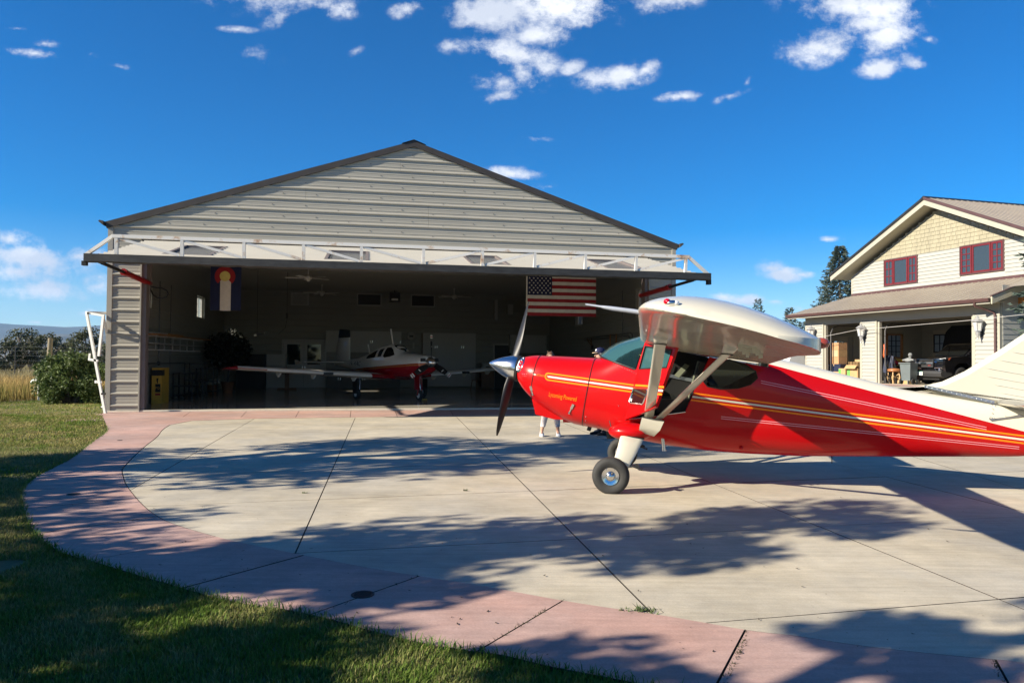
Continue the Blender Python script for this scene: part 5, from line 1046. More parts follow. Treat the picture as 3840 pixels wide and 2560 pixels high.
MB().lathe([(.19, 0), (.185, .05), (.16, .14), (.11, .25), (.05, .32), (.002, .345)], 28, TM).build('spinner', m_chrome, moo, 50)
for sg in (1, -1): MB().cbox((-.60, sg * .27, 1.43), (.06, .18, .12)).build('cowl_inlet', m_blk, moo)
for k, a0 in enumerate((0, 120, 240)):
    Rm = TM @ Matrix.Rotation(math.radians(a0), 4, 'Z'); rings = []
    for t in np.linspace(0, 1, 9): r = .12 + .82 * t; c = .06 + .06 * math.sin(math.pi * min(1, t + .15)); tw = math.radians(60 - 38 * t); c *= 1 if t < .97 else .6; rings.append([Rm @ Vector((r, c * math.cos(q) * math.cos(tw) - .012 * math.sin(q) * math.sin(tw), .08 + c * math.cos(q) * math.sin(tw) + .012 * math.sin(q) * math.cos(tw))) for q in np.linspace(0, 2 * math.pi, 9)[:-1]])
    bl = MB().loft(rings[:-2]).build('propeller_blade', m_prop, moo, 50)
    def cap(t0, t1, mt, nm): 
        rr = []
        for t in (t0, t1): r = .12 + .82 * t; c = .075 * (1 if t < .97 else .75); tw = math.radians(60 - 38 * t); rr.append([Rm @ Vector((r, c * math.cos(q) * math.cos(tw) - .014 * math.sin(q) * math.sin(tw), .08 + c * math.cos(q) * math.sin(tw) + .014 * math.sin(q) * math.cos(tw))) for q in np.linspace(0, 2 * math.pi, 9)[:-1]])
        MB().loft(rr).build(nm, mt, bl)
    cap(.86, .91, m_white, 'tip_band'); cap(.91, .95, m_redp, 'tip_band'); cap(.95, 1.0, m_white, 'tip_band'); cap(.50, .545, m_white, 'blade_label')
def mwing(sg):
    def sec(r): t = (r - .5) / 5.6; return (1.05 + .55 * t * .35, .78 + .36 * t), (2.75 - .75 * t, .74 + .36 * t), .24 - .11 * t
    def part(r0, r1, mat, nm, n=6): 
        rg = []
        for r in np.linspace(r0, r1, n): le, te, tk = sec(r); rg.append(airfoil(le, te, tk, sg * r, .015))
        return MB().loft(rg).build(nm, mat, moo, 50)
    part(.35, 1.25, m_moor, 'wing_root'); w = part(1.255, 5.25, m_moow, 'wing', 10); part(5.255, 5.9, m_moow, 'wing_outer', 4)
    le, te, tk = sec(5.9); MB().loft([airfoil(le, te, tk, sg * 5.905, .015), airfoil((le[0] + .05, le[1]), te, tk * .75, sg * 6.05, .015), airfoil((le[0] + .3, le[1] + .01), te, tk * .3, sg * 6.15, .01)]).build('wing_tip', m_moor, moo, 50)
    le0, _, _ = sec(5.0); le1, _, _ = sec(5.9); MB().bar((le0[0] - .006, sg * 5.0, le0[1] + .015), (le1[0] - .006, sg * 5.9, le1[1] + .012), .03, .05, (1, 0, 0)).build('red_edge', m_moor, moo)
    for r in (4.4, 3.2, 1.7): le, te, tk = sec(r); MB().prism([(le[0] + .25, sg * r, le[1] - .05), (le[0] + .62, sg * r, le[1] - .06), (le[0] + .5, sg * r, le[1] - .19), (le[0] + .42, sg * r, le[1] - .19)], (0, .05, 0)).build('hinge_fairing', m_moow, moo)
    le, te, tk = sec(2.9); MB().cbox((le[0] + .005, sg * 2.9, le[1] + .01), (.06, .34, .09)).build('landing_light', m_blk, moo)
mwing(1); mwing(-1)
FN = [(4.95, 1.35), (5.0, 2.52), (5.55, 2.60), (5.82, 2.55), (6.25, 1.35)]
P_ = lens([(4.95, 1.33), (4.98, 2.30), (5.95, 2.28), (6.25, 1.33)], .05, .06).build('tail_fin', m_moow, moo, 40); lens([(4.98, 2.305), (5.0, 2.60), (5.84, 2.66), (5.94, 2.285)], .045, .05).build('fin_cap', m_blk, moo, 40)
for sg in (1, -1): MB().loft([airfoil((5.15, 1.28), (6.2, 1.26), .10, sg * .05, .01), airfoil((5.35, 1.30), (6.1, 1.28), .06, sg * 1.75, .01)]).build('stabilizer', m_moow, moo, 50); MB().prism([(5.45, sg * 1.76, 1.22), (6.15, sg * 1.76, 1.20), (6.2, sg * 1.76, 1.38), (6.0, sg * 1.76, 1.38)], (0, .02, 0)).build('tip_plate', m_moow, moo)
for s, z, h in ((1.75, 2.0, .55), (3.4, 1.6, .40)): MB().bar((s, 0, z - .02), (s + .18, 0, z + h), .02, .07, (1, 0, 0)).build('antenna', m_moow, moo)
lettering('N14AC', 0, 0, .26, 0, m_blk, 'lettering', .25, parent=moo, width=1.15, proj=lambda u, z: 0)
lt = [c for c in moo.children if c.name.startswith('lettering')][0]; co = np.zeros(len(lt.data.vertices) * 3, np.float32); lt.data.vertices.foreach_get('co', co); co = co.reshape(-1, 3)
lt.data.vertices.foreach_set('co', np.array([(4.55 - x, skinpt(4.55 - x, 1.20 + z) + .012, 1.20 + z - .02 * (x)) for x, y, z in co], np.float32).ravel())
def wheel(parent, c, r, w, rot=Matrix.Identity(4)):
    Mw = Matrix.Translation(c) @ rot @ Matrix.Rotation(math.pi / 2, 4, 'X'); t = MB().lathe([(r * .5, -w * .4), (r * .8, -w * .5), (r, -w * .25), (r, w * .25), (r * .8, w * .5), (r * .5, w * .4)], 24, Mw, False).build('wheel_tyre', m_tyre, parent, 60); MB().lathe([(r * .5, -w * .38), (r * .3, -w * .3), (.01, -w * .3), (.01, w * .3), (r * .3, w * .3), (r * .5, w * .38)], 20, Mw).build('rim', m_white, t, 40); return t
wheel(moo, (0, 0, .185), .185, .13); MB().tube([(0, .09, .19), (-.05, .06, .55), (-.02, 0, .95)], .03, 8).tube([(0, -.09, .19), (-.05, -.06, .55), (-.02, 0, .95)], .03, 8).build('nose_gear', m_moor, moo, 50); MB().box(-.14, .16, .10, .115, .38, .85).build('gear_door', m_moor, moo)
for sg in (1, -1): wheel(moo, (1.85, sg * 1.42, .2), .2, .15); MB().tube([(1.85, sg * 1.33, .2), (1.95, sg * 1.25, .75)], .04, 8).build('main_gear', m_steel, moo, 50); MB().box(1.7, 2.0, sg * 1.50 - .008, sg * 1.50 + .008, .22, .70).build('gear_door', m_dark, moo)
ck = hin('wheel_chock', 'yellow and black wheel chock at the nose wheel of the cream airplane', 'wheel chock', 8.98, 4.12, .05, .3); MB().prism([(-.12, 0, 0), (.12, 0, 0), (.12, .10, 0), (-.12, .10, 0)], (0, 0, .06)).build('block', m_blk, ck); MB().box(-.12, .12, -.003, .0, .01, .055).build('yellow_strip', m_yel, ck)
# ================================================================== people
m_skin = M('skin', (.52, .30, .21), .55, var=.06, vs=12); m_hair = M('brown hair', (.10, .055, .03), .6, var=.3, vs=20); m_hairg = M('grey hair', (.28, .26, .24), .6, var=.2, vs=20)
m_pant = M('pale grey leggings', (.50, .45, .44), .8, var=.06, vs=9, bump=.2, bs=25); m_shoe = M('white trainer', (.68, .68, .68), .6, var=.1, vs=20); m_shoed = M('dark grey trainer panel', (.12, .12, .13), .6); m_blkc = M('black cloth', (.014, .014, .016), .85, var=.3, vs=9); m_navy = M('navy cap cloth', (.012, .016, .06), .8, var=.15, vs=15); m_tan = M('tan trim', (.45, .33, .2), .8); m_shirt = M('blue grey shirt', (.16, .19, .24), .8, var=.1); m_lime = M('lime cap cloth', (.50, .52, .12), .8, var=.1); m_eye = M('eye dark', (.03, .02, .02), .2)
def skinned(V, E, R, name, mat, parent, root=0):
    me = bpy.data.meshes.new(name); me.from_pydata([tuple(v) for v in V], E, []); ob = bpy.data.objects.new(name, me); COL.objects.link(ob)
    md = ob.modifiers.new('skin', 'SKIN'); md.use_smooth_shade = True
    for i, d in enumerate(me.skin_vertices[0].data): d.radius = (R[i], R[i]); d.use_root = (i == root)
    sb = ob.modifiers.new('sub', 'SUBSURF'); sb.levels = 2; sb.render_levels = 2
    bpy.context.view_layer.update(); m2 = bpy.data.meshes.new_from_object(ob.evaluated_get(bpy.context.evaluated_depsgraph_get())); bpy.data.objects.remove(ob); bpy.data.meshes.remove(me); m2.materials.clear(); m2.materials.append(mat); m2.name = name
    m2.polygons.foreach_set('use_smooth', [True] * len(m2.polygons)); return link(name, m2, parent)
def person(label, P, rz, H, feet, knees, hands, trouser, tlow, top, hair, shoes, cap=None, long_hair=False, elbows=None):
    t = thing('person', label, 'person', (P[0], P[1], .014), rz); k = H / 1.75; S = lambda *p: Vector(p) * k
    hip, chest, neck = S(0, 0, .93), S(0, .0, 1.30), S(0, .01, 1.47); head = S(0, -.02, 1.63)
    fl_, fr_ = [Vector(f) for f in feet]; kl, kr = [Vector(q) for q in knees]; hl, hr = [Vector(q) for q in hands]; sl, sr = S(-.18, 0, 1.41), S(.18, 0, 1.41)
    el, er = [Vector(q) for q in elbows] if elbows else (sl.lerp(hl, .5) + S(-.06, .06, -.02), sr.lerp(hr, .5) + S(.06, .06, -.02))
    al, ar = fl_ + S(0, .03, .085), fr_ + S(0, .03, .085); h1, h2 = S(-.10, 0, .90), S(.10, 0, .90)
    V = [hip, S(0, 0, 1.1), chest, neck, head + S(0, 0, -.06), h1, kl, al, fl_ + S(0, -.10, .04), h2, kr, ar, fr_ + S(0, -.10, .04), sl, el, hl, sr, er, hr]
    E = [(0, 1), (1, 2), (2, 3), (3, 4), (0, 5), (5, 6), (6, 7), (7, 8), (0, 9), (9, 10), (10, 11), (11, 12), (2, 13), (13, 14), (14, 15), (2, 16), (16, 17), (17, 18)]
    R = [q * k for q in (.13, .12, .135, .055, .055, .09, .056, .036, .032, .09, .056, .036, .032, .062, .042, .030, .062, .042, .030)]
    b = skinned(V, E, R, 'body', m_skin, t)
    # head with face
    hd = MB(); hd.ball(head, .098 * k, 16, 12, (.80, .95, 1.18)); hd.ball(head + S(0, -.055, -.065), .048 * k, 10, 8, (.9, .8, .8)); hd.tube([head + S(0, -.088, .012), head + S(0, -.118, -.028), head + S(0, -.09, -.034)], [.009 * k, .015 * k, .010 * k], 8)
    for s in (-1, 1): hd.ball(head + S(s * .081, .01, -.01), .026 * k, 8, 6, (.4, .8, 1.2))
    hdo = hd.build('head', m_skin, b, 180)
    for s in (-1, 1): MB().ball(head + S(s * .032, -.083, .012), .011 * k, 8, 6).build('eye', m_eye, b, 180)
    MB().cbox(head + S(0, -.092, -.055), (.044 * k, .01 * k, .008 * k)).build('mouth', M('lips', (.35, .13, .11), .5), b)
    hm = MB(); hm.ball(head + S(0, .018, .032), .102 * k, 16, 10, (.86, .96, 1.05))
    if long_hair: hm.ball(head + S(0, .06, .02), .09 * k, 12, 8, (.95, .7, 1.1)); hm.tube([head + S(0, .07, .10), head + S(.02, .11, .13), head + S(.05, .12, .06)], .03 * k, 8); hm.tube([head + S(-.03, .05, .11), head + S(-.06, .06, .15)], .012 * k, 6)
    hm.build('hair', hair, t, 180)
    if cap:
        c = MB().lathe([(.101 * k, 0), (.104 * k, .03 * k), (.09 * k, .075 * k), (.055 * k, .10 * k), (.002, .108 * k)], 20, Matrix.Translation(head + S(0, .005, .045)) @ Matrix.Diagonal((.88, 1.0, 1, 1))).build('cap', cap, t, 60)
        br = MB(); br.loft([[head + S(.075 * math.cos(a), -.085 - .085 * max(0, math.sin(a)) , .045 + o - .01 * math.sin(a)) for a in np.linspace(0, math.pi, 12)] for o in (0, .010)]); br.build('brim', m_tan if cap is m_navy else cap, c, 60); MB().ball(head + S(0, .005, .155), .010 * k, 8, 6).build('cap_button', cap, c); MB().cbox(head + S(0, -.090, .10), (.05 * k, .006, .035 * k), rx=-.3).build('cap_patch', m_white, c)
    # clothes: trouser legs and shirt as sleeves of cloth over the limbs
    def sleeve(name, pts, rs, mat, n=14):
        o = MB().tube(pts, [r * k for r in rs], n).build(name, mat, t, 180); return o
    tr = MB()
    for h_, kn, an in ((h1, kl, al), (h2, kr, ar)): low = kn.lerp(an, tlow); tr.tube([h_ + S(0, 0, .06), h_, h_.lerp(kn, .5), kn + S(0, -.005, .03), kn.lerp(low, .35), kn.lerp(low, .7), low, low + S(0, 0, -.004)], [q * k for q in (.105, .108, .088, .068, .068, .062, .052, .055)], 16)
    tr.loft([[hip + S(.17 * math.cos(a) * w_, .115 * math.sin(a) * w_, z) for a in np.linspace(0, 2 * math.pi, 19)[:-1]] for z, w_ in ((-.10, .95), (-.02, 1.04), (.06, 1.0), (.12, .92))]); tr.build('trousers', trouser, t, 180)
    sh = MB(); sh.loft([[Vector((0, 0, z * k)) + S(w_ * math.cos(a), d_ * math.sin(a), 0) for a in np.linspace(0, 2 * math.pi, 19)[:-1]] for z, w_, d_ in ((.94, .172, .125), (1.1, .155, .12), (1.28, .18, .135), (1.40, .185, .115), (1.455, .12, .085), (1.475, .068, .066))])
    for s_, e_, h_ in ((sl, el, hl), (sr, er, hr)): sh.tube([s_ + S(0, 0, .01), s_.lerp(e_, .5), e_, e_.lerp(h_, .35)], [q * k for q in (.074, .06, .052, .05)], 14)
    sh.build('shirt', top, t, 180)
    # hands: palm, four unequal fingers, thumb
    for w_, e_, s in ((hl, el, -1), (hr, er, 1)):
        d = (w_ - e_).normalized(); x = d.cross(Vector((0, 1, 0))); x = x.normalized() if x.length > .1 else Vector((1, 0, 0)); nn = x.cross(d).normalized(); hb = MB(); hb.loft([[w_ + d * a_ * k + x * (w2 * math.cos(q)) * k + nn * (.013 * math.sin(q)) * k for q in np.linspace(0, 2 * math.pi, 11)[:-1]] for a_, w2 in ((-.02, .026), (.03, .036), (.08, .040), (.09, .036))])
        for q, (o_, l_) in enumerate(((-.030, .062), (-.010, .074), (.010, .070), (.029, .054))): a = w_ + (d * .085 + x * o_) * k; hb.tube([a, a + (d * l_ * .5 + nn * .006) * k, a + (d * l_ * .9 + nn * .028) * k], [.0085 * k, .008 * k, .006 * k], 7)
        a = w_ + (d * .02 - x * .03 * s) * k; hb.tube([a, a + (d * .03 - x * .028 * s + nn * .008) * k, a + (d * .06 - x * .03 * s + nn * .022) * k], [.011 * k, .010 * k, .008 * k], 7); hb.build('hand', m_skin, b, 180)
    # shoes
    for f in (fl_, fr_):
        so = MB().loft([[f + S(w_ * math.cos(a), y + 0 * a, z + h_ * (math.sin(a) + 1) / 2) for a in np.linspace(0, 2 * math.pi, 13)[:-1]] for y, w_, z, h_ in ((.085, .026, .0, .07), (.07, .038, 0, .10), (.02, .042, 0, .105), (-.05, .046, 0, .075), (-.12, .047, 0, .055), (-.17, .036, 0, .045), (-.185, .016, .005, .025))]).build('shoe', shoes, t, 60)
        if shoes is m_shoe:
            MB().cbox(f + S(-.040, -.02, .045), (.012 * k, .10 * k, .03 * k)).cbox(f + S(.040, -.02, .045), (.012 * k, .10 * k, .03 * k)).cbox(f + S(0, -.09, .062), (.05 * k, .03 * k, .012 * k), rx=.4).build('shoe_panel', m_shoed, so); MB().loft([[f + S(w_ * math.cos(a), y, .009 + .010 * math.sin(a)) for a in np.linspace(0, 2 * math.pi, 9)[:-1]] for y, w_ in ((.09, .03), (.02, .047), (-.06, .050), (-.15, .045), (-.19, .018))]).build('shoe_sole', m_white, so)
    return t
wp_ = gpt(2062, 1637)
person('woman in pale cropped leggings and white trainers standing behind the red cowl', (wp_.x, wp_.y), 0, 1.66, ((-.165, 0, 0), (.165, .02, 0)), ((-.085, -.03, .47), (.125, -.02, .47)), ((-.26, -.05, .86), (.26, -.05, .86)), m_pant, .72, m_shirt, m_hair, m_shoe, None, True)
mp = gpt(2252, 1632)
person('person in navy baseball cap and black trousers standing behind the windshield', (mp.x, mp.y), math.radians(-72), 1.74, ((-.11, 0, 0), (.11, .05, 0)), ((-.105, -.02, .48), (.105, 0, .48)), ((-.22, -.18, .92), (.22, -.18, .92)), m_blkc, .93, m_blkc, m_hairg, m_blkc, m_navy)
q3 = gpt(2425, 1632)
person('person in lime cap seen through the open cabin door window', (q3.x + .05, q3.y + .3), math.radians(-60), 1.70, ((-.11, 0, 0), (.11, .05, 0)), ((-.105, -.02, .48), (.105, 0, .48)), ((-.22, -.18, .92), (.22, -.18, .92)), m_blkc, .93, m_blkc, m_hairg, m_blkc, m_lime)
bp_ = gpt(2275, 1636); bg_ = thing('shoulder_bag', 'black shoulder bag standing on the concrete behind the black trousers', 'bag', (bp_.x + .12, bp_.y + .1, .014), .2); MB().loft([[Vector((.2 * w_ * math.cos(a), .09 * w_ * math.sin(a), z)) for a in np.linspace(0, 2 * math.pi, 15)[:-1]] for z, w_ in ((0, .95), (.08, 1.05), (.2, .95), (.26, .5))]).build('bag_body', m_blkc, bg_, 60); MB().tube([(-.14, 0, .22), (-.08, 0, .38), (.08, 0, .38), (.14, 0, .22)], .012, 6).build('strap', m_blkc, bg_, 60); MB().cbox((0, -.095, .12), (.08, .01, .05)).build('pocket_tag', m_white, bg_)
# ================================================================== house with garage
house = in_frame(HS, 'house', 'cream lap-sided house with garage, shingled gable and red windows', 'house', 0, 0)
m_lap = M('cream lap board', (.33, .33, .30), .55, var=.035, vs=1.5, stretch=(.3, 1, 1)); m_trim = M('cream trim', (.35, .335, .275), .5, var=.03); m_shin = M('buff shingle', (.29, .265, .185), .7, var=.10, vs=1.2, bump=.2, bs=40, stretch=(4, 4, .6))
m_mroof = M('taupe metal roof', (.27, .235, .19), .42, .1, var=.08, vs=2); m_gut = M('brown gutter', (.085, .045, .043), .4, var=.1); m_soff = M('beige soffit', (.42, .39, .29), .6, var=.04); m_wred = M('dark red window frame', (.13, .014, .018), .4, var=.06); m_purlin = M('varnished timber', (.48, .19, .045), .4, var=.25, vs=2, stretch=(6, 1, 6))
m_gwall = M('garage liner', (.44, .41, .35), .7, var=.04); m_pane = glass('house pane', (.05, .07, .09), .02, .62, .8)
FZ, HDR, SOF = .565, 3.40, 3.73
def lap(u0, u1, z0, z1, v, ul=None, ur=None, name='siding_board'):
    a0, a1 = (ul(z0), ul(z1)) if ul else (u0, u0); b0, b1 = (ur(z0), ur(z1)) if ur else (u1, u1)
    a0, a1, b0, b1 = max(a0, u0), max(a1, u0), min(b0, u1), min(b1, u1)
    if b0 - a0 < .03: return
    mb = MB().add([(a0, v - .034, z0 + .006), (b0, v - .034, z0 + .006), (max(b1, a1 + .01), v - .006, z1), (a1, v - .006, z1), (a0, v, z0), (b0, v, z0), (max(b1, a1 + .01), v, z1), (a1, v, z1)], [(3, 2, 1, 0), (4, 5, 6, 7), (0, 1, 5, 4), (1, 2, 6, 5), (2, 3, 7, 6), (3, 0, 4, 7)]); mb.build(name, m_lap, house)
def lap_side(u, v0, v1, z0, z1): MB().add([(u + .020, v0, z0), (u + .020, v1, z0), (u + .006, v1, z1), (u + .006, v0, z1), (u, v0, z0), (u, v1, z0), (u, v1, z1), (u, v0, z1)], [(3, 2, 1, 0), (4, 5, 6, 7), (0, 1, 5, 4), (1, 2, 6, 5), (2, 3, 7, 6), (3, 0, 4, 7)]).build('siding_board', m_lap, house)
LWH = [(1.42, 2.34, FZ + .02, 2.70), (4.73, 5.75, 1.70, 2.97)]
def left_wall():
    us_ = sorted({T, 7.9, *[h[0] for h in LWH], *[h[1] for h in LWH]}); zs_ = sorted({FZ, 3.75, *[h[2] for h in LWH], *[h[3] for h in LWH]}); mb = MB()
    for a, b in zip(us_[:-1], us_[1:]):
        for c, d in zip(zs_[:-1], zs_[1:]):
            if not any(h[0] < (a + b) / 2 < h[1] and h[2] < (c + d) / 2 < h[3] for h in LWH): mb.box(.01, .22, a, b, c, d)
    mb.build('side_wall', m_gwall, house); z = FZ
    while z < 3.5:
        sp = [(T + .02, 7.0)]
        for h in LWH:
            if z + .2 > h[2] - .05 and z < h[3] + .05: sp = [s for a, b in sp for s in ((a, min(b, h[0] - .06)), (max(a, h[1] + .06), b)) if s[1] - s[0] > .05]
        for a, b in sp: lap_side(.222, a, b, z, z + .2)
        z += .2
# garage: solid core behind the boards, openings left free
T = .22
for a, b in ((0, 1.35), (3.85, 4.84), (9.72, 10.85)):
    MB().box(a + .01, b - .01, .0, T, FZ, 3.6).build('pier', m_gwall, house)
    z = FZ
    while z < 3.30: lap(a + .10, b - .10, z, min(z + .158, 3.36), -.001); z += .158
    for x in (a, b - .10): MB().box(x, x + .10, -.028, .0, FZ, 3.36).build('corner_board', m_trim, house)
MB().box(0, 10.85, .0, T, 3.601, 3.9).box(1.34, 3.86, .01, T - .01, HDR, 3.6).box(4.83, 9.73, .01, T - .01, HDR, 3.6).build('header', m_gwall, house)
MB().box(0, 10.85, -.022, -.0, 3.37, 3.74).build('frieze_board', m_trim, house)
for a, b in ((1.35, 3.85), (4.84, 9.72)):
    for x0, x1, z0, z1 in ((a - .0, a + .10, FZ, HDR - .0), (b - .10, b, FZ, HDR), (a + .1, b - .1, HDR - .10, HDR)): MB().box(x0, x1, .03, .16, z0, z1).build('door_jamb', m_trim, house)
    MB().tube([(a + .16, .28, FZ), (a + .16, .28, 2.9), (a + .16, .4, 3.15), (a + .16, .7, 3.25), (a + .16, 3.0, 3.27)], .028, 8).tube([(b - .16, .28, FZ), (b - .16, .28, 2.9), (b - .16, .4, 3.15), (b - .16, .7, 3.25), (b - .16, 3.0, 3.27)], .028, 8).build('door_track', M('galvanised track', (.07, .07, .072), .5, .3), house, 60)
left_wall(); MB().box(10.63, 10.84, T, 7.9, FZ, 3.75).build('side_wall', m_gwall, house); MB().box(0, 10.85, T, 7.9, 3.55, 3.72).build('garage_ceiling', m_gwall, house); MB().box(-.3, 11.0, .03, 8.1, -.5, FZ + .004).build('garage_floor', m_conc, house)
# back wall of the garage with lap boards, a side window, glazed door (seen through the openings)
BW = 7.0; holes = [(1.0, 1.75, 2.0, 2.95)]
def bwall():
    us_ = sorted({.2, 10.65, *[h[0] for h in holes], *[h[1] for h in holes]}); zs_ = sorted({FZ, 3.56, *[h[2] for h in holes], *[h[3] for h in holes]}); mb = MB()
    for a, b in zip(us_[:-1], us_[1:]):
        for c, d in zip(zs_[:-1], zs_[1:]):
            if any(h[0] < (a + b) / 2 < h[1] and h[2] < (c + d) / 2 < h[3] for h in holes): continue
            mb.box(a, b, BW, BW + .2, c, d)
    mb.build('back_wall', m_gwall, house)
bwall()
z = FZ
while z < 3.5:
    spans = [(.25, 10.6)]
    for h in holes:
        if z + .2 > h[2] - .05 and z < h[3] + .05: spans = [s for a, b in spans for s in ((a, min(b, h[0] - .08)), (max(a, h[1] + .08), b)) if s[1] - s[0] > .05]
    for a, b in spans: lap(a, b, z, z + .2, BW - .001)
    z += .2
def framed(a, b, c, d, v, nx_, nz_, mat, name, t=.06):
    mb = MB()
    for x0, x1, z0, z1 in ((a, b, c, c + t), (a, b, d - t, d), (a, a + t, c + t, d - t), (b - t, b, c + t, d - t)): mb.box(x0, x1, v - .03, v + .06, z0, z1)
    w = mb.build(name, mat, house)
    for k in range(1, nx_): x = a + (b - a) * k / nx_; MB().box(x - .02, x + .02, v - .02, v + .04, c + t, d - t).build('muntin', mat, w)
    for k in range(1, nz_): z_ = c + (d - c) * k / nz_; MB().box(a + t, b - t, v - .018, v + .038, z_ - .02, z_ + .02).build('muntin', mat, w)
    MB().box(a + t, b - t, v + .005, v + .011, c + t, d - t).build('pane', m_glassc, w); return w
framed(1.0, 1.75, 2.0, 2.95, BW, 2, 2, m_blk, 'window')
mb = MB(); a, b, c, d = LWH[1]
for y0, y1, z0, z1 in ((a, b, c, c + .07), (a, b, d - .07, d), (a, a + .07, c, d), (b - .13, b, c, d)): mb.box(.16, .28, y0, y1, z0, z1)
w = mb.build('window', m_wood, house)
for k in (1, 2): y = a + .07 + (b - a - .2) * k / 3; MB().box(.18, .24, y - .018, y + .018, c + .07, d - .07).build('muntin', m_dark, w)
for k in (1, 2, 3): z = c + .07 + (d - c - .14) * k / 4; MB().box(.185, .235, a + .07, b - .13, z - .016, z + .016).build('muntin', m_dark, w)
MB().box(.20, .206, a + .07, b - .13, c + .07, d - .07).build('pane', m_glassc, w)
mb = MB()
for y0, y1, z0, z1 in ((1.42, 1.54, FZ + .02, 2.70), (2.14, 2.34, FZ + .02, 2.70), (1.54, 2.14, 2.55, 2.70), (1.54, 2.14, FZ + .02, 1.62)): mb.box(.12, .20, y0, y1, z0, z1)
gd = mb.build('back_door', m_gwall, house); MB().box(.15, .158, 1.54, 2.14, 1.62, 2.55).build('pane', m_glassc, gd)
MB().tube([(.30, 1.2, 2.68), (.30, 1.34, 2.80), (.30, 2.5, 2.80), (.30, 2.62, 2.68), (.30, 2.62, 1.2)], .025, 8).build('conduit', m_gwall, house, 60)
# lower roof: hipped left end, ribbed metal, gutter, fascia, soffit
E0, E1, EV, EZ = -.55, 11.08, -.66, 3.87; TV, TZ = 2.0, 4.80
slo = (TZ - EZ) / (TV - EV); nrib = 38
rl = lambda v: E0 + (v - EV) * (.93 - .04 - E0) / (TV - EV)
MB().add([(E0, EV, EZ), (E1, EV, EZ), (E1, TV + .02, TZ + .007), (.90, TV + .02, TZ + .007), (E0, EV, EZ - .05), (E1, EV, EZ - .05), (E1, TV + .02, TZ - .05), (.90, TV + .02, TZ - .05)], [(0, 1, 2, 3), (7, 6, 5, 4), (0, 4, 5, 1), (1, 5, 6, 2), (2, 6, 7, 3), (3, 7, 4, 0)]).build('lower_roof', m_mroof, house)
MB().add([(E0, EV, EZ), (.90, TV + .02, TZ + .007), (.90, 7.5, TZ), (E0, 8.6, EZ)], [(0, 1, 2, 3)]).build('hip_roof', m_mroof, house, fix=False)
for k in range(nrib):
    u = E0 + .12 + k * (E1 - E0 - .2) / (nrib - 1); v1 = TV if u > .9 else EV + (u - E0) / (.9 - E0) * (TV - EV)
    if v1 - EV > .1: MB().add([(u - .03, EV - .012, EZ - .002), (u - .012, EV - .012, EZ + .020), (u + .012, EV - .012, EZ + .020), (u + .03, EV - .012, EZ - .002)] + [(u + q, v1, EZ + (v1 - EV) * slo + o) for q, o in ((-.03, .0), (-.012, .022), (.012, .022), (.03, .0))], [(0, 1, 5, 4), (1, 2, 6, 5), (2, 3, 7, 6), (0, 3, 2, 1)]).build('roof_rib', m_mroof, house)
MB().prism([(E0 - .02, EV - .13, EZ - .02), (E0 - .02, EV - .02, EZ - .02), (E0 - .02, EV - .02, EZ - .15), (E0 - .02, EV - .09, EZ - .15), (E0 - .02, EV - .12, EZ - .08)], (E1 - E0 - .02, 0, 0)).build('gutter', m_gut, house)
MB().box(E0 + .02, E1 - .05, EV - .015, EV + .02, EZ - .22, EZ - .06).build('fascia', m_trim, house); MB().box(E0 + .02, E1 - .04, EV + .021, -.0, SOF - .03, SOF + .01).box(E0 + .02, .0, -.0, 8, SOF - .03, SOF + .01).build('soffit', m_soff, house)
# right rake of the lower roof, downpipe, right side wall with boards, timber brackets beyond
MB().add([(E1, EV - .03, EZ + .03), (E1, 4.5, EZ + .03 + (4.5 - EV + .03) * slo), (E1, 4.5, EZ - .24 + (4.5 - EV + .03) * slo), (E1, EV - .03, EZ - .24), (E1 + .05, EV - .03, EZ + .03), (E1 + .05, 4.5, EZ + .03 + (4.5 - EV + .03) * slo), (E1 + .05, 4.5, EZ - .24 + (4.5 - EV + .03) * slo), (E1 + .05, EV - .03, EZ - .24)], [(3, 2, 1, 0), (4, 5, 6, 7), (0, 1, 5, 4), (1, 2, 6, 5), (2, 3, 7, 6), (3, 0, 4, 7)]).build('rake_board', m_soff, house)
MB().add([(E1 - .02, EV - .06, EZ + .035), (E1 + .07, EV - .06, EZ + .035), (E1 + .07, 4.5, EZ + .035 + (4.56 - EV) * slo), (E1 - .02, 4.5, EZ + .035 + (4.56 - EV) * slo), (E1 - .02, EV - .06, EZ + .06), (E1 + .07, EV - .06, EZ + .06), (E1 + .07, 4.5, EZ + .06 + (4.56 - EV) * slo), (E1 - .02, 4.5, EZ + .06 + (4.56 - EV) * slo)], [(3, 2, 1, 0), (4, 5, 6, 7), (0, 1, 5, 4), (1, 2, 6, 5), (2, 3, 7, 6), (3, 0, 4, 7)]).build('rake_flashing', m_gut, house)
MB().tube([(10.42, EV - .06, 3.73), (10.42, EV - .04, 3.60), (10.50, -.40, 3.50), (10.66, -.10, 3.38), (10.70, -.07, 3.25), (10.70, -.07, FZ)], .045, 8).build('downpipe', m_gut, house, 60)
z = FZ; MB().box(10.80, 10.85, -.03, .10, FZ, 3.9).build('corner_board', m_trim, house)
while z < 4.2: lap_side(10.852, .10, 7.5, z, z + .20); z += .20
for v, z_ in ((.9, 3.80), (2.6, 4.35)): MB().bar((10.86, v, z_), (12.4, v, z_), .16, .22).build('timber_bracket', m_purlin, house)
MB().bar((11.0, 1.6, 4.05), (13.2, 1.0, 3.95), .2, .2).build('porch_beam', m_purlin, house); MB().add([(11.14, -.1, 4.25), (16, -.1, 4.25), (16, 5, 5.9), (11.14, 5, 5.9)], [(0, 1, 2, 3)]).build('porch_roof', m_mroof, house, fix=False)
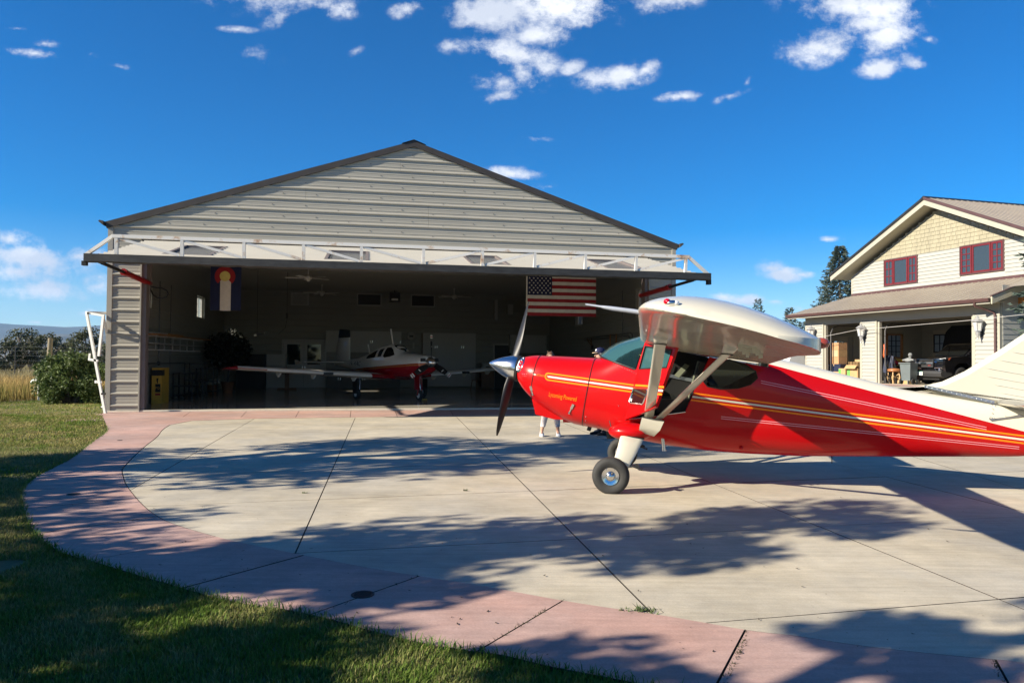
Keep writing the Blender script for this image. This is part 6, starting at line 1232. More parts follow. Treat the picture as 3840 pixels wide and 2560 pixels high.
# upper storey: core, boards round the windows, shingled gable, roof
UL, UR, UV, APX, ASL = .93, 11.32, 2.0, 6.125, .4576
gz_ = lambda u: 8.12 - ASL * abs(u - APX)        # underside line of the roof on the wall
MB().prism([(UL, UV, 3.9), (UR, UV, 3.9), (UR, UV, gz_(UR)), (APX, UV, 8.12), (UL, UV, gz_(UL))], (0, 7.5, 0)).build('upper_core', m_gwall, house)
SHL = 6.355; WN = [(3.11, 5.11, 5.07, 6.33), (7.31, 9.35, 5.14, 6.375)]
left = lambda z: APX - (8.12 - z) / ASL; right = lambda z: APX + (8.12 - z) / ASL
z = 4.90
while z < SHL - .02:
    z1 = min(z + .158, SHL); spans = [(UL + .10, UR - .10)]
    for h in WN:
        if z1 > h[2] + .01 and z < h[3] - .01: spans = [s for a, b in spans for s in ((a, min(b, h[0])), (max(a, h[1]), b)) if s[1] - s[0] > .05]
    for a, b in spans: lap(a, b, z, z1, UV - .001, left, right)
    z = z1
MB().box(UL, UL + .10, UV - .03, UV, 4.78, gz_(UL)).build('corner_board', m_trim, house); MB().box(UL + .02, UR, UV - .045, UV, 4.70, 4.90).build('flashing', m_gut, house)
z, row = SHL, 0; cnt = 0; rs = random.Random(3)
while z < 8.05:
    h = .175; u = left(z) + .0 - rs.uniform(0, .2)
    while u < right(z):
        w = rs.choice((.14, .17, .20, .24, .27)) * 1.32; a, b = max(u, left(z + h * .5)), min(u + w - .010, right(z + h * .5))
        if b - a > .05 and cnt < 300 and a < 12: MB().add([(a, UV - .026 - rs.uniform(0, .006), z - .01), (b, UV - .026 - rs.uniform(0, .006), z - .01 + rs.uniform(-.006, .006)), (b, UV - .008, z + h), (a, UV - .008, z + h), (a, UV, z - .01), (b, UV, z - .01), (b, UV, z + h), (a, UV, z + h)], [(3, 2, 1, 0), (0, 1, 5, 4), (1, 2, 6, 5), (3, 0, 4, 7)]).build('shingle', m_shin, house, fix=False); cnt += 1
        u += w
    z += h; row += 1
for (a, b, c, d) in WN:
    mb = MB()
    for x0, x1, z0, z1 in ((a, b, c, c + .05), (a, b, d - .05, d), (a, a + .05, c + .05, d - .05), (b - .05, b, c + .05, d - .05)): mb.box(x0, x1, UV - .06, UV - .0, z0, z1)
    w = mb.build('window', m_gut, house); L3 = b - a; xs_ = [a + .05, a + L3 * .29, a + L3 * .72, b - .05]
    for k in range(3):
        x0, x1 = xs_[k] + .012, xs_[k + 1] - .012; s = MB()
        for p0, p1, q0, q1 in ((x0, x1, c + .055, c + .12), (x0, x1, d - .12, d - .055), (x0, x0 + .065, c + .12, d - .12), (x1 - .065, x1, c + .12, d - .12)): s.box(p0, p1, UV - .055, UV - .01, q0, q1)
        if k != 1:
            xm = (x0 + x1) / 2; s.box(xm - .018, xm + .018, UV - .05, UV - .02, c + .12, d - .12)
            for j in range(1, 4 if a > 6 else 3): zz = c + .12 + (d - c - .24) * j / (4 if a > 6 else 3); s.box(x0 + .065, x1 - .065, UV - .049, UV - .021, zz - .018, zz + .018)
        s.build('sash', m_wred, w); MB().box(x0 + .06, x1 - .06, UV - .034, UV - .028, c + .115, d - .115).build('pane', m_pane, w)
RV = 1.30; rz0 = lambda u: 8.55 - ASL * abs(u - 6.14)
for s in (-1, 1):
    ue = 6.14 + s * 5.92; P = lambda o0, o1, v0, v1: [(6.14, v0, 8.55 + o0), (ue, v0, rz0(ue) + o0), (ue, v0, rz0(ue) + o1), (6.14, v0, 8.55 + o1)]
    MB().prism(P(0, .10, RV - .04, 9), (0, 8.6, 0)).build('roof', m_mroof, house); MB().prism(P(-.24, -.002, RV, 9), (0, .05, 0)).build('rake_board', m_trim, house); MB().prism(P(-.16, -.14, RV + .05, 9), (0, 8.4, 0)).build('soffit', m_soff, house); MB().prism(P(.0, .115, RV - .055, 9), (0, .04, 0)).build('rake_flashing', m_blk if s < 0 else m_gut, house)
    for k in range(26): v = RV + .2 + k * .33; MB().prism([(6.14, v - .02, 8.65), (ue, v - .02, rz0(ue) + .10), (ue, v - .02, rz0(ue) + .122), (6.14, v - .02, 8.672)], (0, .035, 0)).build('roof_rib', m_mroof, house)
MB().prism([(5.98, RV - .05, 8.60), (6.14, RV - .05, 8.70), (6.30, RV - .05, 8.60)], (0, 8.6, 0)).build('ridge_cap', m_blk, house)
# lanterns on the piers
m_lan = M('silver lantern', (.55, .56, .58), .4, .6, var=.1); m_fro = M('frosted lantern glass', (.55, .54, .5), .4, var=.05)
for u, z, lab in ((.72, 2.75, 'silver wall lantern on the far left pier half hidden by the wing'), (4.13, 2.70, 'silver wall lantern on the pier between the two garage openings'), (10.13, 2.72, 'silver wall lantern on the right pier beside the downpipe')):
    t = in_frame(HS, 'wall_lantern', lab, 'lantern', u, 0, z, 0, 'silver lanterns on the garage piers'); cy = -.24
    MB().lathe([(.235, .33), (.20, .36), (.10, .44), (.05, .46), (.025, .50), (.04, .53), (.002, .56)], 6, Matrix.Translation((0, cy, 0))).build('cap', m_lan, t, 30); MB().lathe([(.105, .0), (.165, .33)], 6, Matrix.Translation((0, cy, 0))).build('glass', m_fro, t, 20)
    for k in range(6): a = k * math.pi / 3; MB().bar((.108 * math.cos(a), cy + .108 * math.sin(a), 0), (.17 * math.cos(a), cy + .17 * math.sin(a), .33), .022, .022).build('glazing_bar', m_lan, t)
    MB().lathe([(.13, -.03), (.13, .0)], 6, Matrix.Translation((0, cy, 0))).lathe([(.001, -.36), (.03, -.33), (.02, -.28), (.04, -.22), (.055, -.20), (.075, -.10), (.085, -.06), (.06, -.03)], 12, Matrix.Translation((0, cy, 0))).build('base', m_lan, t, 40); MB().tube([(0, cy, -.06), (0, -.10, -.10), (0, -.03, -.12)], .03, 8).cbox((0, -.04, -.10), (.11, .03, .28)).build('arm', m_blk, t)
w_ = in_frame(HS, 'cord', 'thin pale cord strung across the front of the garage openings', 'cord', 0, 0, 0); MB().tube([(1.3, -.34, 2.66), (4.0, -.36, 2.95), (9.7, -.36, 3.10), (12.5, -.36, 3.22)], .010, 5).build('line', m_cab, w_)
# ---- what stands in the garage
def gin(name, label, cat, u, v, rz=0, group=None, z=FZ + .005): return in_frame(HS, name, label, cat, u, v, z, rz, group)
m_cardr = M('carton with red print', (.42, .24, .12), .75, var=.1, vs=5); m_redb = M('red print', (.32, .02, .015), .7); m_grn = M('green print', (.12, .35, .08), .7); m_blu = M('dark blue carton', (.015, .022, .05), .5, var=.2)
def carton(label, u, v, w, d, h, z, mat, band=None, rz=0, group=None, flap=False):
    t = gin('carton', label, 'carton', u, v, rz, group, z); MB().box(0, w, 0, d, 0, h).build('box', mat, t); MB().box(w * .46, w * .54, -.003, d + .003, h * .75, h + .003).build('tape', m_tan, t)
    if band: MB().box(w * band[1], w * band[2], -.004, 0, h * .05, h * .95).build('print', band[0], t)
    if flap: MB().cbox((w / 2, -.10, h + .06), (w, .22, .006), rx=.9).build('flap', mat, t)
    return t
b0 = FZ + .005
carton('white and dark blue carton at the bottom of the tall stack', 1.05, .42, .95, .6, .36, b0 + .46, m_blu, (m_white, .0, .16)); carton('low brown carton on the floor under the dark blue carton', 1.08, .40, .9, .6, .455, b0, m_card)
for k, lab in enumerate(('lowest red striped carton of the tall stack', 'middle green tinted carton of the tall stack', 'topmost red striped carton of the tall stack')): carton(lab, 1.18, .45, .66, .5, .34, b0 + .825 + k * .345, m_cardr if k != 1 else m_card, (m_redb, .18, .34) if k != 1 else (m_tan, .3, .9))
carton('large open carton with green panel beside the left pier', 2.52, .36, .70, .55, .52, b0 + .12, m_card, (m_grn, .02, .30), 0, None, True); carton('open carton with green corner left of the large open carton', 2.02, .3, .46, .5, .62, b0, m_card, (m_grn, 0, .35))
carton('upright narrow carton behind the large open carton', 2.35, .95, .45, .3, 1.05, b0, m_card); t = gin('cardboard_sheets', 'bundle of folded cardboard sheets standing in the open carton', 'cardboard', 2.55, .45, 0, None, b0 + .30)
for k in range(7): MB().cbox((.06 + k * .09, .1, .33), (.02, .3, .62), ry=random.uniform(-.08, .08)).build('sheet', m_card, t)
# workbench, hose, folded chairs, stool, bin
m_yelp = M('yellow plastic', (.75, .50, .02), .4, var=.05); m_orgh = M('orange hose', (.75, .16, .05), .5, var=.1)
t = gin('workbench', 'dark workbench along the back under the garage window', 'workbench', 1.5, 3.9); MB().box(0, 3.2, 0, .8, .92, .98).build('top', m_wood, t)
for x in (.05, 1.5, 3.05): MB().box(x, x + .1, .05, .15, 0, .92).box(x, x + .1, .65, .75, 0, .92).build('leg', m_dark, t)
for k, (u, w, h, m_, lab) in enumerate(((1.7, 1.2, .10, m_yelp, 'long yellow tool case on the workbench'), (3.0, .5, .16, m_cab, 'white tray on the workbench'))): p = gin('tool_case', lab, 'tool case', u, 3.95, 0, None, b0 + .98); MB().box(0, w, 0, .4, 0, h).build('case', m_, p); MB().box(w * .4, w * .6, -.02, .0, h * .3, h * .7).build('handle', m_blk, p)
t = gin('sled', 'bright yellow sled leaning beside the folded chairs', 'sled', 3.6, 1.5, .1, None, b0 + .72); MB().prism([(0, 0, 0), (1.0, 0, .02), (.95, .45, .10), (.05, .45, .08)], (0, 0, .06)).build('shell', m_yelp, t, 40); MB().box(.0, 1.0, .1, .4, -.72, -.02).build('stand', m_dark, t)
t = gin('hose', 'orange garden hose coiled and hung on the left inside of the big opening', 'hose', 4.90, .32, .9, None, b0 + 1.42)
mb = MB()
for k in range(5): mb.tube([(.02 * k - .02 + .015 * math.sin(a * 3 + k), .11 * math.cos(a) + .01 * k, .30 * math.sin(a) + .012 * k) for a in np.linspace(0, 2 * math.pi, 26)], .020, 6)
mb.build('coil', m_orgh, t, 60); MB().tube([(0, 0, .38), (.0, .05, -.9)], .02, 6).box(-.06, .06, -.02, .02, .38, .48).build('hanger', m_blk, t)
for k, (u, v, lab) in enumerate(((5.0, .40, 'dark blue folded camp chair leaning at the left of the big opening'), (5.12, .65, 'second dark folded camp chair behind the first'))):
    t = gin('folding_chair', lab, 'chair', u, v, .2, 'folded camp chairs in the garage')
    for s in (-.1, .1): MB().tube([(s - .25, 0, 1.25), (s + .22, -.35, 0)], .018, 6).tube([(s - .05, -.05, 1.0), (s + .10, -.1, 0)], .018, 6).build('frame_tube', m_blk, t)
    MB().prism([(-.36, -.02, 1.25), (-.02, -.02, 1.2), (.08, -.22, .45), (-.14, -.2, .5)], (0, .05, 0)).build('fabric', m_blu, t)
carton('plain brown carton on the floor behind the folded chairs', 4.55, .75, .45, .5, .46, b0, m_card); carton('small brown carton above the plain brown carton', 4.56, .78, .40, .4, .20, b0 + .465, m_cardr, (m_grn, 0, .5)); carton('brown carton between the stool and the grey bin, lower one', 5.55, .70, .26, .4, .30, b0, m_card); carton('brown carton between the stool and the grey bin, upper one', 5.56, .72, .25, .38, .26, b0 + .305, m_card)
t = gin('red_bag', 'bright red bag lying above the cartons at the left of the opening', 'bag', 4.3, 1.25, 0, None, b0 + .78); MB().ball((.2, 0, .12), .2, 10, 6, (1.1, .7, .6)).build('bag_body', M('red bag cloth', (.6, .02, .04), .6), t, 60); MB().box(-.15, .6, -.2, .2, -.78, -.02).build('shelf', m_dark, t); MB().tube([(.05, 0, .2), (.2, 0, .34), (.35, 0, .2)], .015, 6).build('handle', m_blk, t)
m_lea = M('tan leather', (.30, .12, .045), .35, var=.2, vs=5); m_bent = M('bent branch wood', (.50, .33, .16), .5, var=.2)
t = gin('stool', 'round tan leather stool with bent branch legs', 'stool', 5.25, .52); MB().lathe([(.26, .52), (.29, .55), (.28, .62), (.19, .66), (.001, .675)], 24).build('seat', m_lea, t, 60)
for k in range(5): a = k * 2 * math.pi / 5 + .3; MB().tube([(.20 * math.cos(a), .20 * math.sin(a), .54), (.26 * math.cos(a), .26 * math.sin(a), .28), (.19 * math.cos(a), .19 * math.sin(a), 0)], .026, 7).tube([(.27 * math.cos(a), .27 * math.sin(a), .22), (.05 * math.cos(a + .8), .05 * math.sin(a + .8), .30), (.24 * math.cos(a + 1.25), .24 * math.sin(a + 1.25), .45)], .016, 6).build('leg', m_bent, t, 60)
m_bin = M('grey wheelie bin', (.11, .135, .14), .5, var=.1)
t = gin('wheelie_bin', 'grey green wheelie bin in front of the black pickup', 'bin', 6.15, .45, .2); MB().loft([[(x * s, y * s, z) for x, y in ((-.24, -.26), (.24, -.26), (.24, .26), (-.24, .26))] for z, s in ((.16, .8), (.86, 1.0))]).build('body', m_bin, t); MB().box(-.27, .27, -.30, .30, .87, .92).build('lid', m_bin, t)
for s in (-1, 1): MB().lathe([(.11, -.03), (.13, 0), (.11, .03)], 16, Matrix.Translation((s * .27, -.12, .13)) @ Matrix.Rotation(math.pi / 2, 4, 'Y')).build('wheel', m_tyre, t, 40); MB().box(s * .2 - .02, s * .2 + .02, .2, .26, 0, .2).build('foot', m_bin, t)
t = gin('garden_statue', 'small grey weathered figure standing on the wheelie bin', 'ornament', 6.11, .45, 0, None, b0 + .925); MB().ball((0, 0, .10), .12, 10, 8, (1.6, .8, .7)).tube([(-.3, 0, .10), (0, 0, .14), (.3, 0, .11)], [.03, .07, .03], 8).build('figure', M('weathered grey', (.22, .23, .23), .8, var=.2), t, 60); MB().ball((.12, 0, .33), .09, 10, 8).tube([(.1, 0, .15), (.12, 0, .3)], .06, 8).build('bust', M('weathered grey dark', (.16, .17, .17), .8), t, 60)
t = gin('black_cover', 'large dark covered shape in the back of the big garage bay', 'cover', 3.0, 5.2); MB().loft([[(x * s + 1.0, y * s + .6, z) for x, y in ((-.9, -.5), (.9, -.5), (.9, .5), (-.9, .5))] for z, s in ((0, 1), (1.4, 1), (2.4, .8), (2.7, .55))]).build('cloth', m_blkc, t, 40); MB().tube([(.3, .1, 0), (.3, .1, 1.4)], .03).build('pole', m_blk, t)
# ---- black pickup
pk = gin('pickup_truck', 'black pickup truck with chrome headlights parked in the garage', 'pickup truck', 6.50, .92, math.radians(90)); m_car = M('black car paint', (.006, .006, .008), .10, var=.1, coat=1, spec=.5); m_plas = M('charcoal bumper plastic', (.035, .036, .038), .6, var=.1); m_lamp = M('headlamp chrome', (.85, .86, .88), .06, 1, var=.15, vs=14)
# x runs back from the front bumper, y across, z up
def slabx(name, prof, hw_, mat, parent, bev=.05, sm_=35):
    rg = [[(x, y, z) for x, z in prof] for y in (-hw_, -hw_ + .0)]
    mb = MB(); P = [(x, z) for x, z in prof]; c = (sum(p[0] for p in P) / len(P), sum(p[1] for p in P) / len(P)); sh = lambda f: [(c[0] + (x - c[0]) * f, c[1] + (z - c[1]) * f) for x, z in P]
    mb.loft([[(x, -hw_, z) for x, z in sh(.97)], [(x, -hw_ + bev, z) for x, z in P], [(x, hw_ - bev, z) for x, z in P], [(x, hw_, z) for x, z in sh(.97)]]); return mb.build(name, mat, parent, sm_)
slabx('body', [(.10, .55), (.04, .80), (.06, 1.08), (.35, 1.16), (1.35, 1.22), (5.3, 1.22), (5.35, .6), (4.85, .5), (4.75, .75), (4.5, .92), (4.1, .92), (3.85, .75), (3.75, .42), (1.5, .42), (1.42, .75), (1.2, .92), (.8, .92), (.55, .75), (.48, .5)], .93, m_car, pk)
slabx('cab', [(1.30, 1.20), (1.95, 1.70), (2.3, 1.79), (3.3, 1.79), (3.65, 1.70), (3.8, 1.20)], .80, m_car, pk, .14)
for s in (-1, 1):
    MB().prism([(1.62, s * .79, 1.26), (2.02, s * .745, 1.66), (2.55, s * .745, 1.70), (2.55, s * .79, 1.26)], (0, s * .02, 0)).build('side_window', m_tint, pk); MB().prism([(2.62, s * .79, 1.26), (2.62, s * .745, 1.70), (3.3, s * .745, 1.69), (3.5, s * .79, 1.26)], (0, s * .02, 0)).build('side_window', m_tint, pk)
    MB().ball((1.75, s * 1.0, 1.30), .12, 10, 6, (.7, .8, .75)).build('wing_mirror', m_car, pk, 60); MB().cbox((2.35, s * .94, 1.08), (.18, .03, .03)).build('door_handle', m_chrome, pk)
    hl = MB().add([(.02, s * .46, .95), (.035, s * .50, 1.10), (.22, s * .90, 1.13), (.42, s * .945, 1.16), (.30, s * .945, 1.02), (.10, s * .80, .93)], [(0, 1, 2, 5), (2, 3, 4, 5)]); o_ = hl.build('headlight', m_lamp, pk, fix=False); MB().ball((.09, s * .66, 1.02), .06, 12, 8, (.6, 1, 1)).build('lens', m_chrome, o_, 60); MB().add([(.245, s * .915, 1.11), (.41, s * .952, 1.15), (.31, s * .952, 1.03)], [(0, 1, 2)]).build('amber_lens', M('amber lens', (.25, .06, .03), .2), o_, fix=False)
    fg_ = MB(); P = [(.0, s * .52, .72), (.02, s * .88, .72), (.03, s * .86, .62), (.0, s * .64, .57)]; fg_.tube(P + P[:1], .022, 6); o_ = fg_.build('fog_lamp_rim', m_chrome, pk, 60); MB().ball((.01, s * .74, .65), .055, 12, 8, (.6, 1, 1)).build('fog_lamp', m_lamp, o_, 60)
    for x in (.99, 4.3):
        Mw = Matrix.Translation((x, s * .80, .375)) @ Matrix.Rotation(math.pi / 2, 4, 'X'); ty = MB().lathe([(.22, -.12), (.33, -.13), (.375, -.09), (.378, 0), (.375, .09), (.33, .13), (.22, .12)], 30, Mw, False).build('wheel_tyre', M('pickup tyre', (.03, .03, .03), .8, var=.3, vs=20, bump=.6, bs=30), pk, 60); ri = MB().lathe([(.22, -.10), (.2, .0), (.22, .10)], 24, Mw).build('rim', m_blk, ty, 40)
        sp_ = MB()
        for k in range(5): a = k * 2 * math.pi / 5; sp_.bar(Mw @ Vector((.04 * math.cos(a), .04 * math.sin(a), -s * .10)), Mw @ Vector((.20 * math.cos(a), .20 * math.sin(a), -s * .115)), .05, .03)
        sp_.build('spokes', m_alum, ty)
    MB().cbox((1.55, s * .9, .42), (.05, .2, .36)).build('mud_flap', m_plas, pk)
MB().prism([(1.34, -.72, 1.235), (1.92, -.64, 1.685), (1.92, .64, 1.685), (1.34, .72, 1.235)], (-.02, 0, .02)).build('windshield', m_tint, pk)
MB().prism([(.02, -.46, 1.06), (.0, -.46, .74), (.0, .46, .74), (.02, .46, 1.06)], (-.03, 0, 0)).build('grille', m_plas, pk); MB().box(-.045, -.015, -.46, .46, .885, .945).build('grille_bar', m_alum, pk)
for z in (.80, .845, 1.0, 1.03): MB().box(-.040, -.02, -.44, .44, z, z + .014).build('grille_slat', m_blk, pk)
P_ = [(-.17, .95), (-.05, .95), (-.05, .975), (.05, .975), (.05, .95), (.17, .95), (.15, .885), (.05, .885), (.05, .86), (-.05, .86), (-.05, .885), (-.15, .885)]
MB().prism([(-.052, y, z) for y, z in P_], (-.012, 0, 0)).build('grille_emblem', m_chrome, pk); MB().box(-.05, -.035, -.36, -.22, .80, .83).build('grille_badge', M('red chrome badge', (.5, .08, .08), .3, .5), pk)
slabx('bumper', [(.12, .30), (-.06, .36), (-.10, .48), (-.06, .58), (.14, .60), (.5, .58), (.5, .40)], .92, m_plas, pk, .16); MB().cbox((.35, 0, .26), (.5, 1.3, .1)).build('skid_plate', m_blk, pk)
lp_ = MB().box(-.122, -.112, -.02, .29, .40, .56).build('licence_plate', M('white licence plate', (.72, .76, .74), .4, var=.04), pk); MB().box(-.126, -.122, -.02, .29, .535, .56).build('plate_band', M('green plate print', (.10, .28, .18), .5), lp_)
text_mesh('BDK 757', .085, M('plate ink', (.06, .16, .11), .5), 'plate_lettering', lp_, (-.128, .135, .435), (math.pi / 2, 0, -math.pi / 2))
# ---- white van and dark thing behind the garage's left end
vp = gpt(2975, 1412, 0); t = thing('van', 'white vehicle with a red tail lamp parked beyond the left end of the garage', 'van', (14.4, 39.5, .25), math.radians(12)); m_van = M('white van paint', (.66, .66, .64), .2, coat=.6, var=.03)
MB().loft([[(x, y * .97, z) for x, z in ((0, .45), (0, 1.3), (.35, 2.05), (4.2, 2.08), (4.75, 1.3), (4.8, .45))] for y in (-.9,)] + [[(x, y, z) for x, z in ((0, .42), (0, 1.32), (.33, 2.1), (4.25, 2.12), (4.8, 1.32), (4.85, .42))] for y in (-.82, .82)] + [[(x, .9 * .97, z) for x, z in ((0, .45), (0, 1.3), (.35, 2.05), (4.2, 2.08), (4.75, 1.3), (4.8, .45))]]).build('body', m_van, t, 40)
for x in (.9, 2.2, 3.3): MB().box(x, x + .9, -.925, -.88, 1.38, 1.85).build('side_window', m_tint, t)
MB().box(4.70, 4.80, -.93, -.70, .95, 1.6).build('tail_lamp', m_redp, t); MB().box(3.1, 3.3, -.93, -.90, 1.1, 1.15).build('door_handle', m_blk, t)
for x in (.9, 3.9): wheel(t, (x, -.8, .33), .33, .22); wheel(t, (x, .8, .33), .33, .22)
# ================================================================== plants, fence and frame at the left, spruces, shade trees
def at(px, py, Y): r = rayd(px, py); t = Y / r.y; return Vector((r.x * t, Y, EYE + r.z * t))
m_bark = M('grey bark', (.10, .085, .07), .9, var=.3, vs=6, bump=.5, bs=12); m_barkp = M('pale bark', (.24, .21, .18), .9, var=.25, vs=6)
def leafmat(name, a, b, tr=.25):
    m, n, l, p = newmat(name); t = n.new('ShaderNodeTexCoord'); z = n.new('ShaderNodeTexNoise'); z.inputs['Scale'].default_value = 7; z.inputs['Detail'].default_value = 5; l.new(t.outputs['Object'], z.inputs['Vector'])
    r = n.new('ShaderNodeMapRange'); r.inputs[1].default_value = .35; r.inputs[2].default_value = .65; l.new(z.outputs['Fac'], r.inputs[0])
    mx = n.new('ShaderNodeMix'); mx.data_type = 'RGBA'; mx.inputs['A'].default_value = (*a, 1); mx.inputs['B'].default_value = (*b, 1); l.new(r.outputs[0], mx.inputs['Factor']); l.new(mx.outputs['Result'], p.inputs['Base Color']); p.inputs['Roughness'].default_value = .55; p.inputs['Specular IOR Level'].default_value = .3
    tl_ = n.new('ShaderNodeBsdfTranslucent'); l.new(mx.outputs['Result'], tl_.inputs[0]); ms = n.new('ShaderNodeMixShader'); ms.inputs[0].default_value = tr; l.new(p.outputs[0], ms.inputs[1]); l.new(tl_.outputs[0], ms.inputs[2]); l.new(ms.outputs[0], n['Material Output'].inputs[0]); return m
m_lbush = leafmat('bush leaf', (.035, .07, .014), (.14, .18, .06)); m_ljun = leafmat('juniper leaf', (.045, .06, .028), (.10, .105, .055)); m_lolv = leafmat('olive shrub leaf', (.085, .085, .028), (.14, .13, .05)); m_lspr = leafmat('spruce needle', (.045, .075, .062), (.12, .155, .13), .15); m_lcot = leafmat('broad leaf', (.03, .06, .015), (.08, .11, .03))
def limb_tree(label, P, h, r, mat, nleaf, size, seed, base=.25, bare=0, bark=m_bark, lobes=14, name='tree', group=None, flat=1.0, trunk=.06):
    r_ = random.Random(seed); t = thing(name, label, 'tree', P, 0, group); tb = MB(); top = Vector((r_.uniform(-.1, .1) * r, r_.uniform(-.1, .1) * r, h * .85)); tb.tube([(0, 0, -.1), (r_.uniform(-.05, .05) * h, r_.uniform(-.05, .05) * h, h * .4), top], [h * trunk * .55, h * trunk * .35, h * .012], 9)
    Vs, Fs, n0 = [], [], 0
    for k in range(lobes):
        f = base + (1 - base) * (k + .5) / lobes; z = h * f; a = k * 2.4 + r_.uniform(-.4, .4); rr = r * math.sqrt(max(.08, 1 - ((f - base * .6 - .2) / (1.05 - base * .6 - .2)) ** 2)) * r_.uniform(.55, .85)
        c = Vector((math.cos(a) * rr, math.sin(a) * rr, z)); s = Vector((0, 0, max(.1 * h, z - rr * .7))); tb.tube([s, s.lerp(c, .5) + Vector((0, 0, rr * .08)), c], [h * .020, h * .012, h * .005], 6)
        lr = r * r_.uniform(.32, .5); V, F = leaf_cloud(c, (lr, lr, lr * .75 * flat), int(nleaf / lobes), size, seed * 100 + k); Vs.append(V); Fs.append(F + n0); n0 += len(V)
    for k in range(bare): a = r_.uniform(0, 6.28); rr = r * r_.uniform(.3, 1); tb.tube([(0, 0, h * .08), (math.cos(a) * rr * .5, math.sin(a) * rr * .5, h * r_.uniform(.3, .5)), (math.cos(a) * rr, math.sin(a) * rr, h * r_.uniform(.55, .9))], [h * .012, h * .008, h * .002], 5)
    tb.build('trunk', bark, t, 60); fast_mesh('crown', np.concatenate(Vs), np.concatenate(Fs), mat, t); return t
def spruce(label, P, h, r, nbr, seed, name='spruce_tree', group=None, size=.16, per=26, droop=.25, z0=.06):
    g = np.random.default_rng(seed); t = thing(name, label, 'tree', P, 0, group); tb = MB().tube([(0, 0, -.1), (0, 0, h * .5), (0, 0, h)], [h * .022, h * .013, .01], 8); Vs = []
    for k in range(nbr):
        f = z0 + (1 - z0) * (k / nbr) ** .9; z = h * f; a = k * 2.39996 + g.uniform(-.3, .3); L = r * (1 - f) ** .72 * g.uniform(.72, 1.12) + .10; d = np.array([math.cos(a), math.sin(a), 0])
        if k % 3 == 0: tb.tube([(0, 0, z), tuple(d * L * .6 + np.array([0, 0, z - L * droop * .5])), tuple(d * L + np.array([0, 0, z - L * droop * .55]))], [h * .004, h * .0025, .004], 4)
        m = max(6, int(per * (.35 + L / r))); q = g.uniform(.12, 1, m) ** .7; pos = d[None] * (q * L)[:, None]; pos[:, 2] += z - L * droop * (q ** 1.2) + L * .12 * (q ** 4); sd = np.array([-d[1], d[0], 0]); off = g.uniform(-1, 1, m) * L * .30 * (1.05 - q * .75); pos += sd[None] * off[:, None]; pos[:, 2] += g.normal(0, .03, m) * L - np.abs(off) * .25
        dr = d[None] * .8 + sd[None] * np.sign(off)[:, None] * g.uniform(.2, 1.0, m)[:, None] + np.array([0, 0, 1])[None] * g.uniform(-.35, .35, m)[:, None]; dr /= np.linalg.norm(dr, axis=1)[:, None]; ln = size * g.uniform(.7, 1.4, m)[:, None]; w = np.cross(dr, g.normal(size=(m, 3))); w /= np.linalg.norm(w, axis=1)[:, None]; w *= size * .17
        w2 = np.cross(dr, w)
        for ww in (w, w2): Vs.append(np.stack([pos - ww * .7, pos + dr * ln * .55 + ww, pos + dr * ln, pos + dr * ln * .55 - ww], 1).reshape(-1, 3))
    V = np.concatenate(Vs); tb.build('trunk', m_bark, t, 60); fast_mesh('crown', V, np.arange(len(V)).reshape(-1, 4), m_lspr, t); return t
# leafy bush by the post
bt = thing('bush', 'dense dark green leafy bush beside the wooden post', 'bush', (-14.35, 24.0, 0)); tb = MB(); Vs, Fs, n0 = [], [], 0; r_ = random.Random(11)
for k in range(78):
    a = r_.uniform(0, 6.28); rr = .95 * math.sqrt(r_.random()); z = r_.uniform(.12, 1.52) * (1 - .25 * (rr / .95) ** 2); c = Vector((math.cos(a) * rr * 1.05 - .02, math.sin(a) * rr * .8, z)); tb.tube([(c.x * .2, c.y * .2, 0), c * .6, c], [.02, .012, .005], 5); V, F = leaf_cloud(c, (.30, .30, .24), 170, .06, 700 + k); Vs.append(V); Fs.append(F + n0); n0 += len(V)
for k in range(16):
    a = r_.uniform(0, 6.28); rr = .8 * math.sqrt(r_.random()); c = Vector((math.cos(a) * rr, math.sin(a) * rr * .8, r_.uniform(1.25, 1.75) - .3 * rr)); tb.tube([c * .4, c], [.010, .004], 5); V, F = leaf_cloud(c, (.11, .11, .20), 45, .06, 900 + k); Vs.append(V); Fs.append(F + n0); n0 += len(V)
tb.build('stems', m_bark, bt, 60); fast_mesh('foliage', np.concatenate(Vs), np.concatenate(Fs), m_lbush, bt)
# wooden post, wire fence, standpipe
m_post = M('weathered post wood', (.24, .20, .13), .85, var=.2, vs=2, stretch=(6, 6, .7), bump=.4, bs=18)
fp = thing('fence_post', 'tall round weathered wooden post in front of the bush', 'post', (-15.99, 25.4, 0)); MB().tube([(0, 0, -.2), (.0, 0, 1.1), (.04, 0, 2.12)], [.085, .082, .076], 14).build('pole', m_post, fp, 50); MB().lathe([(.078, 2.118), (.07, 2.135), (.001, 2.14)], 14, Matrix.Translation((.04, 0, 0))).build('top', m_post, fp, 50)
wf = thing('wire_fence', 'thin wire deer fence on dark steel posts across the dry field', 'fence', (0, 0, 0)); m_wire = M('fence wire', (.30, .30, .29), .5, .6)
fpts = [Vector((-48, 44, 0)), Vector((-41, 44.5, 0)), Vector((-36, 45, 0)), Vector((-30.8, 45.6, 0)), Vector((-26, 46, 0)), Vector((-21, 46.5, 0))]
for p in fpts: MB().box(p.x - .018, p.x + .018, p.y - .018, p.y + .018, 0, 2.1).build('post', m_dark, wf)
for a, b in zip(fpts[:-1], fpts[1:]):
    for z in (.3, .6, .9, 1.2, 1.5, 1.8, 2.05): MB().tube([a + Vector((0, 0, z)), b + Vector((0, 0, z))], .0035, 4).build('wire', m_wire, wf)
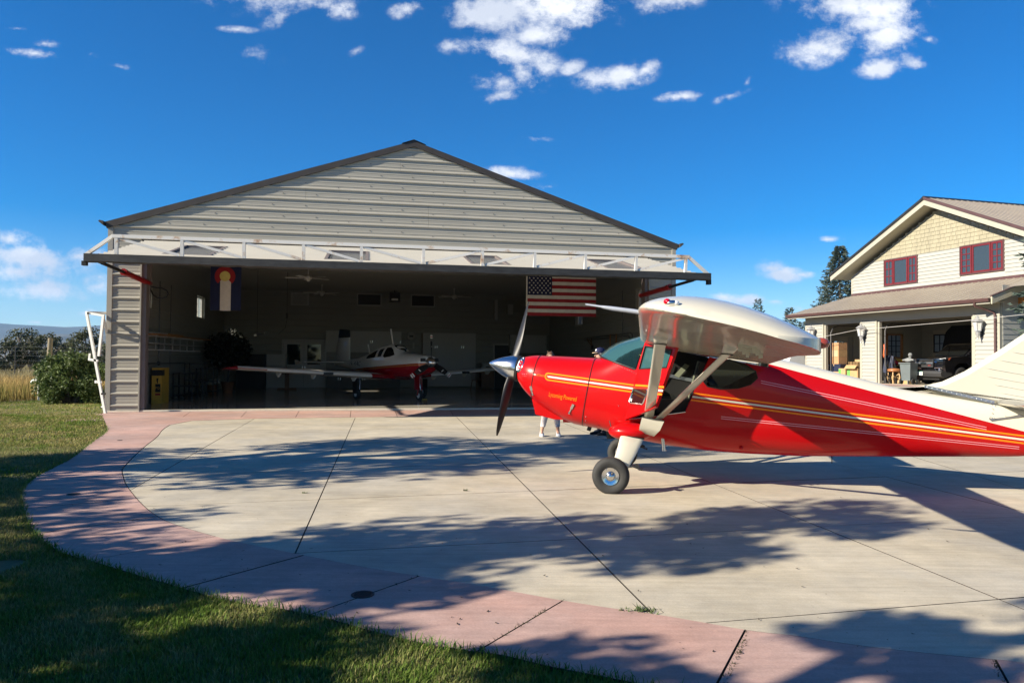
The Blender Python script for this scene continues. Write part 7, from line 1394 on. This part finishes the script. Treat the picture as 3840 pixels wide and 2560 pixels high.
sp_ = thing('standpipe', 'short white bent standpipe beside the wooden post', 'pipe', (-16.3, 25.2, 0)); MB().tube([(.12, 0, 0), (.12, 0, .62), (.06, 0, .68), (-.10, 0, .68), (-.14, 0, .60)], .045, 10).build('pipe', m_white, sp_, 60); MB().lathe([(.06, .58), (.06, .64)], 10, Matrix.Translation((.12, 0, 0))).build('collar', m_white, sp_, 40)
# trees and scrub beyond the field
for k, (px, py, Y, h, r, mt, nl, bare, lab) in enumerate(((20, 1412, 62, 2.6, 1.3, m_ljun, 1500, 10, 'grey green scrub tree at the far left picture edge beyond the fence'), (75, 1412, 64, 3.7, 1.5, m_ljun, 1300, 26, 'half bare grey tree with twiggy stems beyond the fence'), (112, 1410, 66, 3.6, 1.2, m_ljun, 900, 16, 'sparse tall tree just left of the open gap in the scrub'), (165, 1408, 64, 3.3, 1.4, m_ljun, 1700, 8, 'rounded grey green tree behind the wooden post'), (205, 1406, 68, 3.2, 1.1, m_ljun, 1300, 8, 'grey tree right of the wooden post'), (245, 1406, 70, 2.7, 1.4, m_lolv, 2000, 0, 'olive yellow shrub tree above the leafy bush'), (315, 1404, 62, 3.7, 1.6, m_ljun, 2400, 4, 'dense dark green tree rising behind the leafy bush'), (385, 1404, 60, 2.4, 1.2, m_ljun, 1400, 2, 'low green tree between the white frame and the hangar'), (-60, 1412, 60, 3.2, 1.6, m_ljun, 1200, 6, 'scrub tree just outside the left picture edge'))):
    p = at(px, py, Y); limb_tree(lab, (p.x, p.y, -.05), h, r, mt, nl, .13, 30 + k, .12 if not bare > 12 else .3, bare, m_barkp, 12, 'scrub_tree', 'scrub trees beyond the dry field')
pts = []
g = np.random.default_rng(9)
for k in range(260): x = g.uniform(-160, -26); y = g.uniform(95, 230); pts.append((x, y, g.uniform(.8, 2.2)))
Vs, Fs, n0 = [], [], 0
for k, (x, y, s) in enumerate(pts): V, F = leaf_cloud((x, y, s * .5 - sstep((math.hypot(x, y) - 110) / 900) * 18), (s * .9, s * .9, s * .7), 60, .3, 3000 + k); Vs.append(V); Fs.append(F + n0); n0 += len(V)
fast_mesh('far_scrub', np.concatenate(Vs), np.concatenate(Fs), m_ljun, None, kind='stuff', label='low grey green scrub dotted over the land behind the field', category='scrub')
# white steel frame leaning by the hangar corner
wf2 = thing('steel_frame', 'white painted steel frame with side arms standing at the hangar corner', 'frame', (0, 0, 0)); Y0, Y1 = 19.75, 20.35
def fbar(a, b, w, nm, d=None): MB().bar(a, b, w, d or w).build(nm, m_white, wf2)
fbar(at(326, 1178, Y0), at(396, 1556, Y0), .06, 'front_leg'); fbar(at(324, 1172, Y0), at(404, 1174, Y1), .07, 'top_bar'); fbar(at(326, 1172, Y0), at(392, 1184, Y0), .055, 'top_bar'); fbar(at(388, 1186, Y0), at(371, 1335, Y0), .06, 'brace'); fbar(at(386, 1186, Y0 + .05), at(407, 1275, Y1), .06, 'rear_leg'); fbar(at(404, 1180, Y1), at(401, 1545, Y1), .06, 'rear_leg')
fbar(at(368, 1352, Y0), at(334, 1347, Y0), .06, 'side_arm'); fbar(at(334, 1350, Y0), at(337, 1325, Y0), .04, 'arm_stop'); fbar(at(382, 1432, Y0), at(359, 1433, Y0), .045, 'side_arm'); fbar(at(360, 1436, Y0), at(360, 1426, Y0), .05, 'arm_stop'); fbar(at(394, 1520, Y0), at(379, 1526, Y0), .035, 'foot_arm'); MB().cbox(at(378, 1527, Y0), (.035, .035, .035)).build('rubber_cap', m_blk, wf2); MB().cbox(at(330, 1174, Y0 - .03), (.04, .04, .05)).build('rubber_cap', m_blk, wf2); MB().cbox(at(388, 1476, Y0), (.10, .06, .05)).build('clamp', m_dark, wf2)
# spruces
p = at(3150, 1300, 46); spruce('tall blue green spruce rising behind the left end of the house', (p.x, p.y, 0), 8.75, 2.75, 420, 21, per=34, size=.19)
for k, (px, top, Y, r, lab) in enumerate(((2843, 1120, 70, 1.5, 'small distant spruce tip showing above the cream wing'), (2962, 1152, 62, 1.35, 'distant spruce at the left end of the garage eave'), (2915, 1238, 60, 1.5, 'distant spruce hidden low behind the wing and garage'), (2990, 1262, 58, 1.8, 'dark spruce seen under the eave at the garage left corner'), (3010, 1205, 66, 1.6, 'spruce just behind the left garage corner'))):
    p = at(px, 1380, Y); q = at(px, top, Y); spruce(lab, (p.x, p.y, 0), q.z, r, 150, 40 + k, group='distant spruces right of the hangar', size=.22, per=16)
p = at(2990, 1400, 52)
# trees seen through the garage back windows
for k, (u, v) in enumerate(((4.5, 13.5), (8.2, 14.5), (.8, 13))): q = HS.w(u, v); spruce(('spruce behind the garage seen through the paned window', 'spruce behind the garage seen through the small window', 'spruce behind the garage seen through the back door glass')[k], (q.x, q.y, .3), 6.5, 2.4, 150, 60 + k, group='spruces behind the garage', size=.25, per=16)
p = at(3852, 450, 20); spruce('conifer at the right picture edge with only a branch tip showing', (p.x + 1.75, p.y, .2), 12.5, 1.95, 330, 77, size=.2, per=26, z0=.18)
# shade trees outside the frame on the left, whose shadows fall over lawn and concrete
for k, (s, q, h, r, nl, sz, base, lob, lab) in enumerate(((-8.8, 11.2, 10.6, 2.3, 12500, .13, .12, 28, 'broad leafy tree left of the picture shading the far concrete'), (-5.6, 5.25, 6.05, 1.25, 6500, .10, .06, 20, 'leafy tree left of the picture shading the near concrete'), (-5.2, 2.5, 5.2, 1.0, 4200, .09, .08, 14, 'smaller leafy tree left of the picture shading the near lawn'), (-7.6, 5.6, 4.6, 1.7, 9500, .09, .05, 20, 'low bushy tree left of the picture shading the lawn'), (-6.8, 3.75, 3.7, 1.25, 7500, .085, .05, 18, 'dense low tree left of the picture shading the lawn corner'), (-8.6, 7.9, 4.0, 1.5, 3600, .09, .06, 14, 'slim sparse tree left of the picture'), (-14, 15.4, 5.0, .7, 700, .1, .2, 8, 'thin tree further left beside the lawn'))):
    x, y = .931 * s - .365 * q, .365 * s + .931 * q; limb_tree(lab, (x, y, 0), h, r, m_lcot, nl, sz, 90 + k, base, 0, m_bark, lob, 'shade_tree', 'shade trees left of the lawn', .95, .04)
# ================================================================== air
hm, hn_, hl_, hb_ = newmat('haze air'); hn_.remove(hb_); pv = hn_.new('ShaderNodeVolumePrincipled'); pv.inputs['Color'].default_value = (.30, .60, 1, 1); pv.inputs['Density'].default_value = 5.0e-5; pv.inputs['Anisotropy'].default_value = .0
hl_.new(pv.outputs[0], hn_['Material Output'].inputs['Volume'])
MB().box(-14500, 14500, -3200, 14500, -45, 760).build('haze', hm, None, kind='stuff')
